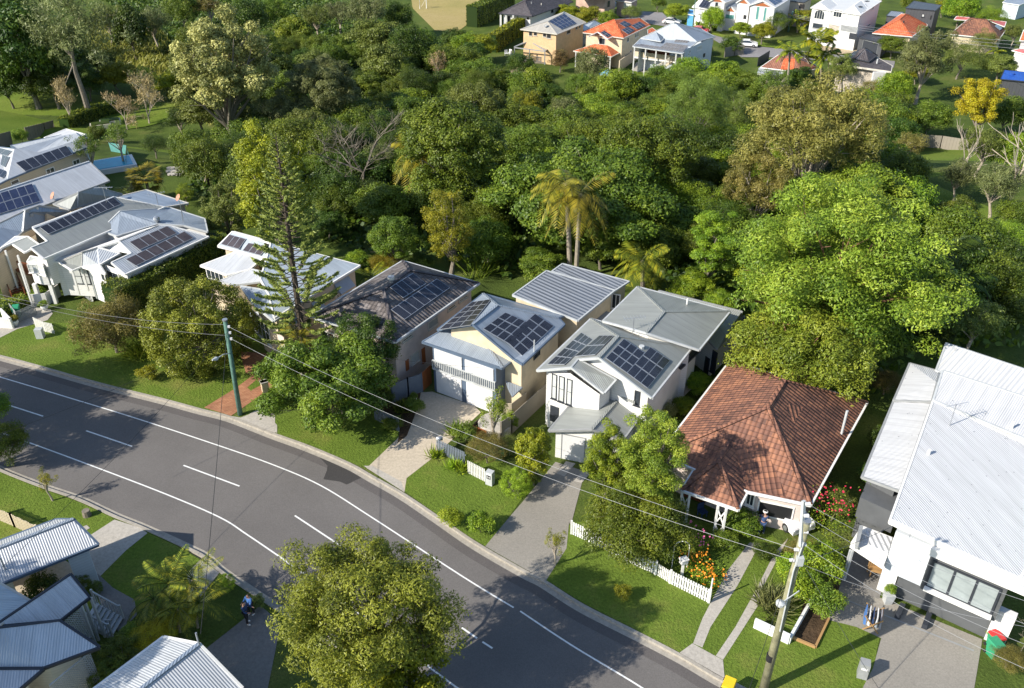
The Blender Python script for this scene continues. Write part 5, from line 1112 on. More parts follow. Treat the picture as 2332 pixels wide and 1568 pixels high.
h.block([[h.v('a4 765 535', 5.4), h.v('a4 905 500', 5.6), h.v('a4 985 405', 7.2), h.v('a4 930 425', 6.7)], [h.v('a4 905 500', 5.6), h.v('a4 1020 525', 5.5), h.v('a4 1090 468', 5.7), h.v('a4 985 405', 7.2)]], 'tile_darkbrown', None, 'trim_dark', nowall=True)
h.solar(['a4 780 528', 'a4 845 522', 'a4 932 432', 'a4 890 436'], 2, 3, 'solar_grey'); h.solar(['a4 912 498', 'a4 970 515', 'a4 1050 450', 'a4 990 415'], 2, 4, 'solar_blue'); h.pipe('a4 1083 545', .9, .15, 'trim_lightgrey')
m_ = MB(); p, q = h.v('a4 1055 612', 4.8), h.v('a4 1160 612', 4.8); m_.beam(p, q, .5, 4.8); m_.build('chimney_wall', 'render_white', h.e)
h = House('blue_roof_house', 'vivid blue iron roofed building at the right edge behind the golden tree', 'building', 'a4 2250 740')
h.block([[h.v('a4 2130 672', 3.4), h.v('a4 2420 700', 3.4), h.v('a4 2420 620', 4.0), h.v('a4 2165 595', 4.0)]], 'roof_vividblue', 'wall_darkgrey', 'trim_dark', .2); h.pipe('a4 2230 635', .3, .4, 'roof_vividblue', name='skylight')
h = House('pink_edge_house', 'white house with pink and orange roof cut by the right edge', 'house', 'e3 1300 480')
h.block([[h.v('e3 1240 385', 3.4), h.v('e3 1400 430', 3.4), h.v('e3 1440 380', 3.6), h.v('e3 1290 375', 3.8)]], 'roof_pink', 'render_white', 'trim_white', .3); h.block([[h.v('e3 1300 310', 5.4), h.v('e3 1420 315', 5.4), h.v('e3 1420 220', 7), h.v('e3 1330 230', 6.5)]], 'tile_orange', 'render_white', 'trim_white', .3)
h = House('tank_house', 'grey blue house at the top right corner behind the cream water tank', 'house', 'e3 1290 60')
h.block([[h.v('e3 1170 20', 3.4), h.v('e3 1300 40', 3.4), h.v('e3 1400 0', 3.8), h.v('e3 1230 -30', 3.8)]], 'roof_bluegrey', 'wall_bluewhite', 'trim_white', .2)
t_ = MB(); p = G('e3 1245 82'); lathe(t_, p, [(1.5, 0), (1.6, .4), (1.5, .8), (1.6, 1.2), (1.5, 1.6), (1.6, 2.0), (1.2, 2.3), (.01, 2.4)], 16); tag(t_.build('water_tank', 'trim_cream'), 'cream ribbed water tank near the top right corner', 'water tank')
# blue roofed garden pavilion
h = House('garden_pavilion', 'small white cubby pavilion with bright blue pyramid roof above the creek', 'pavilion', 'e1 820 620')
q = [h.v(x, 3.0) for x in ('e1 756 562', 'e1 830 580', 'e1 886 564', 'e1 800 548')]; ap = h.v('e1 822 530', 3.9)
h.block([[q[0], q[1], ap], [q[1], q[2], ap], [q[2], q[3], ap], [q[3], q[0], ap]], 'tarp_blue', None, 'tarp_blue', nowall=True); h.posts(['e1 768 570', 'e1 828 584', 'e1 875 570'], 0, 2.9, .09); h.slab(['e1 760 640', 'e1 940 660', 'e1 985 600', 'e1 800 600'], .6, .3, 'timber_stain', 'deck'); h.slab(['e1 880 640', 'e1 930 665', 'e1 975 615', 'e1 930 595'], 2.0, .1, 'tile_red', 'side_roof')
# ------------------------------------------------------------------ trees
def leaves_mesh(name, P_, Nn, Ln, Wd, tone, rng, droop=0.0, along=None):
    n = len(P_); Nn = Nn/np.maximum(np.linalg.norm(Nn, axis=1, keepdims=True), 1e-6)
    t = rng.normal(size=(n, 3)) if along is None else along+rng.normal(size=(n, 3))*.35
    t[:, 2] -= droop; t -= Nn*np.sum(t*Nn, axis=1, keepdims=True); t /= np.maximum(np.linalg.norm(t, axis=1, keepdims=True), 1e-6)
    b = np.cross(Nn, t); Ln = np.asarray(Ln).reshape(-1, 1); Wd = np.asarray(Wd).reshape(-1, 1)
    V = np.empty((n, 4, 3)); V[:, 0] = P_-t*Ln*.5; V[:, 1] = P_+b*Wd*.5-t*Ln*.05; V[:, 2] = P_+t*Ln*.5; V[:, 3] = P_-b*Wd*.5-t*Ln*.05
    me = bpy.data.meshes.new(name); me.vertices.add(n*4); me.loops.add(n*4); me.polygons.add(n)
    me.vertices.foreach_set('co', V.reshape(-1)); me.loops.foreach_set('vertex_index', np.arange(n*4, dtype=np.int32))
    me.polygons.foreach_set('loop_start', np.arange(0, n*4, 4, dtype=np.int32)); me.polygons.foreach_set('loop_total', np.full(n, 4, dtype=np.int32))
    a = me.attributes.new('tone', 'FLOAT', 'FACE'); a.data.foreach_set('value', np.clip(tone, 0, 1).astype(np.float32))
    me.update(calc_edges=True); me.materials.append(M['leaf_mid']); return me
def unit(v): return v/np.maximum(np.linalg.norm(v, axis=-1, keepdims=True), 1e-6)
KIN = {}
def crown(key, seed, n=15000, nc=60, cr=.26, L=.05, W=.025, vr=.75, low=-.45, flat=.75, droop=0., inner=.2, open_=0., wob=.14, fill=.35, lobes=0):
    rng = np.random.default_rng(seed); k = np.arange(nc)+.5; z = 1-(1-low)*k/nc; ph = k*2.39996+rng.normal(size=nc)*.35
    r = np.sqrt(np.maximum(0, 1-z*z)); D = np.stack([r*np.cos(ph), r*np.sin(ph), z], 1); D = unit(D+rng.normal(size=(nc, 3))*.10)
    lob = 1+wob*(np.sin(3*ph+seed)+np.sin(2*ph*1.7+z*4+seed*2))*.6
    rad = (1-cr*.75)*rng.uniform(1-inner, 1.0, nc)*lob; Cc = D*rad[:, None]
    ni = int(nc*fill); Ci = unit(rng.normal(size=(ni, 3)))*rng.uniform(.15, .62, (ni, 1)); Ci[:, 2] = np.abs(Ci[:, 2])*.9-.2
    C_all = np.concatenate([Cc, Ci]); C_all[:, 2] *= vr; S_ = cr*rng.uniform(.65, 1.3, len(C_all)); wt = S_**2; wt[nc:] *= .5; wt /= wt.sum()
    tn = rng.uniform(0, 1, len(C_all)); idx = rng.choice(len(C_all), n, p=wt)
    d = unit(rng.normal(size=(n, 3))+np.array([0, 0, .35])); rr = rng.uniform(.55, 1.0, n)**.6*(1+rng.normal(size=n)*.10)
    sub = 1+.22*np.sin(d[:, 0]*7+idx)*np.sin(d[:, 1]*6+idx*2)*np.sin(d[:, 2]*5+idx*3)*1.6
    Pp = C_all[idx]+d*(S_[idx]*rr*sub)[:, None]*np.array([1, 1, flat]); 
    Nn = d+rng.normal(size=(n, 3))*.55+np.array([0, 0, .45])
    if open_ > 0:
        keep = rng.uniform(size=n) > open_*(np.sin(Pp[:, 0]*9+seed)*np.sin(Pp[:, 1]*8)*np.sin(Pp[:, 2]*9+1) > -.1); Pp, Nn, idx = Pp[keep], Nn[keep], idx[keep]
    tone = .5*tn[idx]+.5*rng.uniform(0, 1, len(Pp)); s_ = rng.uniform(.7, 1.3, len(Pp))
    me = leaves_mesh('crown', Pp, Nn, L*s_, W*s_, tone, rng, droop)
    # trunk with limbs: z=0 ground .. 1 crown centre (crown radius 1 in xy, vertical scale applied apart)
    KIN.setdefault(key, []).append((me, C_all[:nc], vr)); return me
def limbs(Cc, H_, rv, R, rng, n=9, r0=.035, fork=.5, bend=.05):
    mb = MB(); hc = H_-rv; base = r0*H_; f = max(.15*H_, hc*fork); bx, by = rng.normal(size=2)*bend*H_
    top = Vector((bx, by, f)); mb.tube([(0, 0, -.3), (bx*.3, by*.3, f*.4), top], [base, base*.8, base*.62], 7)
    ids = rng.choice(len(Cc), min(n, len(Cc)), replace=False)
    for i in ids:
        c = Cc[i]; e = Vector((c[0]*R*.95, c[1]*R*.95, hc+c[2]*R)); 
        if e.z < f*.7: continue
        m_ = top.lerp(e, .5)+Vector((rng.normal()*.06*R, rng.normal()*.06*R, .06*R)); mb.tube([top-Vector((0, 0, .2)), m_, e], [base*.42, base*.25, base*.07], 5, cap=False)
        for q in range(2):
            j = m_.lerp(e, .2+.3*q); k = j+Vector((rng.normal()*.2*R, rng.normal()*.2*R, abs(rng.normal())*.15*R)); mb.tube([j, k], [base*.14, base*.04], 4, cap=False)
    return mb
crown('broad', 11, 16000, 62, .25, .055, .032); crown('broad', 12, 16000, 50, .28, .055, .032, wob=.2); crown('broad', 13, 17000, 75, .22, .05, .03, vr=.8)
crown('gum', 21, 15000, 70, .19, .075, .02, droop=.8, open_=.35, inner=.4, wob=.25, flat=.9); crown('gum', 22, 16000, 90, .17, .07, .02, droop=.9, open_=.35, inner=.45, wob=.3, flat=.9)
crown('fine', 31, 20000, 80, .21, .038, .016, flat=.7, inner=.3); crown('fine', 32, 20000, 60, .24, .038, .016, flat=.65, inner=.35, wob=.25)
crown('feather', 41, 18000, 46, .26, .075, .028, flat=.5, inner=.3, droop=.3, wob=.25); crown('feather', 42, 18000, 38, .30, .07, .028, flat=.45, inner=.35, droop=.3, wob=.3)
crown('round', 51, 18000, 110, .16, .04, .026, vr=.95, inner=.08, low=-.75, wob=.05); crown('column', 61, 17000, 90, .22, .05, .03, vr=1.7, low=-.8, wob=.1)
crown('column', 62, 17000, 80, .25, .055, .03, vr=1.5, low=-.8, wob=.2, inner=.3); crown('shrub', 71, 5000, 30, .3, .10, .055, vr=.8, low=-.3); crown('shrub', 72, 5000, 26, .33, .11, .05, vr=.75, low=-.3, wob=.25)
crown('sparse', 81, 5200, 38, .2, .07, .035, vr=.9, open_=.5, inner=.5, wob=.35); crown('sparse', 82, 5200, 30, .22, .07, .035, vr=1.1, open_=.5, inner=.5, wob=.35)
crown('bigleaf', 91, 15000, 48, .27, .075, .045, inner=.25, wob=.2)
SEEN = {}
TREES = []
def put(name, me, mat, parent, loc=(0, 0, 0), sc=(1, 1, 1), rz=0):
    o = bpy.data.objects.new(name, me); C.objects.link(o); o.parent = parent; o.location = loc; o.scale = sc; o.rotation_euler.z = rz
    if mat:
        o.material_slots[0].link = 'OBJECT'; o.material_slots[0].material = M[mat]
    return o
TRK = {}
def tree(x, y, wpx, kind, colr, label, hgt=None, vs=1.0, name='tree', cat='tree', group=None, bark='bark_dark', var=None, n=7, r0=.03, ground=None, fork=.5, bend=.04, rz=None, cap=None):
    rng = np.random.default_rng(int(x*31+y*17+wpx)); vs_ = KIN[kind]; me, Cc, vr = vs_[(int(x+y) if var is None else var) % len(vs_)]; vr = vr*vs
    p = G((x, y), 5); R = 3
    for _ in range(8):
        dep = Rp(p)[2]; R = wpx/2*dep/F; rv = R*vr; H_ = min(hgt or 99, rv*2+(cap if cap is not None else {'gum': .7, 'sparse': 1.2}.get(kind, .25))*R); hc = max(H_-rv, rv*.85); p = G((x, y), hc)
    if ground is not None: pass
    g = T(p.x, p.y); e = empty(name, (p.x, p.y, g), label, cat, group); e.rotation_euler.z = rng.uniform(0, 6.28) if rz is None else rz
    put('crown', me, colr, e, (0, 0, hc), (R, R, R*vs))
    key = (kind, (int(x+y) if var is None else var) % len(vs_), round(H_/R), bark)
    if key not in TRK:
        mb = limbs(Cc*np.array([1, 1, vs]), H_, rv, R, rng, n, r0, fork, bend); o = mb.build('trunk', bark); TRK[key] = (o.data, H_, R); C.objects.unlink(o); bpy.data.objects.remove(o)
    tm, H0, R0 = TRK[key]; o = bpy.data.objects.new('trunk', tm); C.objects.link(o); o.parent = e; o.scale = (R/R0, R/R0, H_/H0)
    TREES.append((x, y, wpx, p.x, p.y, R)); return e
def own(x, y, wpx, colr, label, seed, hgt=None, n=60000, name='tree', bark='bark_grey', nl=14, r0=.03, fork=.4, vs=1, cap=.6, **kw):
    key = 'own%d' % seed; crown(key, seed, n=n, **kw); return tree(x, y, wpx, key, colr, label, hgt, vs, name, bark=bark, n=nl, r0=r0, fork=fork, cap=cap)

# hero trees near the street
own(1905, 620, 520, 'leaf_bright', 'huge bright yellow green spreading mango like tree beside the white modern house', 101, 15, n=120000, nc=200, cr=.14, L=.03, W=.011, vr=.8, low=-.7, flat=.6, inner=.4, wob=.2, open_=.12, bark='bark_orange', name='spreading_tree', nl=26)
own(1830, 790, 340, 'leaf_bright', 'lower bright green bough mass under the huge spreading tree behind the red tiled house', 102, 8, n=40000, nc=90, cr=.18, L=.045, W=.016, vr=.55, flat=.6, bark='bark_orange', name='spreading_tree')
own(1960, 440, 210, 'leaf_bright', 'bright green tree crown rising above the huge spreading tree at upper right', 103, 16, n=22000, nc=60, cr=.22, L=.07, W=.026, vr=.6, flat=.6, bark='bark_orange', name='spreading_tree')
own(825, 1400, 460, 'leaf_round', 'large open olive green street tree overhanging the road at the bottom centre', 104, 9.5, cap=.8, n=85000, nc=120, cr=.15, L=.034, W=.011, vr=.62, low=-.25, inner=.45, flat=.8, wob=.2, open_=.25, fill=.1, bark='bark_dark', name='street_tree', nl=34, r0=.035, fork=.3)
own(905, 1530, 270, 'leaf_yellow', 'yellow green leafy tree at the bottom edge in front of the olive street tree', 105, 7.5, n=26000, nc=60, cr=.2, L=.06, W=.032, vr=.6, bark='bark_dark', name='street_tree')
own(447, 745, 258, 'leaf_round', 'round dense yellowish green tree beside the green power pole', 106, 7.6, n=52000, nc=150, cr=.13, L=.036, W=.02, vr=.92, low=-.8, inner=.12, wob=.07, flat=.95, name='round_tree')
own(755, 880, 330, 'leaf_mid', 'broad glossy green verge tree in front of the brown tiled house', 107, 6.2, n=60000, nc=80, cr=.16, L=.04, W=.019, vr=.72, low=-.35, inner=.45, wob=.25, flat=.7, name='verge_tree', nl=18)
own(830, 790, 170, 'leaf_dark', 'darker upper crown behind the glossy verge tree against the cream wall', 108, 7.6, n=26000, nc=50, cr=.2, L=.05, W=.02, vr=.95, low=-.5, name='verge_tree')
own(1488, 1050, 165, 'leaf_bright', 'tall bright green conical garden tree against the red tiled roof', 109, 12, n=44000, nc=120, cr=.18, L=.045, W=.028, vr=1.9, low=-.85, inner=.3, wob=.22, name='garden_tree', bark='bark_grey')
own(1385, 1045, 120, 'leaf_fresh', 'leafy green tree with yellowing leaves in front of the grey garage roof', 110, 9, n=30000, nc=90, cr=.2, L=.055, W=.033, vr=1.75, low=-.8, inner=.3, name='garden_tree')
own(1448, 1190, 270, 'leaf_mid', 'wide grey green shrubby tree spilling over the white picket fence', 111, 4.0, n=42000, nc=80, cr=.19, L=.045, W=.015, vr=.58, low=-.3, inner=.25, name='garden_tree')
own(1215, 1030, 90, 'leaf_yellow', 'yellow green rounded tree beside the white garage door', 112, 6, n=16000, nc=60, cr=.22, L=.08, W=.05, vr=1.6, low=-.8, name='garden_tree')
own(250, 745, 190, 'leaf_scrub', 'scraggly brown green shrub tree in front of the white cottage stairs', 113, 5.0, n=32000, nc=80, cr=.18, L=.045, W=.014, vr=.75, low=-.5, inner=.4, wob=.2, open_=.25, name='scrubby_tree', bark='bark_grey', nl=16)
own(510, 150, 260, 'leaf_khaki', 'big pale flowered gum with dark limbs above the park edge', 114, 21, n=60000, nc=85, cr=.15, L=.04, W=.022, vr=1.05, low=-.6, inner=.5, wob=.25, open_=.2, fill=.15, flat=.75, name='gum_tree', nl=26, fork=.3)
own(735, 200, 240, 'leaf_grey', 'wide grey green gum dome left of centre on the hillside', 115, 19, n=60000, nc=120, cr=.15, L=.055, W=.014, vr=.85, low=-.55, inner=.3, wob=.2, droop=.8, name='gum_tree', nl=14)
own(1850, 300, 350, 'leaf_brown', 'large brownish gum with pale branches behind the bright spreading tree', 116, 18, n=75000, nc=130, cr=.14, L=.04, W=.012, vr=.62, low=-.5, inner=.4, wob=.25, open_=.25, droop=.5, name='gum_tree', bark='bark_pale', nl=30, fork=.25)
own(1720, 420, 150, 'leaf_brown', 'brown green gum crown left of the bright spreading tree', 117, 14, n=24000, nc=60, cr=.2, L=.06, W=.018, vr=1.1, low=-.6, wob=.25, droop=.5, name='gum_tree', bark='bark_pale')
own(1590, 245, 175, 'leaf_casuarina', 'soft olive she oak like tree below the blue grey verandah house', 118, 17, n=42000, nc=70, cr=.2, L=.05, W=.009, vr=1.0, low=-.6, inner=.35, wob=.2, droop=-.3, name='casuarina_tree', bark='bark_grey')
own(1680, 260, 120, 'leaf_casuarina', 'second soft olive she oak like tree right beside the first below the street', 119, 15, n=26000, nc=50, cr=.23, L=.06, W=.011, vr=1.3, low=-.6, inner=.35, wob=.2, droop=-.3, name='casuarina_tree', bark='bark_grey')
own(2232, 232, 110, 'leaf_gold', 'golden yellow tree near the blue roof at the right', 120, 15, n=30000, nc=70, cr=.2, L=.05, W=.028, vr=1.25, low=-.7, inner=.4, wob=.2, open_=.15, name='golden_tree', nl=16)
own(2110, 130, 125, 'leaf_grey', 'tall dark grey green tree with thick trunk in front of the orange roofs', 121, 18, n=34000, nc=60, cr=.2, L=.055, W=.02, vr=1.15, low=-.6, inner=.45, wob=.3, open_=.2, name='gum_tree', bark='bark_pale', nl=14)
own(1340, 450, 470, 'leaf_mid', 'wide dark layered canopy in the centre of the wood around the tall palms', 122, 9.5, n=90000, nc=110, cr=.16, L=.032, W=.016, vr=.42, low=-.35, inner=.4, wob=.2, flat=.5, name='layered_tree', nl=20)
own(1030, 330, 260, 'leaf_mid', 'broad grey limbed green canopy right of the leaning golden palm', 123, 14, n=50000, nc=100, cr=.17, L=.04, W=.022, vr=.8, low=-.5, inner=.35, name='broad_tree', nl=18, bark='bark_pale')
own(1085, 240, 210, 'leaf_olive', 'light dome shaped tree below the bare sand slope', 124, 13, n=36000, nc=80, cr=.18, L=.045, W=.02, vr=.6, low=-.3, inner=.25, name='broad_tree', bark='bark_pale')
own(1020, 515, 115, 'leaf_yellow', 'upright yellowing tree behind the brown tiled house', 125, 12, n=24000, nc=90, cr=.2, L=.05, W=.028, vr=2.0, low=-.85, inner=.3, name='broad_tree')
own(1025, 425, 120, 'leaf_fresh', 'fresh light green lobed crown above the yellowing tree', 126, 13, n=20000, nc=26, cr=.34, L=.045, W=.025, vr=.8, name='broad_tree')
own(895, 545, 120, 'leaf_mid', 'glossy dark green domed tree behind the brown roof ridge', 127, 9, n=24000, nc=60, cr=.22, L=.05, W=.03, vr=.95, name='broad_tree')
own(620, 425, 185, 'leaf_yellow', 'yellow amber leafed tree behind the tall pine', 128, 15, n=44000, nc=110, cr=.18, L=.05, W=.028, vr=1.6, low=-.8, inner=.3, wob=.2, name='broad_tree')
own(515, 480, 110, 'leaf_olive', 'dark green tree with scattered amber leaves beside the cottage roofs', 129, 11, n=24000, nc=70, cr=.2, L=.055, W=.03, vr=1.3, low=-.8, wob=.2, name='broad_tree')
own(1485, 350, 230, 'leaf_mid', 'large rounded mid green tree in the middle of the wood', 130, 13, n=44000, nc=100, cr=.16, L=.038, W=.022, vr=.75, wob=.15, name='broad_tree', nl=14)
own(1625, 560, 120, 'leaf_fresh', 'feathery fresh green tree between the grey roofs and the spreading tree', 131, 12, n=30000, nc=44, cr=.24, L=.07, W=.025, vr=1.7, low=-.85, inner=.35, wob=.25, flat=.5, droop=.4, name='feathery_tree')
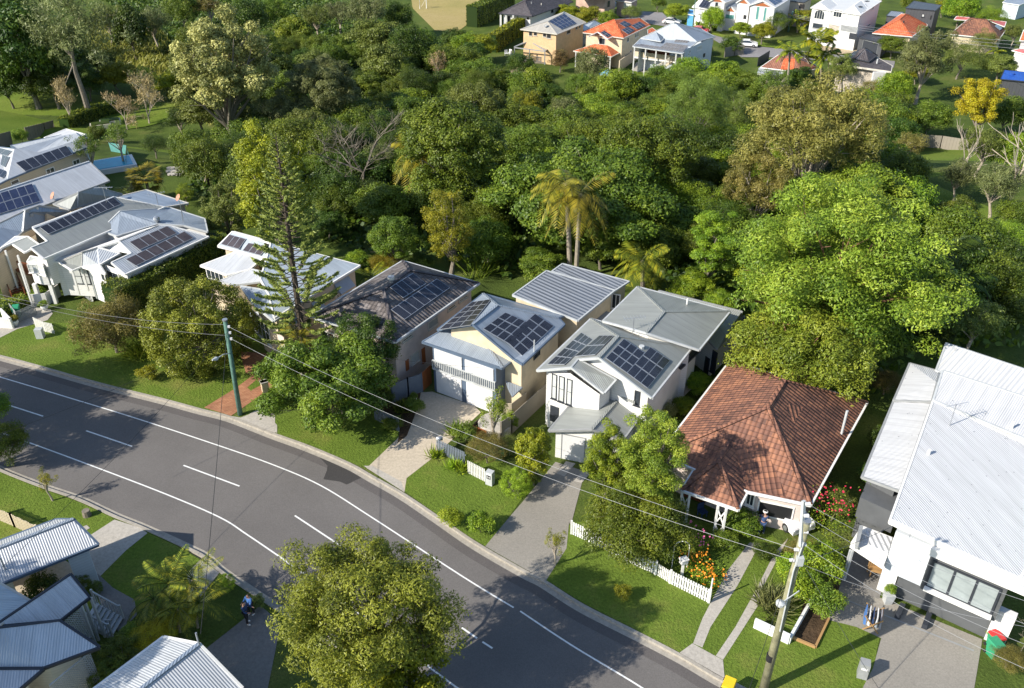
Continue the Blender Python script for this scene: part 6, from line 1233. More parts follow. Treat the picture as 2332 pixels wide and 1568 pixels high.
# listed trees: x, y, width in picture, kind, colour, height, vertical stretch, label
LIST = [
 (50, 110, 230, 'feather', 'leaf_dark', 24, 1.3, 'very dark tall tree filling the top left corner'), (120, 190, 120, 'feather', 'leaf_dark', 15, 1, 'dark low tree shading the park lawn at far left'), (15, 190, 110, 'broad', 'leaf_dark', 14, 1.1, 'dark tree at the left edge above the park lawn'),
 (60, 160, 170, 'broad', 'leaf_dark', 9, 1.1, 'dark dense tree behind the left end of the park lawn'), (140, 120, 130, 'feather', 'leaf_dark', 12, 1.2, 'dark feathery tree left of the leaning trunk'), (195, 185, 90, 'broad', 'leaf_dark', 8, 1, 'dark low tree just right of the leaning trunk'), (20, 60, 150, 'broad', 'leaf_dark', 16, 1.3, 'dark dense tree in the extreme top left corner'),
 (265, 170, 100, 'feather', 'leaf_yellow', 12, 1, 'feathery yellow green tree right of the leaning bare trunk'), (225, 140, 70, 'feather', 'leaf_dark', 10, 1, 'dark shrubby tree behind the leaning trunk'), (297, 72, 92, 'bigleaf', 'leaf_dark', 15, 1.5, 'dark green conical fig like tree near the top left'),
 (240, 45, 90, 'gum', 'leaf_olive', 14, 1, 'olive gum by the dark conical tree near the top edge'), (350, 50, 80, 'gum', 'leaf_grey', 15, 1.2, 'grey green gum between the dark conical tree and the flowered gum'), (415, 25, 90, 'broad', 'leaf_mid', 14, 1, 'green tree at the top edge above the flowered gum'), (470, 15, 80, 'gum', 'leaf_scrub', 12, .8, 'reddish brown twiggy tree at the top edge'),
 (330, 175, 60, 'sparse', 'leaf_fresh', 10, 1, 'slim pale stemmed tree above the bare pink trees'), (395, 185, 90, 'feather', 'leaf_yellow', 8, .9, 'low yellow green shrub tree by the reeds'), (455, 255, 120, 'feather', 'leaf_olive', 10, 1, 'drooping feathery tree under the flowered gum'), (410, 270, 70, 'gum', 'leaf_dark', 9, 1, 'dark small tree above the lawn with stepping stones'),
 (560, 45, 110, 'broad', 'leaf_dark', 15, 1, 'dark green dome at the top edge right of the flowered gum'), (620, 30, 90, 'broad', 'leaf_mid', 14, 1, 'mid green dome at the top edge'), (600, 110, 80, 'column', 'leaf_mid', 14, .7, 'green ivy covered tree behind the flowered gum'), (668, 70, 85, 'bigleaf', 'leaf_bright', 13, 1, 'vivid bright green tree left of the oval'), (720, 40, 80, 'gum', 'leaf_olive', 15, 1, 'olive gum behind the vivid green tree'),
 (770, 30, 70, 'gum', 'leaf_grey', 16, 1, 'grey gum near the top edge'), (835, 25, 110, 'gum', 'leaf_grey', 16, 1, 'wide grey gum at the top edge left of the oval'), (905, 40, 70, 'broad', 'leaf_dark', 16, 1.4, 'dark leafy tree standing beside the oval'), (860, 85, 130, 'feather', 'leaf_olive', 15, 1, 'yellow green feathery dome below the oval'), (930, 110, 110, 'broad', 'leaf_dark', 16, 1.2, 'shadowed tree left of the low yellow green shrubs'),
 (875, 145, 120, 'feather', 'leaf_olive', 12, 1.1, 'yellow tipped feathery tree in front of the shadowed hollow'), (640, 255, 120, 'gum', 'leaf_grey', 13, 1, 'grey gum on the left below the wide gum dome'), (570, 270, 80, 'gum', 'leaf_olive', 11, 1, 'gum by the creek bank left of centre'), (700, 290, 100, 'gum', 'leaf_olive', 12, 1, 'olive gum in the middle left of the wood'), (785, 210, 60, 'column', 'leaf_yellow', 14, 1, 'yellowish column of vine covered tree in the wide gum'),
 (1010, 190, 75, 'broad', 'leaf_dark', 10, 1, 'dark tree in the shadowed hollow below the oval'), (975, 130, 90, 'broad', 'leaf_dark', 12, 1, 'dark tree below the oval fence'), (1060, 140, 90, 'broad', 'leaf_mid', 9, 1, 'rounded tree left of the cream solar house'), (1095, 105, 90, 'feather', 'leaf_yellow', 9, .9, 'yellow green shrub tree beside the long hedge'), (1035, 90, 70, 'broad', 'leaf_dark', 8, .9, 'dark shrub tree at the oval corner'),
 (1140, 185, 65, 'broad', 'leaf_mid', 9, 1.2, 'round green tree left of the sand slope'), (1222, 190, 78, 'bigleaf', 'leaf_fresh', 10, 1.2, 'bright leafy tree in front of the gabled pergola'), (1276, 135, 50, 'column', 'leaf_purple', 10, .65, 'narrow dark purplish tree beside the pergola'), (1348, 148, 82, 'broad', 'leaf_grey', 11, 1.2, 'dark grey green tree in front of the orange lower roof'), (1260, 215, 60, 'feather', 'leaf_mid', 8, 1, 'small green tree under the purplish tree'),
 (1205, 240, 85, 'gum', 'leaf_yellow', 9, 1, 'yellow green gum below the bright leafy tree'), (1285, 260, 80, 'gum', 'leaf_grey', 12, 1.2, 'grey gum below the white pavilion'), (1390, 200, 60, 'feather', 'leaf_mid', 8, 1, 'green shrub tree right of the blue pavilion'), (1370, 235, 85, 'feather', 'leaf_fresh', 11, 1, 'layered fresh green tree standing below the blue pavilion'), (1340, 285, 80, 'broad', 'leaf_mid', 11, 1, 'green dome under the layered tree'),
 (1420, 270, 85, 'broad', 'leaf_fresh', 10, 1, 'light green crown near the curved pale palm'), (1480, 245, 80, 'broad', 'leaf_mid', 10, 1, 'green crown below the pale railing stairs'), (1450, 215, 60, 'shrub', 'leaf_olive', 6, 1, 'low shrubs under the curved pale palm'), (1500, 180, 75, 'broad', 'leaf_mid', 9, 1.1, 'green tree beside the blue grey house stairs'), (1560, 130, 60, 'broad', 'leaf_mid', 9, 1, 'green tree right of the blue grey house'),
 (1545, 300, 100, 'broad', 'leaf_fresh', 12, 1, 'light green crown under the she oaks'), (1135, 290, 100, 'broad', 'leaf_mid', 12, 1, 'mid green crown in the wood under the leafy tree'), (1165, 345, 110, 'broad', 'leaf_mid', 13, 1, 'mid green crown above the layered canopy'), (1230, 320, 100, 'broad', 'leaf_mid', 12, 1, 'mid green crown right of the pale limbed tree'), (1290, 335, 90, 'broad', 'leaf_fresh', 11, .9, 'lighter crown directly above the tall palms'),
 (925, 260, 90, 'broad', 'leaf_mid', 11, 1.2, 'green crown left of the light dome tree'), (865, 290, 100, 'broad', 'leaf_dark', 12, 1.1, 'dark crown left of the leaning golden palm'), (805, 330, 110, 'broad', 'leaf_dark', 14, 1.1, 'dark glossy crown in the shaded middle left wood'), (745, 340, 120, 'broad', 'leaf_mid', 14, 1.2, 'green crown right of the amber tree'), (860, 365, 90, 'gum', 'leaf_grey', 13, 1.1, 'thin grey dying tree left of the leaning golden palm'), (770, 440, 120, 'broad', 'leaf_dark', 11, 1.1, 'dark crown above the cream weatherboard roof'),
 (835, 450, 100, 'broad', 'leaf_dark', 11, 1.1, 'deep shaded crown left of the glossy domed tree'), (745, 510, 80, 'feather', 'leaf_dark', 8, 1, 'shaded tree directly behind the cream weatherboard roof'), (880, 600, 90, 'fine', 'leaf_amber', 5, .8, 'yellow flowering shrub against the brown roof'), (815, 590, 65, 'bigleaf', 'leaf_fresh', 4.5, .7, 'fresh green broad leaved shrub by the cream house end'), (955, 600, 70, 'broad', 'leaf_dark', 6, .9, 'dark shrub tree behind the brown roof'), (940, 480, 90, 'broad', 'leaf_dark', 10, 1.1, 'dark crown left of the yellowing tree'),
 (1110, 560, 80, 'broad', 'leaf_dark', 9, 1.2, 'dark tree behind the blue grey house'), (1130, 470, 120, 'broad', 'leaf_mid', 12, 1.2, 'green crown left under the layered canopy'), (1230, 600, 110, 'feather', 'leaf_mid', 8, .9, 'green feathery tree behind the ribbed rear roof'), (1370, 560, 130, 'feather', 'leaf_mid', 10, .9, 'green tree right of the twin palm trunks'), (1530, 520, 140, 'feather', 'leaf_mid', 12, 1, 'green crown right of the layered canopy'), (1480, 640, 60, 'feather', 'leaf_mid', 5, .8, 'low foliage behind the grey hip roof'), (1580, 650, 110, 'feather', 'leaf_fresh', 7, .9, 'feathery green tree behind the lower grey roof'), (1640, 690, 80, 'feather', 'leaf_fresh', 6, 1, 'feathery green shrub tree against the grey roof corner'), (1600, 450, 110, 'feather', 'leaf_mid', 13, 1.1, 'green feathery crown left of the brown gum'), (1645, 380, 100, 'bigleaf', 'leaf_fresh', 12, 1, 'fresh green crown under the she oaks at centre right'),
 (1470, 440, 100, 'broad', 'leaf_mid', 11, 1, 'green crown at the right end of the layered canopy'),
 (1755, 190, 90, 'gum', 'leaf_casuarina', 9, .9, 'soft olive tree in front of the patched roof house'), (1760, 250, 110, 'fine', 'leaf_olive', 9, .8, 'grey green shrub tree left of the brown gum'), (1920, 155, 75, 'gum', 'leaf_olive', 9, 1.1, 'olive tree in front of the wide eaved brown house'), (2010, 270, 130, 'broad', 'leaf_mid', 13, 1, 'green crown between the brown gum and the golden tree'), (2040, 200, 90, 'broad', 'leaf_fresh', 10, 1, 'fresh green crown right of the pale chimney wall'), (1985, 205, 60, 'fine', 'leaf_brown', 9, 1.1, 'bronze leafed tree beside the pale chimney wall'),
 (2075, 330, 80, 'gum', 'leaf_brown', 10, .9, 'brownish gum above the grey timber fence'), (2120, 270, 100, 'broad', 'leaf_mid', 11, 1, 'green crown left of the golden tree'), (2035, 102, 75, 'feather', 'leaf_mid', 8, .8, 'round umbrella tree in front of the black garage'), (2090, 165, 60, 'feather', 'leaf_yellow', 6, .9, 'yellow green shrub under the round umbrella tree'), (2190, 130, 120, 'fine', 'leaf_olive', 9, .8, 'olive green thicket right of the thick trunked tree'), (2280, 150, 80, 'feather', 'leaf_olive', 8, 1, 'dark olive shrub tree above the blue roof'), (2240, 95, 70, 'fine', 'leaf_olive', 7, 1, 'grey green shrub below the pink iron roof'),
 (2300, 260, 100, 'broad', 'leaf_mid', 12, 1.1, 'green crown at the right edge below the blue roof'), (2310, 350, 110, 'broad', 'leaf_fresh', 12, 1.1, 'bright green crown low at the right edge'), (2240, 330, 110, 'gum', 'leaf_olive', 11, 1, 'olive gum by the shaded lawn'), (2190, 400, 90, 'gum', 'leaf_grey', 14, 1.2, 'grey gum with slender trunk on the shaded lawn'), (2280, 420, 120, 'gum', 'leaf_grey', 15, 1.1, 'thin grey gum with pale forked trunk at the right'), (2310, 490, 90, 'broad', 'leaf_mid', 9, 1, 'green tree at the right edge below the pale forked gum'),
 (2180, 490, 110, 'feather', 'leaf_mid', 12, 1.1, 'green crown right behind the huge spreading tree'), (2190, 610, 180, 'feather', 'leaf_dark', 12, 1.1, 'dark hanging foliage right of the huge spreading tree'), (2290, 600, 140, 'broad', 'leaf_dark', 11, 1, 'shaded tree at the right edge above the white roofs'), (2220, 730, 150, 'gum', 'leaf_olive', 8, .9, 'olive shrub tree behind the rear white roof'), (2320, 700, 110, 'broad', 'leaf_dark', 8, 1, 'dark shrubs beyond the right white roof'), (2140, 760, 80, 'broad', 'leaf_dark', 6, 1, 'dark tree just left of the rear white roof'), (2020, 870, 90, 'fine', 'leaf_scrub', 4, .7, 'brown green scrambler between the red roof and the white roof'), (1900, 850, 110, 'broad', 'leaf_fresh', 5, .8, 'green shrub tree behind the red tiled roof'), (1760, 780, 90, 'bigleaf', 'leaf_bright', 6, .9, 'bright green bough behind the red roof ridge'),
 (2010, 1000, 70, 'broad', 'leaf_dark', 3.5, 1.2, 'dark shrubbery in the gap beside the red tiled roof'), (1980, 1075, 60, 'feather', 'leaf_dark', 3, 1, 'dark creeper in the gap by the charcoal wing'), (1903, 1148, 95, 'fine', 'leaf_olive', 4.6, 1.1, 'upright olive shrub tree at the red roof corner'),
 (1830, 1255, 90, 'fine', 'leaf_scrub', 3.2, .9, 'red tinged shrub in front of the carport of the red tiled house'), (1875, 1280, 110, 'shrub', 'leaf_fresh', 3.6, 1.1, 'tall flowering hedge with red blossoms by the wooden pole'), (1830, 1330, 100, 'shrub', 'leaf_fresh', 3.2, 1, 'dense green hedge shrub left of the wooden pole'), (1880, 1370, 90, 'shrub', 'leaf_mid', 2.8, 1, 'green hedge shrub above the garden bed'), (1800, 1290, 70, 'shrub', 'leaf_fresh', 2.4, 1, 'leafy shrub beside the twin wheel tracks'),
 (1590, 875, 70, 'bigleaf', 'leaf_fresh', 3.6, .9, 'spiky leaved shrub between the white house and the red roof'), (1560, 925, 55, 'bigleaf', 'leaf_fresh', 3, .9, 'lower spiky leaved shrub by the red roof eave'), (1515, 935, 60, 'fine', 'leaf_grey', 4.6, 1.1, 'grey green wispy tree beside the gabled house wall'), (1160, 1015, 70, 'fine', 'leaf_olive', 3.4, .8, 'olive shrub behind the grey picket fence'), (1110, 1020, 110, 'fine', 'leaf_scrub', 3.0, .75, 'brownish twiggy shrub with fallen leaves behind the grey fence'), (1060, 985, 60, 'shrub', 'leaf_mid', 2.0, .8, 'strappy green planting at the drive edge'), (1175, 1100, 78, 'round', 'leaf_vivid', 2.6, 1, 'round vivid green bush beside the gravel drive'), (1160, 960, 45, 'broad', 'leaf_fresh', 4.5, 1.1, 'small green tree by the timber side fence'), (1210, 1090, 50, 'shrub', 'leaf_mid', 1.6, .8, 'low green foliage under the yellow green tree'),
 (1130, 935, 80, 'sparse', 'leaf_fresh', 5.2, 1.3, 'thin leafed young tree in front of the garage doors'), (1028, 1180, 62, 'shrub', 'leaf_vivid', 1.5, .9, 'dark vivid shrub on the kerb edge lawn'), (1095, 1190, 66, 'shrub', 'leaf_fresh', 1.8, .95, 'lighter shrub beside the gravel drive entrance'), (1266, 1235, 55, 'sparse', 'leaf_yellow', 3.7, 1.25, 'young feathery yellow green tree with white painted stem'), (1419, 1350, 42, 'shrub', 'leaf_yellow', 2.0, 1.15, 'small leafy sapling in the front lawn'), (1690, 1190, 90, 'shrub', 'leaf_mid', 1.4, .6, 'low garden planting below the verandah'), (1740, 1255, 60, 'shrub', 'leaf_dark', 1.2, .6, 'dark low planting beside the lawn of the tiled house'), (1650, 1230, 70, 'shrub', 'leaf_mid', 1.6, .7, 'rose bushes beside the arch'),
 (104, 1095, 46, 'sparse', 'leaf_amber', 3.9, 1.3, 'thin yellow leafed young tree on the south verge'), (12, 1010, 105, 'broad', 'leaf_mid', 7, 1.2, 'dark green street tree at the left edge casting shade on the road'), (-20, 930, 90, 'broad', 'leaf_fresh', 6, 1, 'leafy branch of a tree cut by the left edge'), (514, 1328, 46, 'round', 'leaf_vivid', 2.2, 1, 'round vivid green bush beside the south kerb'), (93, 1340, 92, 'shrub', 'leaf_dark', 5.2, .7, 'dark citrus tree between the two lower left roofs'), (180, 1333, 55, 'round', 'leaf_mid', 1.6, .9, 'clipped round hedge beside the lattice stairs'), (215, 1340, 40, 'round', 'leaf_mid', 1.3, .9, 'second clipped round hedge beside the lattice stairs'),
 (400, 1410, 110, 'fine', 'leaf_gold', 3.0, .8, 'golden leafed shrub below the clump of palms'), (345, 1450, 110, 'fine', 'leaf_gold', 2.4, .7, 'golden leafed shrub above the corner roof'), (270, 1500, 130, 'round', 'leaf_mid', 2.0, .8, 'clipped green hedge beside the corner roof'), (250, 1545, 100, 'round', 'leaf_mid', 2.0, .8, 'lower clipped green hedge at the bottom edge'), (300, 1440, 60, 'shrub', 'leaf_bright', 2.2, .9, 'bright green shrub left of the palms'), (585, 1372, 40, 'shrub', 'leaf_olive', 1.6, .8, 'olive shrub beside the street tree trunk'), (75, 1215, 40, 'fine', 'leaf_olive', 2.2, 1, 'small grey green shrub by the cream picket fence'), (2300, 1500, 90, 'fine', 'leaf_scrub', 2.0, .7, 'twiggy brown shrub at the lower right edge'), (2270, 1440, 50, 'shrub', 'leaf_fresh', 1.6, .9, 'leafy plant beside the red and green bins'),
 (275, 565, 10, 'shrub', 'leaf_mid', 1, 1, None), (622, 832, 62, 'round', 'leaf_olive', 1.9, .75, 'clipped olive shrub on the brick path'), (335, 850, 50, 'shrub', 'leaf_yellow', 1.4, .7, 'yellowish ground shrub below the round tree'), (945, 925, 50, 'shrub', 'leaf_mid', 1.4, .8, 'strappy plants along the blue fence'), (895, 965, 50, 'shrub', 'leaf_mid', 1.2, .7, 'clumping plants at the end of the blue fence'), (870, 910, 60, 'shrub', 'leaf_dark', 1.8, .8, 'dark planting behind the short blue fence'),
 (205, 600, 10, 'shrub', 'leaf_mid', 1, 1, None), (45, 310, 38, 'broad', 'leaf_fresh', 3.4, 1, 'small round green tree beside the timber park fence'), (195, 335, 80, 'sparse', 'leaf_mid', 8, 1, 'leafy tree leaning over the solar roof at the far left'), (265, 305, 75, 'sparse', 'leaf_mid', 9, 1, 'slim forked tree beside the blue pool'), (350, 330, 70, 'fine', 'leaf_dark', 7, .9, 'dark tree at the edge of the stepping stone lawn'), (455, 370, 75, 'gum', 'leaf_grey', 9, 1.2, 'grey green tree above the fan palm'), (420, 440, 45, 'column', 'leaf_fresh', 6, .7, 'narrow green shrub tree behind the blue shed roof'), (500, 340, 80, 'fine', 'leaf_fresh', 8, 1, 'fresh green tree left of the amber tree'), (300, 400, 10, 'shrub', 'leaf_mid', 1, 1, None), (220, 300, 50, 'broad', 'leaf_mid', 5, .9, 'green shrub tree at the hedge by the park'),
 (1290, 30, 60, 'feather', 'leaf_yellow', 6, .9, 'yellow green tree behind the cream solar roof'), (1340, 35, 65, 'feather', 'leaf_yellow', 6, .9, 'yellow green shrub tree between the brick building and cream roof'), (1385, 45, 50, 'broad', 'leaf_fresh', 5, 1, 'green shrub left of the white wall at the top'), (1440, 30, 55, 'fine', 'leaf_olive', 5, .9, 'grey olive shrub by the upper street'), (1400, 5, 40, 'feather', 'leaf_mid', 5, 1, 'small green tree at the brick balcony'),
 (1540, 25, 62, 'feather', 'leaf_vivid', 8, .9, 'vivid yellow green street tree left of the blue tarp'), (1623, 42, 58, 'broad', 'leaf_vivid', 8, 1.2, 'bright green street tree in front of the white townhouse'), (1690, 65, 52, 'feather', 'leaf_vivid', 6, .9, 'yellow green street tree behind the white parked car'), (1738, 72, 60, 'feather', 'leaf_yellow', 6, 1, 'yellowing street tree right of the white parked car'), (1768, 50, 62, 'fine', 'leaf_mid', 8, 1.1, 'dark green tree between the townhouse and the upper power pole'), (1445, 60, 40, 'shrub', 'leaf_yellow', 3, .8, 'yellowish bush beside the orange roof'), (1665, 105, 60, 'shrub', 'leaf_dark', 3, .8, 'dark bush behind the grey courtyard fence'), (1600, 112, 50, 'shrub', 'leaf_dark', 2.6, .8, 'dark bush right of the blue grey house'), (1830, 40, 50, 'feather', 'leaf_yellow', 7, 1, 'yellow green foliage left of the arched window house'), (1955, 20, 40, 'shrub', 'leaf_fresh', 4, 1, 'green shrub behind the tall white house'), (2190, 20, 90, 'broad', 'leaf_fresh', 8, .9, 'green tree mass behind the black box house'), (2150, 15, 50, 'feather', 'leaf_yellow', 6, 1, 'yellow green shrub right of the black box house'), (2260, 40, 80, 'fine', 'leaf_fresh', 6, .8, 'green shrubs above the pink iron roof'), (2215, 60, 50, 'feather', 'leaf_fresh', 5, .8, 'bright shrub above the old tiled roof'), (2080, 8, 60, 'broad', 'leaf_mid', 7, .8, 'green tree at the top edge above the black box'), (2310, 75, 50, 'gum', 'leaf_olive', 6, 1, 'olive tree near the right edge above the orange roof'), (1500, 8, 40, 'shrub', 'leaf_mid', 4, 1, 'shrub at the top edge by the upper street'), (1235, 60, 10, 'shrub', 'leaf_mid', 1, 1, None), (1860, 168, 46, 'fine', 'leaf_mid', 6, .8, 'dark shrub under the cluster of tall palms'), (1800, 215, 60, 'fine', 'leaf_fresh', 5, .8, 'fresh green shrub under the single tall palm'), (1395, 120, 26, 'shrub', 'leaf_dark', 3, 1, 'dark hedge plant beside the orange house wall'), (1510, 150, 24, 'shrub', 'leaf_mid', 2, 1, 'shrub under the cream stairs'),
]
for (x, y, w_, kd, cl, ht, vs, lb) in LIST:
    if lb is None: continue
    small = ht < 3.2
    tree(x, y, w_, kd, cl, lb, ht, vs, name='shrub' if small else ('gum_tree' if kd == 'gum' else 'tree'), cat='shrub' if small else 'tree', bark='bark_pale' if kd in ('gum', 'sparse') else 'bark_grey', n=12 if kd in ('gum', 'sparse') else 7)
# fill of the wood: smaller trees wherever the listed crowns leave the slope open
random.seed(5)
poly = [(640, -30), (920, 60), (1030, 110), (1130, 200), (1250, 235), (1330, 220), (1450, 240), (1560, 200), (1700, 230), (1900, 250), (2050, 300), (2040, 420), (2140, 560), (2330, 560), (2330, 760), (2080, 800), (1740, 790), (1690, 690), (1500, 640), (1300, 570), (1150, 640), (930, 590), (830, 590), (700, 530), (520, 500), (430, 440), (420, 390), (560, 330), (480, 270), (420, 230), (330, 60), (180, -30)]
def inpoly(x, y, P_):
    c = False
    for i in range(len(P_)):
        (x1, y1), (x2, y2) = P_[i-1], P_[i]
        if (y1 > y) != (y2 > y) and x < (x2-x1)*(y-y1)/(y2-y1)+x1: c = not c
    return c
# candidates laid out on the land itself
cand = []
for gy in np.arange(66, 250, 5.6):
    for gx in np.arange(-110, 95, 5.6):
        X, Y = gx+random.uniform(-2.2, 2.2), gy+random.uniform(-2.2, 2.2); q = Rp((X, Y, T(X, Y)))
        if not inpoly(q[0], q[1], poly): continue
        if any((X-t[3])**2+(Y-t[4])**2 < (t[5]*.5)**2 for t in TREES): continue
        cand.append((X, Y, q))
fillers = 0
LB = {'leaf_dark': 'dark green understorey tree in the wood across the middle', 'leaf_mid': 'mid green understorey tree in the wood across the middle', 'leaf_fresh': 'light green understorey tree in the wood across the middle', 'leaf_olive': 'olive green understorey tree in the wood across the middle'}
for X, Y, q in cand:
    if fillers >= 270: break
    ht = random.uniform(4.0, 7.5); R = random.uniform(2.4, 4.0); cl = random.choice(['leaf_dark', 'leaf_mid', 'leaf_mid', 'leaf_olive' if q[0] < 900 else 'leaf_fresh']); kd = random.choice(['broad', 'feather', 'fine', 'broad'])
    t = Rp((X, Y, T(X, Y)+ht-R*.6)); tree(t[0], t[1], 2*R*F/t[2], kd, cl, LB[cl], ht, 1, name='understorey_tree', group='understorey trees of the wood', bark='bark_dark'); fillers += 1
print('fillers', fillers, len(TREES))

# hedges: long clipped masses built as leafy boxes
def hedge(pts, wd, ht, colr, label, name='hedge', dens=150, L=.16, W=.09, seed=3, rough=.18):
    rng = np.random.default_rng(seed); line = [G(p) for p in pts]; P_, N_ = [], []
    for a, b in zip(line, line[1:]):
        d = (b-a); Ln = d.length; d.normalize(); s_ = Vector((-d.y, d.x, 0)); n = int(dens*Ln*(wd+2*ht))
        for face, ar in (('t', wd), ('l', ht), ('r', ht)):
            k = int(dens*Ln*ar); u = rng.uniform(0, Ln, k); v = rng.uniform(0, 1, k); bmp = rough*(np.sin(u*1.9)+np.sin(u*4.3+v*5))*.5+rng.normal(size=k)*.06
            if face == 't': o_ = (v-.5)*wd; z = ht+bmp; nn = np.array([0, 0, 1.0])
            else: sg = 1 if face == 'l' else -1; o_ = sg*(wd/2+bmp*.8); z = v*ht; nn = np.array([s_.x*sg, s_.y*sg, .3])
            o_ = np.broadcast_to(o_, (k,)); z = np.broadcast_to(z, (k,)); q = np.stack([a.x+d.x*u+s_.x*o_, a.y+d.y*u+s_.y*o_, z+a.z+(b.z-a.z)*u/max(Ln, .01)], 1); P_.append(q); N_.append(np.tile(nn, (k, 1))+rng.normal(size=(k, 3))*.5)
    P_ = np.concatenate(P_); N_ = np.concatenate(N_); c0 = line[0].copy(); o0 = np.array([c0.x, c0.y, c0.z]); me = leaves_mesh('foliage', P_-o0, N_, L*rng.uniform(.7, 1.3, len(P_)), W*rng.uniform(.7, 1.3, len(P_)), rng.uniform(0, 1, len(P_)), rng)
    e = empty(name, c0, label, 'hedge'); put('foliage', me, colr, e)
    m_ = MB()
    for a, b in zip(line, line[1:]): m_.beam(Vector((a.x, a.y, a.z+ht-.12)), Vector((b.x, b.y, b.z+ht-.12)), wd-.25, ht-.12)
    o = m_.build('inner_growth', 'leaf_dark', e); return e
hedge(['o 268 742', 'o 380 690', 'o 505 610'], 2.2, 3.8, 'leaf_mid', 'long tall dark green hedge between the white cottage and the cream weatherboard house')
hedge(['e1 -60 400', 'e1 120 280', 'e1 300 205'], 2.0, 3.5, 'leaf_yellow', 'long yellowish clipped hedge left of the cream solar house', dens=40, L=.35, W=.2)
hedge(['o 1075 62', 'o 1130 38', 'o 1160 22'], 3.0, 4.5, 'leaf_mid', 'dark green hedge between the oval and the dark tiled house', dens=30, L=.4, W=.22)
hedge(['a1 560 1110', 'a1 780 1010', 'a1 1060 930'], 2.0, 2.0, 'leaf_mid', 'long low hedge bordering the park lawn', dens=50, L=.3, W=.16)
hedge(['b1 0 1320', 'b1 240 1215'], 1.5, .9, 'leaf_bright', 'low clipped bright hedge inside the white front wall'); hedge(['b1 270 1195', 'b1 390 1145'], 1.1, .7, 'leaf_bright', 'short clipped bright hedge below the timber house stilts')
hedge(['e2 190 185', 'e2 330 220', 'e2 400 240'], 1.5, 1.2, 'leaf_fresh', 'low hedge in front of the white townhouse', dens=40, L=.3, W=.2)

# tall reeds and rough scrub that nobody could count
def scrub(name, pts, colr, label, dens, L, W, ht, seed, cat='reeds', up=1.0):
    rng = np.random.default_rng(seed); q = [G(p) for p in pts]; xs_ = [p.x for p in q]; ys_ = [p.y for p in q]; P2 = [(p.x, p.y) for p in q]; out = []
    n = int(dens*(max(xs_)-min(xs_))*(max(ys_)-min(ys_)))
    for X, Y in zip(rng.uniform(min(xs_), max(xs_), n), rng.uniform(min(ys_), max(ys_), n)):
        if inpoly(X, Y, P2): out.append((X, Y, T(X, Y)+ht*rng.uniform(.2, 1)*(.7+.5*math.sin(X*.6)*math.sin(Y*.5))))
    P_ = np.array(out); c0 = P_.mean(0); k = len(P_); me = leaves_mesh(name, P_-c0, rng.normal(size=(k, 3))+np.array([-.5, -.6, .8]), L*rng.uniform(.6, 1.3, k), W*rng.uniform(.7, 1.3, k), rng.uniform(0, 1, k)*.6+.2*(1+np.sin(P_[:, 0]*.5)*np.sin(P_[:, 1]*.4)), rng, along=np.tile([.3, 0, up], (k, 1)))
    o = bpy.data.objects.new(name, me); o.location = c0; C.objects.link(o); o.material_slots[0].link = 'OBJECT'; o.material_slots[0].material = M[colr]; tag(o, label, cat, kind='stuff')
scrub('reeds', ['o 200 60', 'o 330 40', 'o 400 120', 'o 420 200', 'o 560 260', 'o 540 330', 'o 400 240', 'o 300 160', 'o 190 130'], 'leaf_reed', 'tall pale green reeds and grasses filling the clearing left of the flowered gum', 9, 1.2, .22, 2.2, 5)
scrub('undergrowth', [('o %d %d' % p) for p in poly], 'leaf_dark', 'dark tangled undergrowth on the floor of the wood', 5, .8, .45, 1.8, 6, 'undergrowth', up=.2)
scrub('undergrowth', ['o 1250 560', 'o 1500 630', 'o 1700 690', 'o 1760 830', 'o 2000 900', 'o 2100 800', 'o 2340 800', 'o 2340 560', 'o 1700 500', 'o 1300 480'], 'leaf_mid', 'low green growth behind the row of houses', 5, .7, .4, 1.3, 7, 'undergrowth', up=.2)

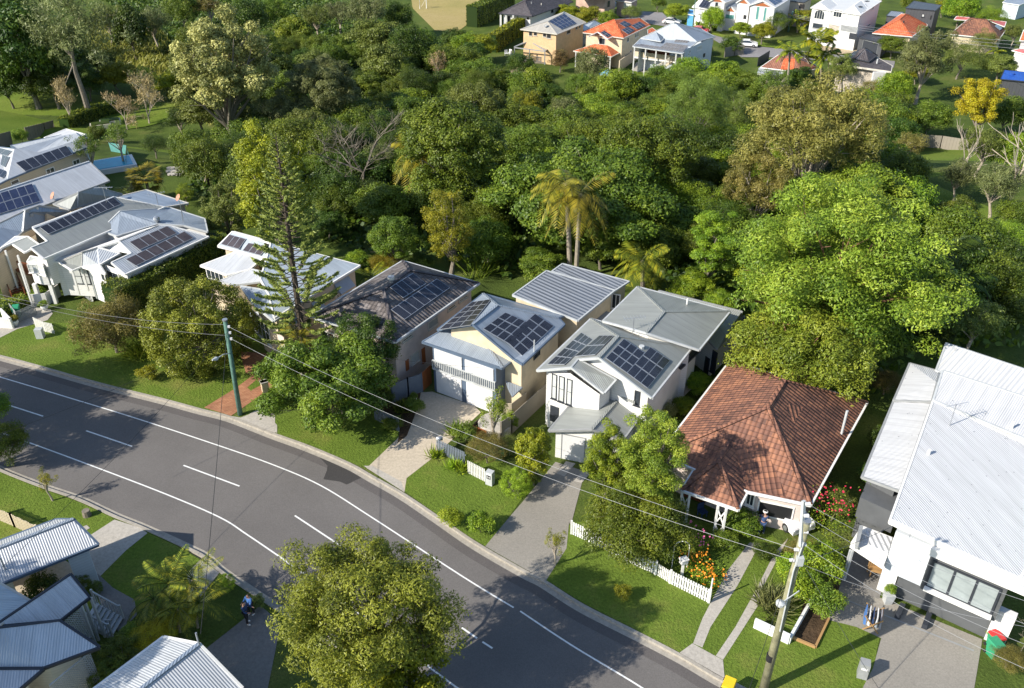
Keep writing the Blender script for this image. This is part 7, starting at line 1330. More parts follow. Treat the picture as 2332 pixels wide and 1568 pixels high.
# palms
def frond_pts(az, L, lift, droop, n=9):
    out = []
    for i in range(n+1):
        t = i/n; r = L*t*(1-.15*t*t); z = lift*L*t-droop*L*t*t; out.append(Vector((math.cos(az)*r, math.sin(az)*r, z)))
    return out
def palm(base, top, label, colr='leaf_palm', nf=16, L=2.6, r=.14, name='palm_tree', fan=False, seed=1, lf=.7, wid=.07, group=None, dr=(.5, 1.15), z0=None, pal=22):
    # base and top are picture points: foot of the trunk on the land and crown centre above it
    b = G(base) if isinstance(base, str) else base; tp = px(top); best = min((abs(Rp((b.x, b.y, b.z+h/10))[1]-tp[1]), h/10) for h in range(3, 260)); H_ = best[1]
    e = empty(name, b, label, 'palm tree', group); rng = random.Random(seed); lean = (tp[0]-Rp((b.x, b.y, b.z+H_))[0])*Rp((b.x, b.y, b.z+H_))[2]/F
    m_ = MB(); pts = [Vector((lean*(t**1.6), 0, H_*t)) for t in (0, .25, .5, .75, 1)]; m_.tube([pts[0]-Vector((0, 0, .3))]+pts[1:], [r*1.3, r*1.1, r, r*.95, r*.9], 8)
    m_.build('trunk', 'bark_palm', None).parent = e
    P_, N_, A_, LL = [], [], [], []; sm = MB()
    for k in range(nf):
        az = k*2.4+rng.uniform(-.2, .2); f = rng.uniform(0, 1); lift = 1.1*(1-f)+.0; drp = dr[0]+(dr[1]-dr[0])*f; fp = frond_pts(az, L*rng.uniform(.85, 1.1), lift, drp)
        sm.tube(fp, [.03, .028, .025, .022, .02, .018, .015, .012, .01, .005], 3, cap=False)
        sd_ = Vector((-math.sin(az), math.cos(az), 0))
        if fan:
            c = fp[4]; ax = (fp[4]-fp[3]).normalized()
            for q in range(18):
                a = -1.35+2.7*q/17; d = (ax*math.cos(a)+sd_*math.sin(a)+Vector((0, 0, -.25*abs(a)))).normalized(); ln = L*.42; P_.append(c+d*ln*.5); A_.append(d); N_.append(d.cross(sd_*math.cos(a)+ax*.01)+Vector((0, 0, .6))); LL.append(ln)
        else:
            for q in range(pal):
                t = .12+.86*q/(pal-1); i = min(int(t*9), 8); c = fp[i].lerp(fp[i+1], t*9-i); ax = (fp[i+1]-fp[i]).normalized(); ln = lf*(math.sin(math.pi*min(1, t*.9+.12))**.6)*L/2.6
                for s_ in (-1, 1):
                    d = (sd_*s_+ax*.6+Vector((0, 0, -.45-.5*f))).normalized(); P_.append(c+d*ln*.5); A_.append(d); N_.append(ax.cross(d)*s_*(1 if True else 1)+Vector((0, 0, .3))); LL.append(ln)
    rg = np.random.default_rng(seed); k = len(P_); P_ = np.array([tuple(p) for p in P_]); me = leaves_mesh('crown', P_, np.array([tuple(p) for p in N_]), np.array(LL), np.full(k, wid*L/2.6), rg.uniform(.1, .9, k), rg, along=np.array([tuple(p) for p in A_])*4)
    put('crown', me, colr, e, (lean, 0, H_)); o = sm.build('frond_stems', colr, None); o.parent = e; o.location = (lean, 0, H_); return e
palm('o 1297 640', 'o 1287 415', 'left of the twin tall golden palms behind the ribbed roof', 'leaf_palmgold', 20, 3.6, .22, seed=2, lf=1.0, wid=.07, dr=(.5, 1.4)); palm('o 1311 650', 'o 1322 440', 'right of the twin tall golden palms behind the ribbed roof', 'leaf_palmgold', 18, 3.4, .2, seed=3, lf=1.0, wid=.07, dr=(.6, 1.5))
palm('o 972 480', 'o 955 345', 'solitary leaning golden palm in the middle of the wood', 'leaf_palmgold', 17, 3.8, .2, seed=4, lf=1.1, wid=.07, dr=(.6, 1.7)); palm('o 1462 690', 'o 1463 590', 'dark green feather palm behind the gabled house rear roof', 'leaf_palm', 20, 3.2, .2, seed=5, lf=.9)
palm('o 690 868', 'o 680 775', 'yellow green palm at the foot of the tall pine', 'leaf_palmgold', 12, 2.0, .12, seed=6, lf=.7, dr=(.5, 1.5)); palm('o 840 660', 'o 845 630', 'arching palm between the cream house and the brown roof', 'leaf_palm', 11, 2.2, .12, seed=7)
palm('o 1785 250', 'o 1800 113', 'single tall thin palm in front of the patched roof house', 'leaf_palm', 14, 3.0, .18, seed=8, lf=1.0, wid=.13); palm('o 1868 195', 'o 1862 95', 'tallest palm of the cluster beside the patched roof house', 'leaf_palm', 18, 4.0, .18, seed=9, lf=1.2, wid=.15); palm('o 1850 190', 'o 1835 130', 'shorter palm left in the cluster beside the patched roof house', 'leaf_palm', 14, 3.2, .16, seed=10, lf=1.0, wid=.14); palm('o 1885 195', 'o 1885 120', 'right palm in the cluster beside the patched roof house', 'leaf_palm', 14, 3.2, .16, seed=11, lf=1.0, wid=.14)
palm('o 1478 232', 'o 1472 205', 'curved yellowish palm by the tall dead stump above the creek', 'leaf_palmgold', 10, 3.2, .2, seed=12, lf=.9, wid=.12); palm('o 345 460', 'o 330 405', 'yellow green fan palm behind the blue shed roof', 'leaf_palmgold', 30, 2.6, .18, seed=13, fan=True, wid=.16, dr=(.7, 1.3)); palm('o 300 465', 'o 300 440', 'lower fan palm beside the larger fan palm', 'leaf_palmgold', 20, 2.2, .16, seed=14, fan=True, wid=.14, dr=(.7, 1.3))
palm('o 2170 700', 'o 2150 575', 'tall dark palm right of the huge spreading tree', 'leaf_dark', 18, 3.4, .2, seed=15, lf=1.0, dr=(.8, 1.7)); palm('o 2130 720', 'o 2100 590', 'dark shaded palm under the huge spreading tree', 'leaf_dark', 16, 3.2, .2, seed=16, lf=1.0, dr=(.8, 1.7)); palm('o 2200 740', 'o 2190 640', 'lower dark palm at the edge of the shade', 'leaf_dark', 16, 3.0, .2, seed=17, lf=1.0, dr=(.8, 1.7))
for i, (b_, t_, s_, l_) in enumerate((('o 395 1400', 'o 385 1330', 2.1, 'tallest palm of the golden cane clump by the front lawn'), ('o 430 1390', 'o 440 1320', 2.0, 'palm of the cane clump nearest the kerb'), ('o 360 1420', 'o 350 1365', 2.0, 'palm of the cane clump nearest the lattice house'), ('o 450 1430', 'o 455 1375', 1.9, 'palm of the cane clump nearest the corner roof'), ('o 410 1440', 'o 405 1385', 1.8, 'lowest palm in the middle of the cane clump'))): palm(b_, t_, l_, 'leaf_palm', 13, s_, .07, 'cane_palm', seed=20+i, lf=.6, wid=.06, dr=(.4, 1.0))
palm('o 2100 160', 'o 2085 135', 'small fan palm behind the wide eaved brown house', 'leaf_palmgold', 18, 2.6, .2, seed=30, fan=True, wid=.2); palm('o 1815 75', 'o 1815 45', 'palm behind the upper power pole', 'leaf_palm', 14, 3.0, .16, seed=31, wid=.15); palm('o 1845 75', 'o 1845 52', 'second palm beside the arched window house', 'leaf_palm', 14, 3.0, .16, seed=32, wid=.15); palm('o 2270 140', 'o 2268 118', 'palm by the pink trimmed house', 'leaf_palm', 14, 2.6, .16, seed=33, wid=.15); palm('o 2200 45', 'o 2200 15', 'palm behind the pink trimmed house', 'leaf_palmgold', 14, 3.0, .16, seed=34, wid=.15)

# tall pine with whorled branches
def pine(base, top, label):
    b = G(base); tp = px(top); H_ = min((abs(Rp((b.x, b.y, h/10))[1]-tp[1]), h/10) for h in range(20, 300))[1]; lean = (tp[0]-Rp((b.x, b.y, H_))[0])*Rp((b.x, b.y, H_))[2]/F
    e = empty('hoop_pine', b, label, 'pine tree'); rng = random.Random(3); ctr = lambda z: Vector((lean*(z/H_)**1.3, 0, z)); tr = MB(); tr.tube([ctr(H_*t/8)-Vector((0, 0, .2 if t == 0 else 0)) for t in range(9)], [.3, .28, .25, .22, .19, .16, .12, .08, .02], 8)
    P_, A_, LL = [], [], []; z = H_*.17
    while z < H_*.985:
        f = (z/H_-.22)/.78; R = 3.55*(1-f)**.75*(1 if f > .1 else .85)+.12; nb = 6 if f < .8 else 5; off = rng.uniform(0, 6.28)
        for k in range(nb):
            az = off+k*6.283/nb+rng.uniform(-.15, .15); L = R*rng.uniform(.78, 1.08); up = .12+.35*f; d = Vector((math.cos(az), math.sin(az), 0)); pts = [ctr(z)+d*L*t+Vector((0, 0, L*(up*t+.12*t*t-.10*math.sin(t*3)))) for t in (0, .3, .6, .85, 1)]
            tr.tube(pts, [.045, .035, .025, .018, .01], 4, cap=False); sd_ = Vector((-d.y, d.x, 0))
            nt = max(4, int(L*9))
            for q in range(nt):
                t = .34+.66*q/(nt-1); i = min(3, int(t*4)); c = pts[i].lerp(pts[i+1], t*4-i) if i < 4 else pts[4]; wd = .5*(1-.5*abs(t-.7))*min(1, L*.7)
                for s_ in (-1, 1):
                    for w in range(6):
                        dd = (sd_*s_*rng.uniform(.35, 1)+d*.7+Vector((0, 0, rng.uniform(.1, .8)))).normalized(); ln = wd*rng.uniform(.4, .8); st = c+dd*ln*rng.uniform(0, .6); P_.append(st+dd*ln*.3); A_.append(dd); LL.append(ln)
        z += .62-.22*f
    tr.build('trunk', 'bark_dark', None).parent = e; k = len(P_); rg = np.random.default_rng(9); P_ = np.array([tuple(p) for p in P_])
    me = leaves_mesh('foliage', P_, rg.normal(size=(k, 3))+np.array([-.3, -.5, .8]), np.array(LL), np.full(k, .07), rg.uniform(.1, .9, k), rg, along=np.array([tuple(p) for p in A_])*4); put('foliage', me, 'leaf_pine', e)
    return e
pine('o 700 850', 'o 628 305', 'tall open branched hoop pine rising in front of the cream weatherboard house')

# bare and dead trees
def bare(base, Hm, label, spread=.5, mat='bark_pale', name='bare_tree', seed=1, depth=5, thick=.02, lean=(0, 0), twigs=None, group=None, nb=3):
    b = G(base); e = empty(name, b, label, 'tree', group); rng = random.Random(seed); m_ = MB(); tips = []
    def grow(p, d, L, r, k):
        q = p+d*L; mid = p.lerp(q, .5)+Vector((rng.gauss(0, .05), rng.gauss(0, .05), rng.gauss(0, .03)))*L; m_.tube([p, mid, q], [r, r*.8, r*.6], 5 if k > 2 else 3, cap=False)
        if k == 0: tips.append((q, d)); return
        for _ in range(nb if k < depth else nb+1): nd = (d+Vector((rng.gauss(0, spread), rng.gauss(0, spread), rng.gauss(.12, spread*.5)))).normalized(); grow(q if rng.random() < .7 else mid, nd, L*rng.uniform(.6, .85), r*.6, k-1)
    grow(Vector((0, 0, -.2)), Vector((lean[0], lean[1], 1)).normalized(), Hm*.32, Hm*thick, depth); o = m_.build('branches', mat, None); o.parent = e
    if twigs:
        rg = np.random.default_rng(seed); P_ = np.array([tuple(q) for q, d in tips for _ in range(5)])+rg.normal(size=(len(tips)*5, 3))*Hm*.03; A_ = np.array([tuple(d) for q, d in tips for _ in range(5)])*2; k = len(P_); me = leaves_mesh('twigs', P_, rg.normal(size=(k, 3)), np.full(k, Hm*.07), np.full(k, Hm*.008), rg.uniform(0, 1, k), rg, along=A_); put('twigs', me, twigs, e)
bare('o 166 292', 7.5, 'leafless pinkish twiggy tree on the park lawn edge', .34, seed=2, twigs='leaf_twig'); bare('o 340 282', 8.5, 'bare pale pink tree beside the slim pale stemmed tree', .45, seed=3, twigs='leaf_twig'); bare('o 290 296', 6.5, 'bare spreading twiggy tree above the pool house', .6, seed=4, twigs='leaf_twig'); bare('o 835 470', 13, 'dead grey tree with tangled branches left of the golden palm', .5, 'bark_grey', seed=5, thick=.014); bare('o 1005 200', 6, 'leafless purple grey bush in the shadowed hollow', .35, seed=6, twigs='leaf_twig', thick=.012, name='bare_shrub'); bare('o 610 205', 9, 'dead white branched tree right of the flowered gum', .5, seed=7, depth=4, thick=.014); bare('o 2290 500', 13, 'pale forked dead limbed gum on the right lawn', .45, seed=8, depth=4, thick=.02); bare('o 2178 430', 10, 'slender pale leaning trunk on the right lawn', .35, seed=9, depth=3, thick=.014); bare('o 525 720', 3.5, 'leafless frangipani like shrub between the round tree and the scrub', .6, 'bark_grey', seed=10, thick=.02, name='bare_shrub'); bare('o 2325 1490', 3.2, 'bare vine twigs at the lower right edge', .6, seed=11, thick=.01, name='bare_shrub')
# tall leaning gum at the top left
b = G('o 208 272'); e = empty('gum_tree', b, 'tall leaning thin trunked gum with wispy grey crown on the park edge', 'tree'); tp = px('o 160 60'); h_ = 21.0
q = lambda s_, h: (lambda p: Vector((p.x-b.x, p.y-b.y, p.z-b.z)))(CAM+ray(s_)*((b.y)/ray(s_).y))
tp_ = [q(s_, 0) for s_ in ('o 208 272', 'o 190 215', 'o 172 165', 'o 165 130', 'o 160 90', 'o 150 50')]; m_ = MB(); m_.tube([tp_[0]-Vector((0, 0, .3))]+tp_[1:], [.55, .45, .38, .3, .2, .06], 8)
for s_, t_ in (('o 165 130', 'o 130 60'), ('o 163 115', 'o 200 60'), ('o 165 130', 'o 120 100'), ('o 168 145', 'o 155 190'), ('o 160 90', 'o 180 30')): m_.tube([q(s_, 0), q(t_, 0)+Vector((0, random.uniform(-2, 2), 0))], [.18, .04], 5)
m_.build('trunk', 'bark_grey', None).parent = e; crown('wisp', 77, 14000, 60, .17, .07, .016, vr=.95, open_=.35, inner=.6, wob=.35, droop=.6, low=-.7); cc = q('o 160 72', 0); put('crown', KIN['wisp'][0][0], 'leaf_grey', e, tuple(cc), (8.4, 6, 8.4))

# strappy plants
def strappy(at, r, n, ht, colr, label, seed=1, name='strappy_plant'):
    b = G(at); rng = np.random.default_rng(seed); k = n; az = rng.uniform(0, 6.28, k); el = rng.uniform(.3, 1.3, k); d = np.stack([np.cos(az)*np.cos(el), np.sin(az)*np.cos(el), np.sin(el)], 1); L = ht*rng.uniform(.7, 1.2, k)
    P_ = d*L[:, None]*.55; P_[:, :2] += rng.normal(size=(k, 2))*r*.35; me = leaves_mesh('leaves', P_, np.cross(d, rng.normal(size=(k, 3))), L, np.full(k, .07), rng.uniform(0, 1, k), rng, along=d*5); e = empty(name, b, label, 'plant'); put('leaves', me, colr, e)
for a, r, n, ht, cl, lb in (('o 320 815', 1.0, 260, 1.9, 'leaf_bright', 'bright spiky strap leaved clump left of the round tree'), ('o 440 850', 1.2, 220, 1.0, 'leaf_olive', 'grassy clump under the front of the round tree'), ('o 475 848', 1.0, 160, .9, 'leaf_olive', 'smaller grassy clump under the round tree beside the pole'), ('o 993 1040', .5, 120, .8, 'leaf_vivid', 'bright strappy clump left in front of the grey fence'), ('o 1035 1065', .5, 120, .8, 'leaf_vivid', 'bright strappy clump in front of the grey fence end'), ('o 1052 1072', .5, 110, .75, 'leaf_vivid', 'bright strappy clump left of the white fence'), ('o 1760 1392', .9, 200, 1.6, 'leaf_grey', 'large grey spiky bird of paradise clump beside the wooden pole'), ('o 1742 1370', .7, 130, 1.4, 'leaf_grey', 'smaller grey spiky clump behind the large one'), ('o 1040 990', .7, 150, 1.1, 'leaf_mid', 'dark strappy clump by the concrete drive'), ('o 920 935', .8, 160, 1.0, 'leaf_mid', 'strappy border clump along the blue fence'), ('o 890 975', .7, 140, .9, 'leaf_mid', 'strappy clump on the verge by the blue fence'), ('o 1085 640', 1.2, 60, 3.0, 'leaf_fresh', 'broad leaved banana plant behind the brown roof'), ('o 300 760', 1.0, 160, 1.6, 'leaf_dark', 'dark strappy clump in the shade left of the round tree')): strappy(a, r, n, ht, cl, lb, seed=int(n+ht*10))
def flowers(at, r, n, colr, label, ht=.8):
    b = G(at); e = empty('flowering_plant', b, label, 'plant'); rng = np.random.default_rng(n); k = n*14; P_ = rng.normal(size=(k, 3))*np.array([r*.5, r*.5, ht*.3])+np.array([0, 0, ht*.5]); me = leaves_mesh('leaves', P_, rng.normal(size=(k, 3))+np.array([0, 0, .8]), np.full(k, .13), np.full(k, .06), rng.uniform(0, 1, k), rng); put('leaves', me, 'leaf_fresh', e)
    P_ = rng.normal(size=(n, 3))*np.array([r*.5, r*.5, ht*.2])+np.array([0, 0, ht*.95]); me = leaves_mesh('flowers', P_, rng.normal(size=(n, 3))*.5+np.array([-.3, -.5, 1]), np.full(n, .14), np.full(n, .12), rng.uniform(0, 1, n), rng); put('flowers', me, colr, e)
flowers('o 1608 1325', .9, 90, 'flower_orange', 'orange flowering clump behind the white picket fence'); flowers('o 1582 1290', .8, 60, 'flower_orange', 'orange flowers beside the rose arch'); flowers('o 1590 1262', .5, 22, 'flower_pink', 'pink roses beside the arch', 1.4); flowers('o 1560 1240', .4, 10, 'flower_pink', 'small pink rose on the fence end', 1.6); flowers('o 1888 1240', 1.0, 40, 'flower_red', 'red bougainvillea on the hedge by the wooden pole', 3.6); flowers('o 1850 1210', .9, 30, 'flower_red', 'reddish shrub blossoms at the carport corner', 3.0)
# ------------------------------------------------------------------ poles and wires
def top_h(base, top):              # height of an upright thing from its foot and top in the picture
    b = G(base); return b, min((abs(Rp((b.x, b.y, b.z+h/20))[1]-px(top)[1]), h/20) for h in range(2, 500))[1]
def pole(base, top, label, mat, r=.17, name='power_pole', lean_x=None):
    b, H_ = top_h(base, top); e = empty(name, b, label, 'power pole'); q = Rp((b.x, b.y, b.z+H_)); lx = (px(top)[0]-q[0])*q[2]/F
    m_ = MB(); m_.tube([(0, 0, -.3), (lx*.5, 0, H_*.5), (lx, 0, H_)], [r*1.15, r, r*.85], 12); o = m_.build('pole_shaft', mat, None, True); o.parent = e
    return e, b, H_, Vector((b.x+lx, b.y, b.z+H_))
LP, lb, lh, lt = pole('o 547 945', 'o 512 729', 'green painted wooden power pole with a street lamp beside the brick path', 'pole_green', .17)
RPo, rb, rh, rt_ = pole('o 1738 1572', 'g3 1005 445', 'tall weathered wooden power pole with steel arm at the lower right', 'pole_wood', .2)
FPo, fb_, fh, ft = pole('e2 955 245', 'e2 993 85', 'green power pole on the upper street beside the arched window house', 'pole_green', .2)
def atY(s, Y): d = ray(s); return CAM+d*(Y/d.y)
def prt(e, mb, name, mat=None): o = mb.build(name, mat, None); o.parent = e; o.location = -Vector(e.location); return o
# street lamp arm on the green pole
m_ = MB(); a = atY('c1 1945 180', lb.y-.15); b_ = atY('c1 1850 215', lb.y-1.0); m_.tube([a, a.lerp(b_, .5)+Vector((0, 0, .1)), b_], .04, 6); prt(LP, m_, 'lamp_arm', 'trim_lightgrey')
m_ = MB(); c = atY('c1 1832 224', lb.y-1.2); d = (b_-a).normalized(); m_.tube([b_, c, c+d*.35], [.07, .16, .06], 8); prt(LP, m_, 'lamp_head', 'trim_lightgrey')
m_ = MB(); m_.tube([lt-Vector((0, 0, .05)), lt+Vector((0, 0, .04))], .19, 10); prt(LP, m_, 'pole_cap', 'steel')
for k, z in enumerate((.5, 1.0, 1.5)): m_ = MB(); m_.box(lt+Vector((.22, -.1, -z)), (.16, .12, .16)); prt(LP, m_, 'insulator', 'porcelain')
# steel arm on the wooden pole
m_ = MB(); a = atY('g3 990 300', rb.y+.1); b_ = atY('g3 955 615', rb.y+.0)-Vector((0, .25, 0)); m_.beam(a, b_, .16, .14); prt(RPo, m_, 'steel_arm', 'trim_lightgrey')
m_ = MB(); m_.tube([rt_-Vector((0, 0, .05)), rt_+Vector((0, 0, .05))], rh*0+.2, 12); prt(RPo, m_, 'pole_cap', 'steel')
INS = []
for s_ in ('g3 1012 318', 'g3 1000 408', 'g3 995 530', 'g3 980 625', 'g3 925 665', 'g3 890 745'):
    p = atY(s_, rb.y-.1); INS.append(p); m_ = MB(); m_.tube([p-Vector((.1, 0, 0)), p+Vector((.1, 0, 0))], [.08, .1], 8); prt(RPo, m_, 'insulator', 'porcelain')
m_ = MB(); p = atY('g3 950 750', rb.y-.25); m_.box(p, (.3, .25, .5)); prt(RPo, m_, 'fuse_box', 'trim_lightgrey')
m_ = MB(); p = atY('d4 152 485', rb.y-.6); lathe(m_, p, [(.02, .15), (.22, .05), (.2, -.1), (.05, -.25)], 10); m_.beam(p, Vector((rb.x+.6, rb.y, p.z+.2)), .05, .05); prt(RPo, m_, 'lamp_head', 'trim_lightgrey')
m_ = MB(); a = atY('d4 265 190', rb.y-.22); b_ = atY('d4 215 330', rb.y-.22); m_.tube([a, b_, atY('d4 150 620', rb.y-.24)], .04, 6); prt(RPo, m_, 'cable_conduit', 'trim_lightgrey')
m_ = MB(); p = atY('d4 104 745', rb.y-.0); m_.tube([p-Vector((0, 0, .22)), p+Vector((0, 0, .22))], .215, 12); prt(RPo, m_, 'metal_band', 'black')
m_ = MB(); p = ft-Vector((0, 0, .8)); m_.beam(p-Vector((.9, 0, 0)), p+Vector((.9, 0, 0)), .12, .12); m_.beam(p-Vector((.7, 0, .8)), p+Vector((.7, 0, -.8)), .12, .12); prt(FPo, m_, 'crossarm', 'timber')
def wire(a, b, sag, label, r=.018, mat='wire', group=None):
    pts = [a.lerp(b, t/14)-Vector((0, 0, 4*sag*(t/14)*(1-t/14))) for t in range(15)]; o0 = pts[0].copy(); m_ = MB(); m_.tube([p-o0 for p in pts], r, 4, cap=False)
    o = m_.build('power_line', mat, None); o.location = o0; tag(o, label, 'power line', group)
wire(lt+Vector((.2, -.1, -.5)), INS[4], 1.0, 'upper insulated cable between the green pole and the wooden pole', .011, 'wire_light'); wire(lt+Vector((.2, -.1, -1.5)), INS[5], 1.1, 'lower insulated cable between the green pole and the wooden pole', .011, 'wire_light')
wire(lt+Vector((-.1, 0, -.4)), Z('b1 -300 1060', 8.2), .8, 'upper cable running left from the green pole', .016, 'wire'); wire(lt+Vector((-.1, 0, -1.3)), Z('b1 -300 1085', 7.8), .7, 'lower cable running left from the green pole', .016, 'wire')
wire(lt+Vector((0, 0, -.9)), Z('d1 1700 1110', 5.6), .3, 'thin service wire crossing the road to the corner roof', .016, 'black'); wire(lt+Vector((0, 0, -1.0)), Z('d1 15 545', 5.0), .5, 'thin service wire crossing the road to the carport', .014, 'black'); wire(lt+Vector((0, 0, -1.1)), Z('o -60 1010', 6.5), .5, 'thin wire from the green pole to the left edge', .014, 'black')
wire(lt+Vector((.1, 0, -1.2)), Z('c2 1950 300', 4.2), .3, 'service wire from the green pole to the garage house balcony', .014, 'black')
for i, (ip, pe) in enumerate(((0, 'o 2420 1395'), (1, 'o 2420 1452'), (2, 'o 2420 1500'), (3, 'o 2420 1560'))): wire(INS[ip], Z(pe, 10.0-.2*i), .5, ('topmost', 'second', 'third', 'lowest')[i]+' of the four cables running right from the wooden pole', .011, 'wire_light')
wire(INS[5], Z('o 2420 1440', 7.5), .6, 'low thick cable from the wooden pole over the clothes rack', .011, 'wire_light')
wire(atY('g3 970 760', rb.y-.2), Z('g2 478 330', 6.0), .15, 'service wire from the wooden pole to the modern house roof corner', .014, 'wire'); wire(atY('g3 970 760', rb.y-.2), G('d4 630 900'), .1, 'thin stay wire from the wooden pole down to the drive', .012, 'wire') 
wire(INS[4], G('d3 1200 920', 6)+Vector((0, 0, 0)), .2, 'thin wire from the wooden pole down to the front lawn', .012, 'black')
for i in range(3): wire(ft-Vector((0, 0, .7+.3*i)), Z('e3 %d %d' % (1500, 330+30*i), 5.0), .8, ('upper', 'middle', 'lower')[i]+' street cable crossing the orange roofs on the upper street', .022, 'wire_light')
for i in range(2): wire(ft-Vector((0, 0, .9+.3*i)), Z('e2 %d %d' % (1150, 128+12*i), 3.0), .3, ('upper', 'lower')[i]+' cable from the upper green pole to the arched window house', .011, 'wire_light')
m_ = MB(); p = G('e2 228 220'); m_.tube([p, p+Vector((0, 0, 6.5))], [.12, .08], 8); m_.tube([p+Vector((0, 0, 6.5)), p+Vector((.9, 0, 6.9))], .05, 6); tag(m_.build('street_lamp', 'pole_green'), 'green street lamp post beside the red parked car', 'street lamp')
# ------------------------------------------------------------------ fences and walls
def fence(pts, ht, mat, label, name='fence', pick=0, th=.05, post=0, cat='fence', zig=.0, cap=None, sl=0):
    q = [G(p) for p in pts]; o0 = q[0].copy(); e = empty(name, o0, label, cat); up = Vector((0, 0, 1)); m_ = MB()
    for a, b in zip(q, q[1:]):
        a, b = a-o0, b-o0; L = (b-a).length; d = (b-a).normalized(); rz = math.atan2(d.y, d.x)
        if pick:
            for k in range(int(L/pick)+1):
                p = a+d*k*pick; h_ = ht*(1+zig*math.sin(k*1.3)); m_.box((p.x, p.y, p.z+h_/2), (pick*.62, .03, h_), rz)
            for z in (.25, .8): m_.beam(a+up*ht*z+Vector((d.y, -d.x, 0))*-.04, b+up*ht*z+Vector((d.y, -d.x, 0))*-.04, .04, .08)
        else: m_.beam(a+up*ht, b+up*ht, th, ht)
    m_.build('pickets' if pick else 'panel', mat, None).parent = e
    if post:
        for a, b in zip(q, q[1:]):
            L = (b-a).length; n_ = max(1, int(L/post)); 
            for k in range(n_+1):
                p = a.lerp(b, k/n_)-o0; m2 = MB(); m2.box((p.x, p.y, p.z+(ht+.06)/2), (.12, .12, ht+.06)); m2.build('post', cap or mat, None).parent = e
    return e
fence(['d3 345 148', 'd3 500 220', 'd3 620 285', 'd3 752 345'], 1.05, 'white_paint', 'white picket fence in front of the grey green shrubby tree', 'picket_fence', .16, post=3, cap='white_paint'); fence(['d3 822 388', 'd3 1010 482'], 1.05, 'white_paint', 'short white picket fence in front of the orange flowers', 'picket_fence', .16, post=2.5, cap='white_paint')
e = fence(['d3 766 352', 'd3 818 384'], .95, 'trim_white', 'white metal pedestrian gate between the picket fences', 'garden_gate', .12, cat='gate')
fence(['c2 1852 1195', 'c2 1998 1270'], 1.1, 'fence_white', 'short white board fence beside the numbered letterbox', 'board_fence', .14); fence(['c2 1590 1015', 'c2 1830 1130'], 1.15, 'fence_bluegrey', 'grey blue paling fence in front of the twiggy shrub', 'paling_fence', .15)
fence(['c2 1062 740', 'c2 1268 845'], 1.2, 'fence_bluegrey', 'dark blue grey slatted fence at the verge by the concrete drive', 'paling_fence', .15); fence(['c2 1212 600', 'c2 1345 545', 'c2 1462 505'], 1.7, 'fence_bluegrey', 'long blue fence along the concrete drive', 'boundary_fence', post=2.2); fence(['c2 1465 500', 'c2 1540 430'], 1.7, 'slat_orange', 'orange brown timber gate beside the double garage', 'side_gate', cat='gate')
fence(['f3 770 600', 'f3 850 545', 'f3 1112 300'], 1.7, 'fence_greytimber', 'weathered timber side fence between the garage house and the gabled house', 'boundary_fence', post=2.4); fence(['f3 790 460', 'f3 850 455', 'f3 960 370'], 1.7, 'fence_cream', 'cream panel screen beside the drying rack', 'screen_fence')
fence(['f3 545 545', 'f3 660 590'], .8, 'slat_orange', 'low orange slatted enclosure wall beside the concrete drive', 'slat_screen', cat='screen'); fence(['f3 545 545', 'f3 645 465'], .8, 'bark_dark', 'dark slatted side of the tank enclosure', 'slat_screen', cat='screen'); fence(['f3 660 590', 'f3 760 610', 'f3 850 540'], .8, 'fence_greytimber', 'low timber wall of the tank enclosure', 'slat_screen', cat='screen')
m_ = MB(); p = G('f3 725 520'); lathe(m_, p, [(1.25, 0), (1.25, .75), (1.1, .85), (.01, .95)], 20); tag(m_.build('water_tank', 'concrete', None, False), 'round pale water tank inside the slatted enclosure by the garage', 'water tank')
fence(['e4 -30 590', 'e4 108 600'], 1.0, 'fence_white', 'white front wall at the far left by the driveway', 'garden_wall', cat='wall', th=.15); fence(['e4 105 602', 'e4 28 520'], 1.0, 'fence_white', 'white return wall beside the flower pot', 'garden_wall', cat='wall', th=.15); fence(['e4 255 430', 'e4 370 420', 'e4 465 350'], 1.2, 'fence_white', 'curved white paling wall below the white cottage', 'garden_wall', cat='wall', th=.1); fence(['e4 275 590', 'e4 350 625', 'e4 420 640'], 1.0, 'fence_white', 'white paling fence beside the scraggly shrub tree', 'board_fence', .15)
fence(['e4 145 555', 'e4 288 490'], 1.1, 'trim_grey', 'grey slatted bin enclosure by the left driveway', 'bin_enclosure', .12, cat='screen'); fence(['e4 95 490', 'e4 145 555'], 1.1, 'trim_grey', 'solid end of the grey bin enclosure', 'bin_enclosure', cat='screen'); fence(['e4 285 670', 'e4 340 668'], .9, 'trim_lightgrey', 'pale green service box beside the left driveway', 'service_box', cat='box', th=.5)
fence(['a1 -60 1275', 'a1 120 1225'], 1.8, 'fence_timber', 'timber park fence at the far left', 'boundary_fence'); fence(['a1 240 1190', 'a1 390 1140', 'a1 470 1115'], 1.8, 'fence_timber', 'dark timber park fence beside the raised white awning', 'boundary_fence', post=2.4)
fence(['a4 1395 1245', 'a4 1615 1260', 'a4 1830 1295', 'a4 2150 1340'], 2.0, 'fence_greytimber', 'weathered grey timber fence along the shaded lawn below the golden tree', 'boundary_fence', post=2.7); fence(['d1 -60 120', 'd1 130 200', 'd1 340 300'], 1.1, 'fence_cream', 'cream picket fence on the lawn at the lower left', 'picket_fence', .14, post=3.5, zig=.03)
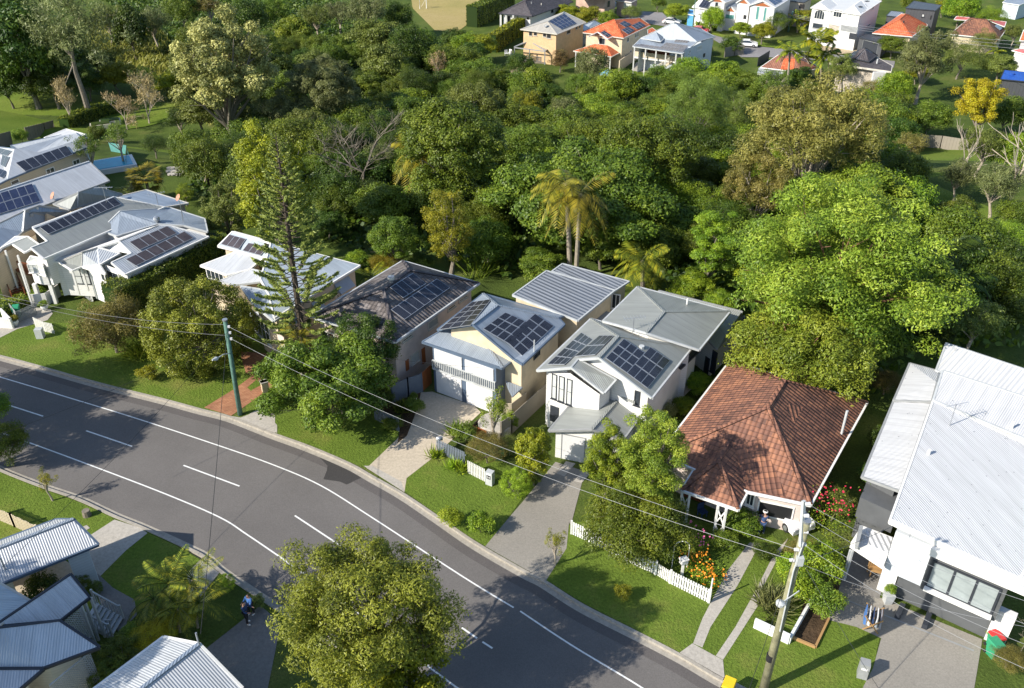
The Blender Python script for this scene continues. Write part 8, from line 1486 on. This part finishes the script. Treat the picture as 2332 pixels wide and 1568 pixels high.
fence(['e2 470 440', 'e2 545 425', 'e2 612 420'], 2.0, 'fence_greytimber', 'grey courtyard fence beside the blue grey house', 'boundary_fence', post=2.5); fence(['e1 510 405', 'e1 642 350'], 1.8, 'trim_grey', 'grey fence between the cream solar house and the orange roofed house', 'boundary_fence'); fence(['e1 905 550', 'e1 1010 470'], 2.2, 'wall_cream', 'cream side wall left of the two level verandah', 'garden_wall', cat='wall', th=.2); fence(['e1 985 620', 'e1 1070 640', 'e1 1185 665', 'e1 1310 640'], 1.1, 'pole_green', 'green pool fence around the terrace lawn', 'pool_fence', .25, post=2.5)
fence(['e2 720 510', 'e2 808 455'], 1.8, 'trim_dark', 'dark fence left of the brown and orange patched roof', 'boundary_fence'); fence(['d4 22 600', 'd4 190 680'], .7, 'white_paint', 'white rendered retaining wall under the spiky clump', 'retaining_wall', cat='wall', th=.15); fence(['d4 190 680', 'd4 240 590', 'd4 330 430'], .5, 'white_paint', 'white rendered side wall of the garden bed', 'retaining_wall', cat='wall', th=.15); fence(['d4 200 652', 'd4 320 702', 'd4 385 565'], .18, 'timber', 'timber edging of the mulch bed by the clothes rack', 'garden_edging', cat='edging', th=.12)
fence(['o 195 420', 'o 265 470'], 1.6, 'trim_white', 'white battened stair screen beside the pool', 'screen_fence', .18); fence(['o 252 345', 'o 292 352', 'o 290 385'], 1.2, 'glass_green', 'glass fence panel beside the pool', 'pool_fence', th=.03)
m_ = MB(); p = G('o 240 385'); m_.box(p+Vector((0, 0, .3)), (7, 4, .6), .5, 'trim_white'); m_.box(p+Vector((0, 0, .62)), (6.2, 3.2, .06), .5, 'pool_blue'); tag(m_.build('swimming_pool'), 'small turquoise raised swimming pool behind the left roofs', 'pool')
for i, (s_, ht, w_) in enumerate((('c1 2250 500', .9, .5), ('c2 135 505', .9, .5), ('c2 430 590', .9, .45), ('c2 830 720', .7, .8))):
    m_ = MB(); p = G(s_); m_.box(p+Vector((0, 0, ht/2)), (w_, .35, ht), .5, 'cream_brick'); m_.box(p+Vector((0, 0, ht+.04)), (w_+.08, .43, .08), .5, 'concrete'); tag(m_.build('brick_pillar'), ('cream brick letterbox pillar beside the brick paving', 'cream brick pillar at the left side of the glossy verge tree', 'cream brick pillar under the glossy verge tree', 'low cream brick wall piece right under the glossy verge tree')[i], 'pillar')
# letterboxes
e = empty('letterbox', G('c2 2035 1285'), 'grey letterbox pillar numbered 54 beside the white board fence', 'letterbox'); m_ = MB(); rz = math.radians(-28); m_.box((0, 0, .55), (.5, .4, 1.1), rz); m_.build('pillar', 'trim_lightgrey', None).parent = e
m_ = MB(); n = Vector((math.sin(rz), -math.cos(rz), 0)); c = n*.205; m_.box((c.x, c.y, .72), (.3, .02, .3), rz); m_.build('number_plate', 'black', None).parent = e; m_ = MB(); m_.box((c.x, c.y, .98), (.34, .03, .08), rz); m_.build('mail_slot', 'white_paint', None).parent = e
tc = bpy.data.curves.new('house_number', 'FONT'); tc.body = '54'; tc.size = .26; tc.align_x = 'CENTER'; tc.align_y = 'CENTER'; tc.extrude = .004; tmp = bpy.data.objects.new('tmp', tc); C.objects.link(tmp); bpy.context.view_layer.update(); tme = bpy.data.meshes.new_from_object(tmp); bpy.data.objects.remove(tmp); tme.materials.clear(); tme.materials.append(M['white_paint']); o = bpy.data.objects.new('house_number', tme); C.objects.link(o); o.parent = e; c = n*.222; o.location = (c.x, c.y, .72); o.rotation_euler = (math.pi/2, 0, rz)
e = empty('letterbox', G('c2 1610 1010'), 'rounded steel letterbox at the end of the grey blue paling fence', 'letterbox'); m_ = MB(); m_.box((0, 0, .5), (.1, .1, 1.0)); m_.build('post', 'trim_grey', None).parent = e; m_ = MB(); m_.tube([(-.22, 0, 1.12), (.22, .1, 1.12)], .17, 10); m_.build('box', 'steel', None, True).parent = e
e = empty('letterbox', G('d3 880 350'), 'white post letterbox behind the garden gate', 'letterbox'); m_ = MB(); m_.box((0, 0, .55), (.14, .14, 1.1)); m_.build('post', 'white_paint', None).parent = e; m_ = MB(); m_.box((0, 0, 1.2), (.42, .32, .3), .4); m_.box((0, 0, 1.37), (.5, .4, .05), .4); m_.build('box', 'trim_white', None).parent = e
e = empty('letterbox', G('d4 545 835'), 'dark grey block letterbox on the lawn beside the exposed aggregate drive', 'letterbox'); m_ = MB(); m_.box((0, 0, .55), (.5, .5, 1.1), -.35); m_.build('pillar', 'trim_grey', None).parent = e; m_ = MB(); m_.box((-.08, -.25, .8), (.32, .03, .12), -.35); m_.build('mail_slot', 'white_paint', None).parent = e
# rose arch, gate post
m_ = MB(); p = G('d3 868 310')
for s_ in (-.45, .45): m_.tube([p+Vector((s_, 0, 0)), p+Vector((s_, 0, 1.7))], .03, 5)
m_.tube([p+Vector((-.45*math.cos(t), 0, 1.7+.45*math.sin(t))) for t in [i*math.pi/8 for i in range(9)]], .03, 5); tag(m_.build('garden_arch', 'trim_white'), 'slim white wire rose arch behind the garden gate', 'garden arch')
m_ = MB(); p = G('d3 1012 478'); m_.tube([p, p+Vector((0, 0, 1.9))], .05, 6); tag(m_.build('post', 'white_paint'), 'tall white post at the right end of the picket fence', 'post')
# bins
def bin_(at, lid, label, rz=.3, body='green_plastic', sc=1):
    e = empty('wheelie_bin', G(at), label, 'bin'); m_ = MB(); a = [Vector((x*sc, y*sc, 0)) for x, y in ((-.22, -.25), (.22, -.25), (.22, .25), (-.22, .25))]; t = [Vector((x*sc, y*sc, .95*sc)) for x, y in ((-.29, -.34), (.29, -.34), (.29, .34), (-.29, .34))]; m_.hull8(a+t); m_.build('body', body, None).parent = e
    m_ = MB(); m_.hull8([Vector((x*sc, y*sc, z*sc)) for x, y, z in ((-.31, -.37, .95), (.31, -.37, .95), (.31, .37, .98), (-.31, .37, .98), (-.27, -.33, 1.04), (.27, -.33, 1.04), (.27, .36, 1.08), (-.27, .36, 1.08))]); m_.build('lid', lid, None).parent = e
    for s_ in (-1, 1): m_ = MB(); m_.tube([(s_*.22*sc, .3*sc, .1*sc), (s_*.28*sc, .3*sc, .1*sc)], .1*sc, 10); m_.build('wheel', 'tyre', None).parent = e
    e.rotation_euler.z = rz
bin_('d4 1178 700', 'red', 'wheelie bin with red lid by the white garage pillar', .3, 'green_plastic'); bin_('d4 1176 735', 'green_plastic', 'wheelie bin with green lid in front of the red lidded bin', .3); bin_('e4 140 510', 'green_plastic', 'green lidded bin inside the grey slatted enclosure', .3); bin_('o 1655 1585', 'yellow_plastic', 'yellow lidded bin on the kerb at the bottom edge', -.5, 'trim_dark'); bin_('a4 765 385', 'yellow_plastic', 'bin with yellow lid in front of the scaffold', .2, 'trim_dark', 1.2)
m_ = MB(); p = G('c2 2100 985', .9)
m_.hull8([p+Vector(v) for v in ((-.45, -.35, -.3), (.45, -.35, -.3), (.5, .4, -.2), (-.4, .4, -.2), (-.4, -.3, 0), (.42, -.3, .05), (.45, .35, .08), (-.35, .3, .02))]); m_.box(p-Vector((0, 0, .6)), (.6, .5, .7)); tag(m_.build('green_tub', 'green_plastic'), 'green plastic tub lid showing between the twiggy shrubs', 'tub')
# clothes racks
def rack(at, label, cols, rz, sc=1.0):
    e = empty('clothes_rack', G(at), label, 'clothes rack'); m_ = MB()
    for y in (-.5, .5):
        m_.beam(Vector((-.45, y, 0))*sc, Vector((.45, y, 1.1))*sc, .05, .05); m_.beam(Vector((.45, y, 0))*sc, Vector((-.45, y, 1.1))*sc, .05, .05)
    for k in range(5): x = -.42+k*.21; m_.tube([Vector((x, -.5, 1.05))*sc, Vector((x, .5, 1.05))*sc], .015, 4)
    m_.build('frame', 'timber', None).parent = e; e.rotation_euler.z = rz
    for k, cl in enumerate(cols):
        x = (-.42+k*.2)*sc; m2 = MB(); m2.hull8([Vector((x-.04, -.42*sc, .35*sc)), Vector((x+.1, -.42*sc, .3*sc)), Vector((x+.08, .4*sc, .4*sc)), Vector((x-.05, .4*sc, .35*sc)), Vector((x-.015, -.42*sc, 1.08*sc)), Vector((x+.02, -.42*sc, 1.08*sc)), Vector((x+.02, .4*sc, 1.08*sc)), Vector((x-.015, .4*sc, 1.08*sc))]); o = m2.build('laundry', cl, None); o.location = e.location; o.rotation_euler.z = rz; tag(o, ('blue shirt', 'white towel', 'navy towel', 'pale blue cloth', 'grey cloth')[k]+' hanging on '+('the wooden rack by the drive' if sc == 1 else 'the fence rack'), 'laundry', 'laundry on '+label[:24])
rack('d4 590 590', 'wooden folding clothes rack hung with washing on the drive', ['cloth_blue', 'cloth_white', 'cloth_navy', 'cloth_white', 'cloth_grey'], -.4)
rack('f3 1000 310', 'wall mounted drying rack with colourful washing behind the timber fence', ['green_plastic', 'cloth_navy', 'red'], .9, 1.4) if False else None
# planter, blocks, bench on the modern house drive
e = empty('potted_plant', G('d4 668 480'), 'tall pale planter with clipped shrub at the white pillar', 'potted plant'); m_ = MB(); m_.hull8([Vector(v) for v in ((-.2, -.2, 0), (.2, -.2, 0), (.2, .2, 0), (-.2, .2, 0), (-.27, -.27, .75), (.27, -.27, .75), (.27, .27, .75), (-.27, .27, .75))]); m_.build('pot', 'trim_lightgrey', None).parent = e; put('foliage', KIN['shrub'][0][0], 'leaf_fresh', e, (0, 0, 1.05), (.38, .38, .38))
for i, s_ in enumerate((('d4 715 560', 'd4 740 505'), ('d4 845 610', 'd4 868 550'))):
    a, b_ = G(s_[0]), G(s_[1]); m_ = MB(); m_.beam(a+Vector((0, 0, .35)), b_+Vector((0, 0, .35)), .28, .35); tag(m_.build('block', 'trim_dark'), ('left', 'right')[i]+' of two low dark blocks in front of the grey garage door', 'block')
e = empty('slatted_chair', G('d4 610 345'), 'timber slatted chair in the porch of the modern house', 'chair'); m_ = MB(); m_.box((0, 0, .42), (.9, .5, .06), -.35); m_.build('seat', 'timber', None).parent = e; m_ = MB()
for k in range(7): m_.box((-.4+k*.13, .24, .7), (.08, .04, .55))
m_.build('backrest', 'timber', None).parent = e
for x in (-.4, .4):
    for y in (-.2, .2): m_ = MB(); m_.box((x, y, .2), (.06, .06, .4)); m_.build('leg', 'timber', None).parent = e
def pot(at, cl, label, sc=1): e = empty('potted_plant', G(at), label, 'potted plant'); m_ = MB(); lathe(m_, (0, 0, 0), [(.18*sc, 0), (.32*sc, .3*sc), (.28*sc, .5*sc)], 12); m_.build('pot', 'white_paint', None).parent = e; put('foliage', KIN['shrub'][1][0], cl, e, (0, 0, .7*sc), (.45*sc, .45*sc, .35*sc))
pot('e4 120 575', 'leaf_amber', 'white pot with orange flowering plant beside the bin enclosure'); pot('e4 345 460', 'leaf_fresh', 'round white pot below the curved white wall'); pot('f3 105 300', 'leaf_mid', 'pot with strappy plant at the head of the concrete drive', .8)
m_ = MB(); p = G('d1 740 105'); m_.tube([p, p+Vector((0, 0, .45))], [.28, .24], 10); tag(m_.build('tree_stump', 'bark_grey'), 'cut tree stump on the south verge', 'stump'); m_ = MB(); p = G('a3 1200 890'); m_.tube([p-Vector((0, 0, .5)), p+Vector((.2, 0, 2)), p+Vector((-.3, 0, 4.6))], [.9, .6, .35], 8); m_.tube([p+Vector((.1, 0, 1.6)), p+Vector((1.2, 0, 2.8))], [.35, .2], 6); tag(m_.build('dead_stump', 'bark_grey'), 'tall dead grey stump beside the curved palm above the creek', 'stump')
for i, (s_, r) in enumerate((('a3 685 770', 1.1), ('a3 660 745', .8), ('e1 620 690', 1.3))):
    m_ = MB(); p = G(s_); lathe(m_, p, [(r, -.2), (r*1.05, r*.3), (r*.6, r*.7), (.01, r*.8)], 7); tag(m_.build('boulder', 'rock'), ('large', 'small', 'wide')[i]+' boulder on the creek bank below the orange roofed house', 'boulder')
for i in range(14):
    p = G('a1 %d %d' % (1440+(i % 5)*32+random.randint(-8, 8), 1430+(i//5)*26)); m_ = MB(); m_.tube([p, p+Vector((0, 0, .12))], .38, 8); tag(m_.build('stepping_stone', 'concrete'), 'round pale stepping stone on the dark bed above the fan palm', 'stepping stone', 'stepping stones above the fan palm')
for i, s_ in enumerate(('a1 940 1060', 'a1 860 1090')): m_ = MB(); m_.box(G(s_)+Vector((0, 0, .4)), (3.2, 1.6, .8), .4, 'trim_cream'); m_.box(G(s_)+Vector((0, 0, .85)), (2.8, 1.3, .25), .4, 'leaf_mid'); tag(m_.build('raised_bed'), ('right', 'left')[i]+' of two pale raised garden beds beside the park hedge', 'garden bed')
# football goal and lamp on the oval
e = empty('football_goal', G('a2 1495 75'), 'white football goal on the dry oval', 'football goal'); q = [G(s_)-Vector(e.location) for s_ in ('a2 1497 76', 'a2 1440 78')]; h3 = Vector((0, 0, 2.6)); m_ = MB(); m_.tube([q[0], q[0]+h3, q[1]+h3, q[1]], .12, 6); m_.tube([q[0]+h3, q[0]+Vector((-1.5, 2.5, 0))], .07, 4); m_.build('frame', 'trim_white', None).parent = e
m_ = MB(); p = G('a2 2068 48'); m_.tube([p, p+Vector((0, 0, 9))], .15, 6); tag(m_.build('light_pole', 'pole_green'), 'pale green light pole at the edge of the oval', 'pole')
# ------------------------------------------------------------------ cars
def car(at, rz, mat, label, sc=1.0, name='parked_car'):
    e = empty(name, G(at, .1), label, 'car'); L, W_ = 4.2*sc, 1.75*sc; prof = [(-.5, .32), (-.5, .62), (-.46, .82), (-.36, .88), (-.27, 1.32), (-.16, 1.42), (.1, 1.42), (.26, 1.0), (.44, .86), (.5, .66), (.5, .32)]
    def ext(pr, w0, name, mt, ins=0, top=.0):
        m_ = MB(); n = len(pr); A_ = [Vector((x*L, -W_/2*w0*(1-top*max(0, z-.9)), z*sc)) for x, z in pr]; B_ = [Vector((v.x, -v.y, v.z)) for v in A_]; m_.poly(A_); m_.poly(B_[::-1])
        for i in range(n): j = (i+1) % n; m_.poly([A_[j], A_[i], B_[i], B_[j]])
        o = m_.build(name, mt, None); o.parent = e; return o
    ext(prof, 1, 'body', mat, top=.35); ext([(-.345, .92), (-.262, 1.28), (-.16, 1.36), (.09, 1.36), (.23, 1.02), (.22, .92)], 1.01, 'side_windows', 'glass', top=.33)
    for nm, p0, p1 in (('windscreen', (.268, 1.0), (.105, 1.43)), ('rear_window', (-.365, .92), (-.275, 1.33))):
        m_ = MB(); s_ = .012*L*(1 if nm == 'windscreen' else -1); a = [Vector((p0[0]*L+s_, y*W_*.42, p0[1]*sc)) for y in (-1, 1)]; b_ = [Vector((p1[0]*L+s_, y*W_*.36, p1[1]*sc)) for y in (1, -1)]; m_.poly(a+b_); m_.build(nm, 'glass', None).parent = e
    for x in (-.31, .31):
        for y in (-1, 1):
            m_ = MB(); m_.tube([(x*L, y*W_*.42, .33*sc), (x*L, y*W_*.505, .33*sc)], .33*sc, 14); w = m_.build('wheel', 'tyre', None); w.parent = e; m_ = MB(); m_.tube([(x*L, y*W_*.48, .33*sc), (x*L, y*W_*.515, .33*sc)], .19*sc, 10); m_.build('rim', 'steel', None).parent = w
    for y in (-1, 1): m_ = MB(); m_.box((L*.492, y*W_*.36, .7*sc), (.1, .3*sc, .16*sc)); m_.build('headlight', 'porcelain', None).parent = e; m_ = MB(); m_.box((-L*.492, y*W_*.38, .74*sc), (.1, .22*sc, .2*sc)); m_.build('tail_light', 'red', None).parent = e
    m_ = MB(); m_.box((L*.5, 0, .42*sc), (.02, .5*sc, .12*sc)); m_.build('number_plate', 'white_paint', None).parent = e
    e.rotation_euler.z = rz
car('a3 2095 395', math.radians(-14), 'car_white', 'white hatchback parked on the upper street beside the yellow green trees'); car('a3 1690 280', math.radians(-30), 'car_red', 'red hatchback parked behind the blue grey verandah house'); car('a3 1455 205', math.radians(-25), 'car_white', 'white car partly hidden behind the blue grey pyramid roof')
car('g3 825 405', math.radians(-68), 'car_white', 'white car parked nose out in the carport of the red tiled house', .95)
car('d4 -400 -400', 0, 'car_white', 'x') if False else None
# ------------------------------------------------------------------ people
def skin(name, verts, edges, radii, mat, parent, lvl=1):
    me = bpy.data.meshes.new(name); me.from_pydata([tuple(v) for v in verts], edges, []); o = bpy.data.objects.new(name, me); C.objects.link(o)
    m = o.modifiers.new('s', 'SKIN'); 
    if not me.skin_vertices: bpy.context.view_layer.objects.active = o
    sv_ = me.skin_vertices[0].data if me.skin_vertices else None
    if sv_ is None:
        me2 = me; bpy.context.view_layer.update()
    for i, r in enumerate(radii): sv_[i].radius = (r, r)
    sv_[0].use_root = True; u = o.modifiers.new('u', 'SUBSURF'); u.levels = lvl; u.render_levels = lvl
    bpy.context.view_layer.update(); dg = bpy.context.evaluated_depsgraph_get(); nm = bpy.data.meshes.new_from_object(o.evaluated_get(dg)); bpy.data.objects.remove(o)
    nm.materials.clear(); nm.materials.append(M[mat]); nm.polygons.foreach_set('use_smooth', [True]*len(nm.polygons)); q = bpy.data.objects.new(name, nm); C.objects.link(q); q.parent = parent; return q
def person(at, face, label, shirt, pants, hatm=None, bend=0.0, arm=.6, H_=1.72, hair='hair'):
    e = empty('person', G(at), label, 'person'); e.rotation_euler.z = face; k = H_/1.72; sb = math.sin(bend); cb = math.cos(bend)
    up = lambda z, x=0, y=0: Vector((x, -(z-.95)*sb+y, .95+(z-.95)*cb))*k
    def leg(s_, d): return [Vector((s_*.1, 0, .92))*k, Vector((s_*.12, -.03+d, .5))*k, Vector((s_*.12, .02+d*1.3, .09))*k, Vector((s_*.13, -.14+d*1.3, .04))*k]
    def armp(s_): sh = up(1.40, s_*.2); el = sh+Vector((s_*.06, -.08-.1*arm, -.27))*k; ha = el+Vector((-s_*.05, -.22*arm-.04, -.05+.1*arm-.12*(1-arm)))*k; return [sh, el, ha]
    V_ = [up(.95)]; Ed = []; R_ = [.13]
    for z, r in ((1.15, .12), (1.36, .13), (1.48, .06), (1.56, .085), (1.66, .08)): V_.append(up(z, 0, -.02 if z > 1.5 else 0)); R_.append(r*k); Ed.append((len(V_)-2, len(V_)-1))
    for s_ in (-1, 1):
        st = 0
        for p, r in zip(leg(s_, .06*s_), (.09, .06, .04, .035)): V_.append(p); R_.append(r*k); Ed.append((st, len(V_)-1)); st = len(V_)-1
        st = 2
        for p, r in zip(armp(s_), (.055, .04, .028)): V_.append(p); R_.append(r*k); Ed.append((st, len(V_)-1)); st = len(V_)-1
        hd = V_[st]
        for f in range(5):                                     # four fingers and a thumb at each hand
            an = (f-1.5)*.22 if f < 4 else -s_*1.2; ln = (.085, .095, .09, .07, .06)[f]; t = hd+Vector((math.sin(an)*ln*.7, -ln*.8, -.02 if f < 4 else .01))*k; V_.append(t); R_.append(.011*k); Ed.append((st, len(V_)-1))
    skin('body', V_, Ed, R_, 'skin', e, 1)
    T_ = [up(.98), up(1.15), up(1.36), up(1.43)]; TE = [(0, 1), (1, 2), (2, 3)]; TR = [.165*k, .15*k, .165*k, .09*k]
    for s_ in (-1, 1):
        a = armp(s_); T_ += [a[0], a[1], a[1].lerp(a[2], .6)]; n = len(T_); TE += [(2, n-3), (n-3, n-2), (n-2, n-1)]; TR += [.075*k, .058*k, .048*k]
    skin('shirt', T_, TE, TR, shirt, e); T_ = [Vector((0, 0, .98))*k]; TE = []; TR = [.15*k]
    for s_ in (-1, 1): l_ = leg(s_, .06*s_); T_ += l_[:3]; n = len(T_); TE += [(0, n-3), (n-3, n-2), (n-2, n-1)]; TR += [.11*k, .08*k, .065*k]
    skin('trousers', T_, TE, TR, pants, e)
    for s_ in (-1, 1): l_ = leg(s_, .06*s_); skin('shoe', [l_[2]+Vector((0, .03, -.04)), l_[3]+Vector((0, -.04, .01))], [(0, 1)], [.055*k, .045*k], 'cloth_white', e)
    hc = up(1.66, 0, .01); skin('hat' if hatm else 'hair', [hc+Vector((0, .03, -.06)), hc+Vector((0, 0, .04))], [(0, 1)], [.098*k, .088*k], hatm or hair, e)
    if hatm: m_ = MB(); lathe(m_, up(1.69), [(.10, .02), (.17, -.02), (.16, -.03)], 12); m_.build('hat_brim', hatm, None).parent = e
    f = MB(); fc = up(1.60, 0, -.10)
    for x in (-.03, .03): f.box(fc+Vector((x, 0, .02))*k, (.02, .012, .012), 0, 'black')
    f.box(fc+Vector((0, -.012, -.01)), (.022, .03, .035), 0, 'skin'); f.box(fc+Vector((0, .004, -.045)), (.05, .012, .01), 0, 'terracotta'); f.build('face').parent = e
    return e
person('d1 2100 1015', math.radians(75), 'person in dark checked shirt and black trousers standing on the shaded footpath', 'cloth_navy', 'cloth_black', arm=1.0)
person('d1 2135 940', math.radians(-30), 'person in blue top standing beside the checked shirt person under the street tree', 'cloth_blue', 'cloth_black', arm=.9, H_=1.62)
person('g3 655 545', math.radians(160), 'person in blue overalls and white hat bending beside the carport car', 'cloth_navy', 'cloth_navy', 'cloth_white', bend=.5, arm=.7)
# chairs on terraces, far garden furniture
def chair(at, mat, label, sc=1, rz=0):
    e = empty('garden_chair', G(at), label, 'chair'); m_ = MB(); m_.box((0, 0, .43*sc), (.5*sc, .5*sc, .06)); m_.build('seat', mat, None).parent = e; m_ = MB(); m_.box((0, .24*sc, .7*sc), (.5*sc, .05, .5*sc)); m_.build('backrest', mat, None).parent = e
    for x in (-.2, .2):
        for y in (-.2, .2): m_ = MB(); m_.box((x*sc, y*sc, .2*sc), (.06, .06, .42*sc)); m_.build('leg', mat, None).parent = e
    e.rotation_euler.z = rz
chair('e1 50 430', 'white_paint', 'left white plastic chair beside the gabled pergola', 1.3, .4); chair('e1 75 425', 'white_paint', 'middle white plastic chair beside the gabled pergola', 1.3, -.5); chair('e1 95 435', 'white_paint', 'right white plastic chair beside the gabled pergola', 1.3, 1.2); chair('g3 205 410', 'cloth_navy', 'blue plastic chair under the verandah of the red tiled house', 1, .5); chair('e1 1180 545', 'yellow_plastic', 'yellow chair under the two level verandah', 1.2, .5)
# trees standing just outside the picture whose shade falls into it
def shade(target, zt, dist, w_, label, vs=1.0, kind='broad', colr='leaf_mid', low=.0):
    p = Z(target, zt); P0 = Vector((p.x-math.cos(SUN_AZ)*dist, p.y-math.sin(SUN_AZ)*dist, 0)); hc = zt+dist*math.tan(SUN_EL); R = w_/2; vs_ = KIN[kind]; me = vs_[0][0]; e = empty('tree', P0, label, 'tree')
    put('crown', me, colr, e, (0, 0, hc), (R, R, R*vs)); rng = np.random.default_rng(5); mb = limbs(vs_[0][1], hc+R*vs*.75, R*vs*.75, R, rng, 9, .03); o = mb.build('trunk', 'bark_grey', None); o.parent = e
shade('o 160 880', 0, 13, 8, 'tall street tree beyond the left edge shading the far lane'); shade('o 60 960', 0, 9.5, 6.5, 'street tree beyond the left edge shading the middle of the road'); shade('o 190 1000', 0, 12.5, 6.5, 'leafy street tree at the left edge shading the near lane'); shade('o 30 900', 0, 10, 8, 'broad tree beyond the left edge shading the upper road')
shade('o 60 1420', 3.5, 11, 7, 'tree below the left corner shading the blue corrugated roofs'); shade('o 150 1500', 3.5, 13, 8, 'large tree below the bottom edge shading the lattice porch'); shade('o 10 1500', 3.5, 9, 7, 'tree beyond the bottom left corner'); shade('o 290 1400', 0, 19, 7, 'tall tree below the bottom edge shading the concrete drive')
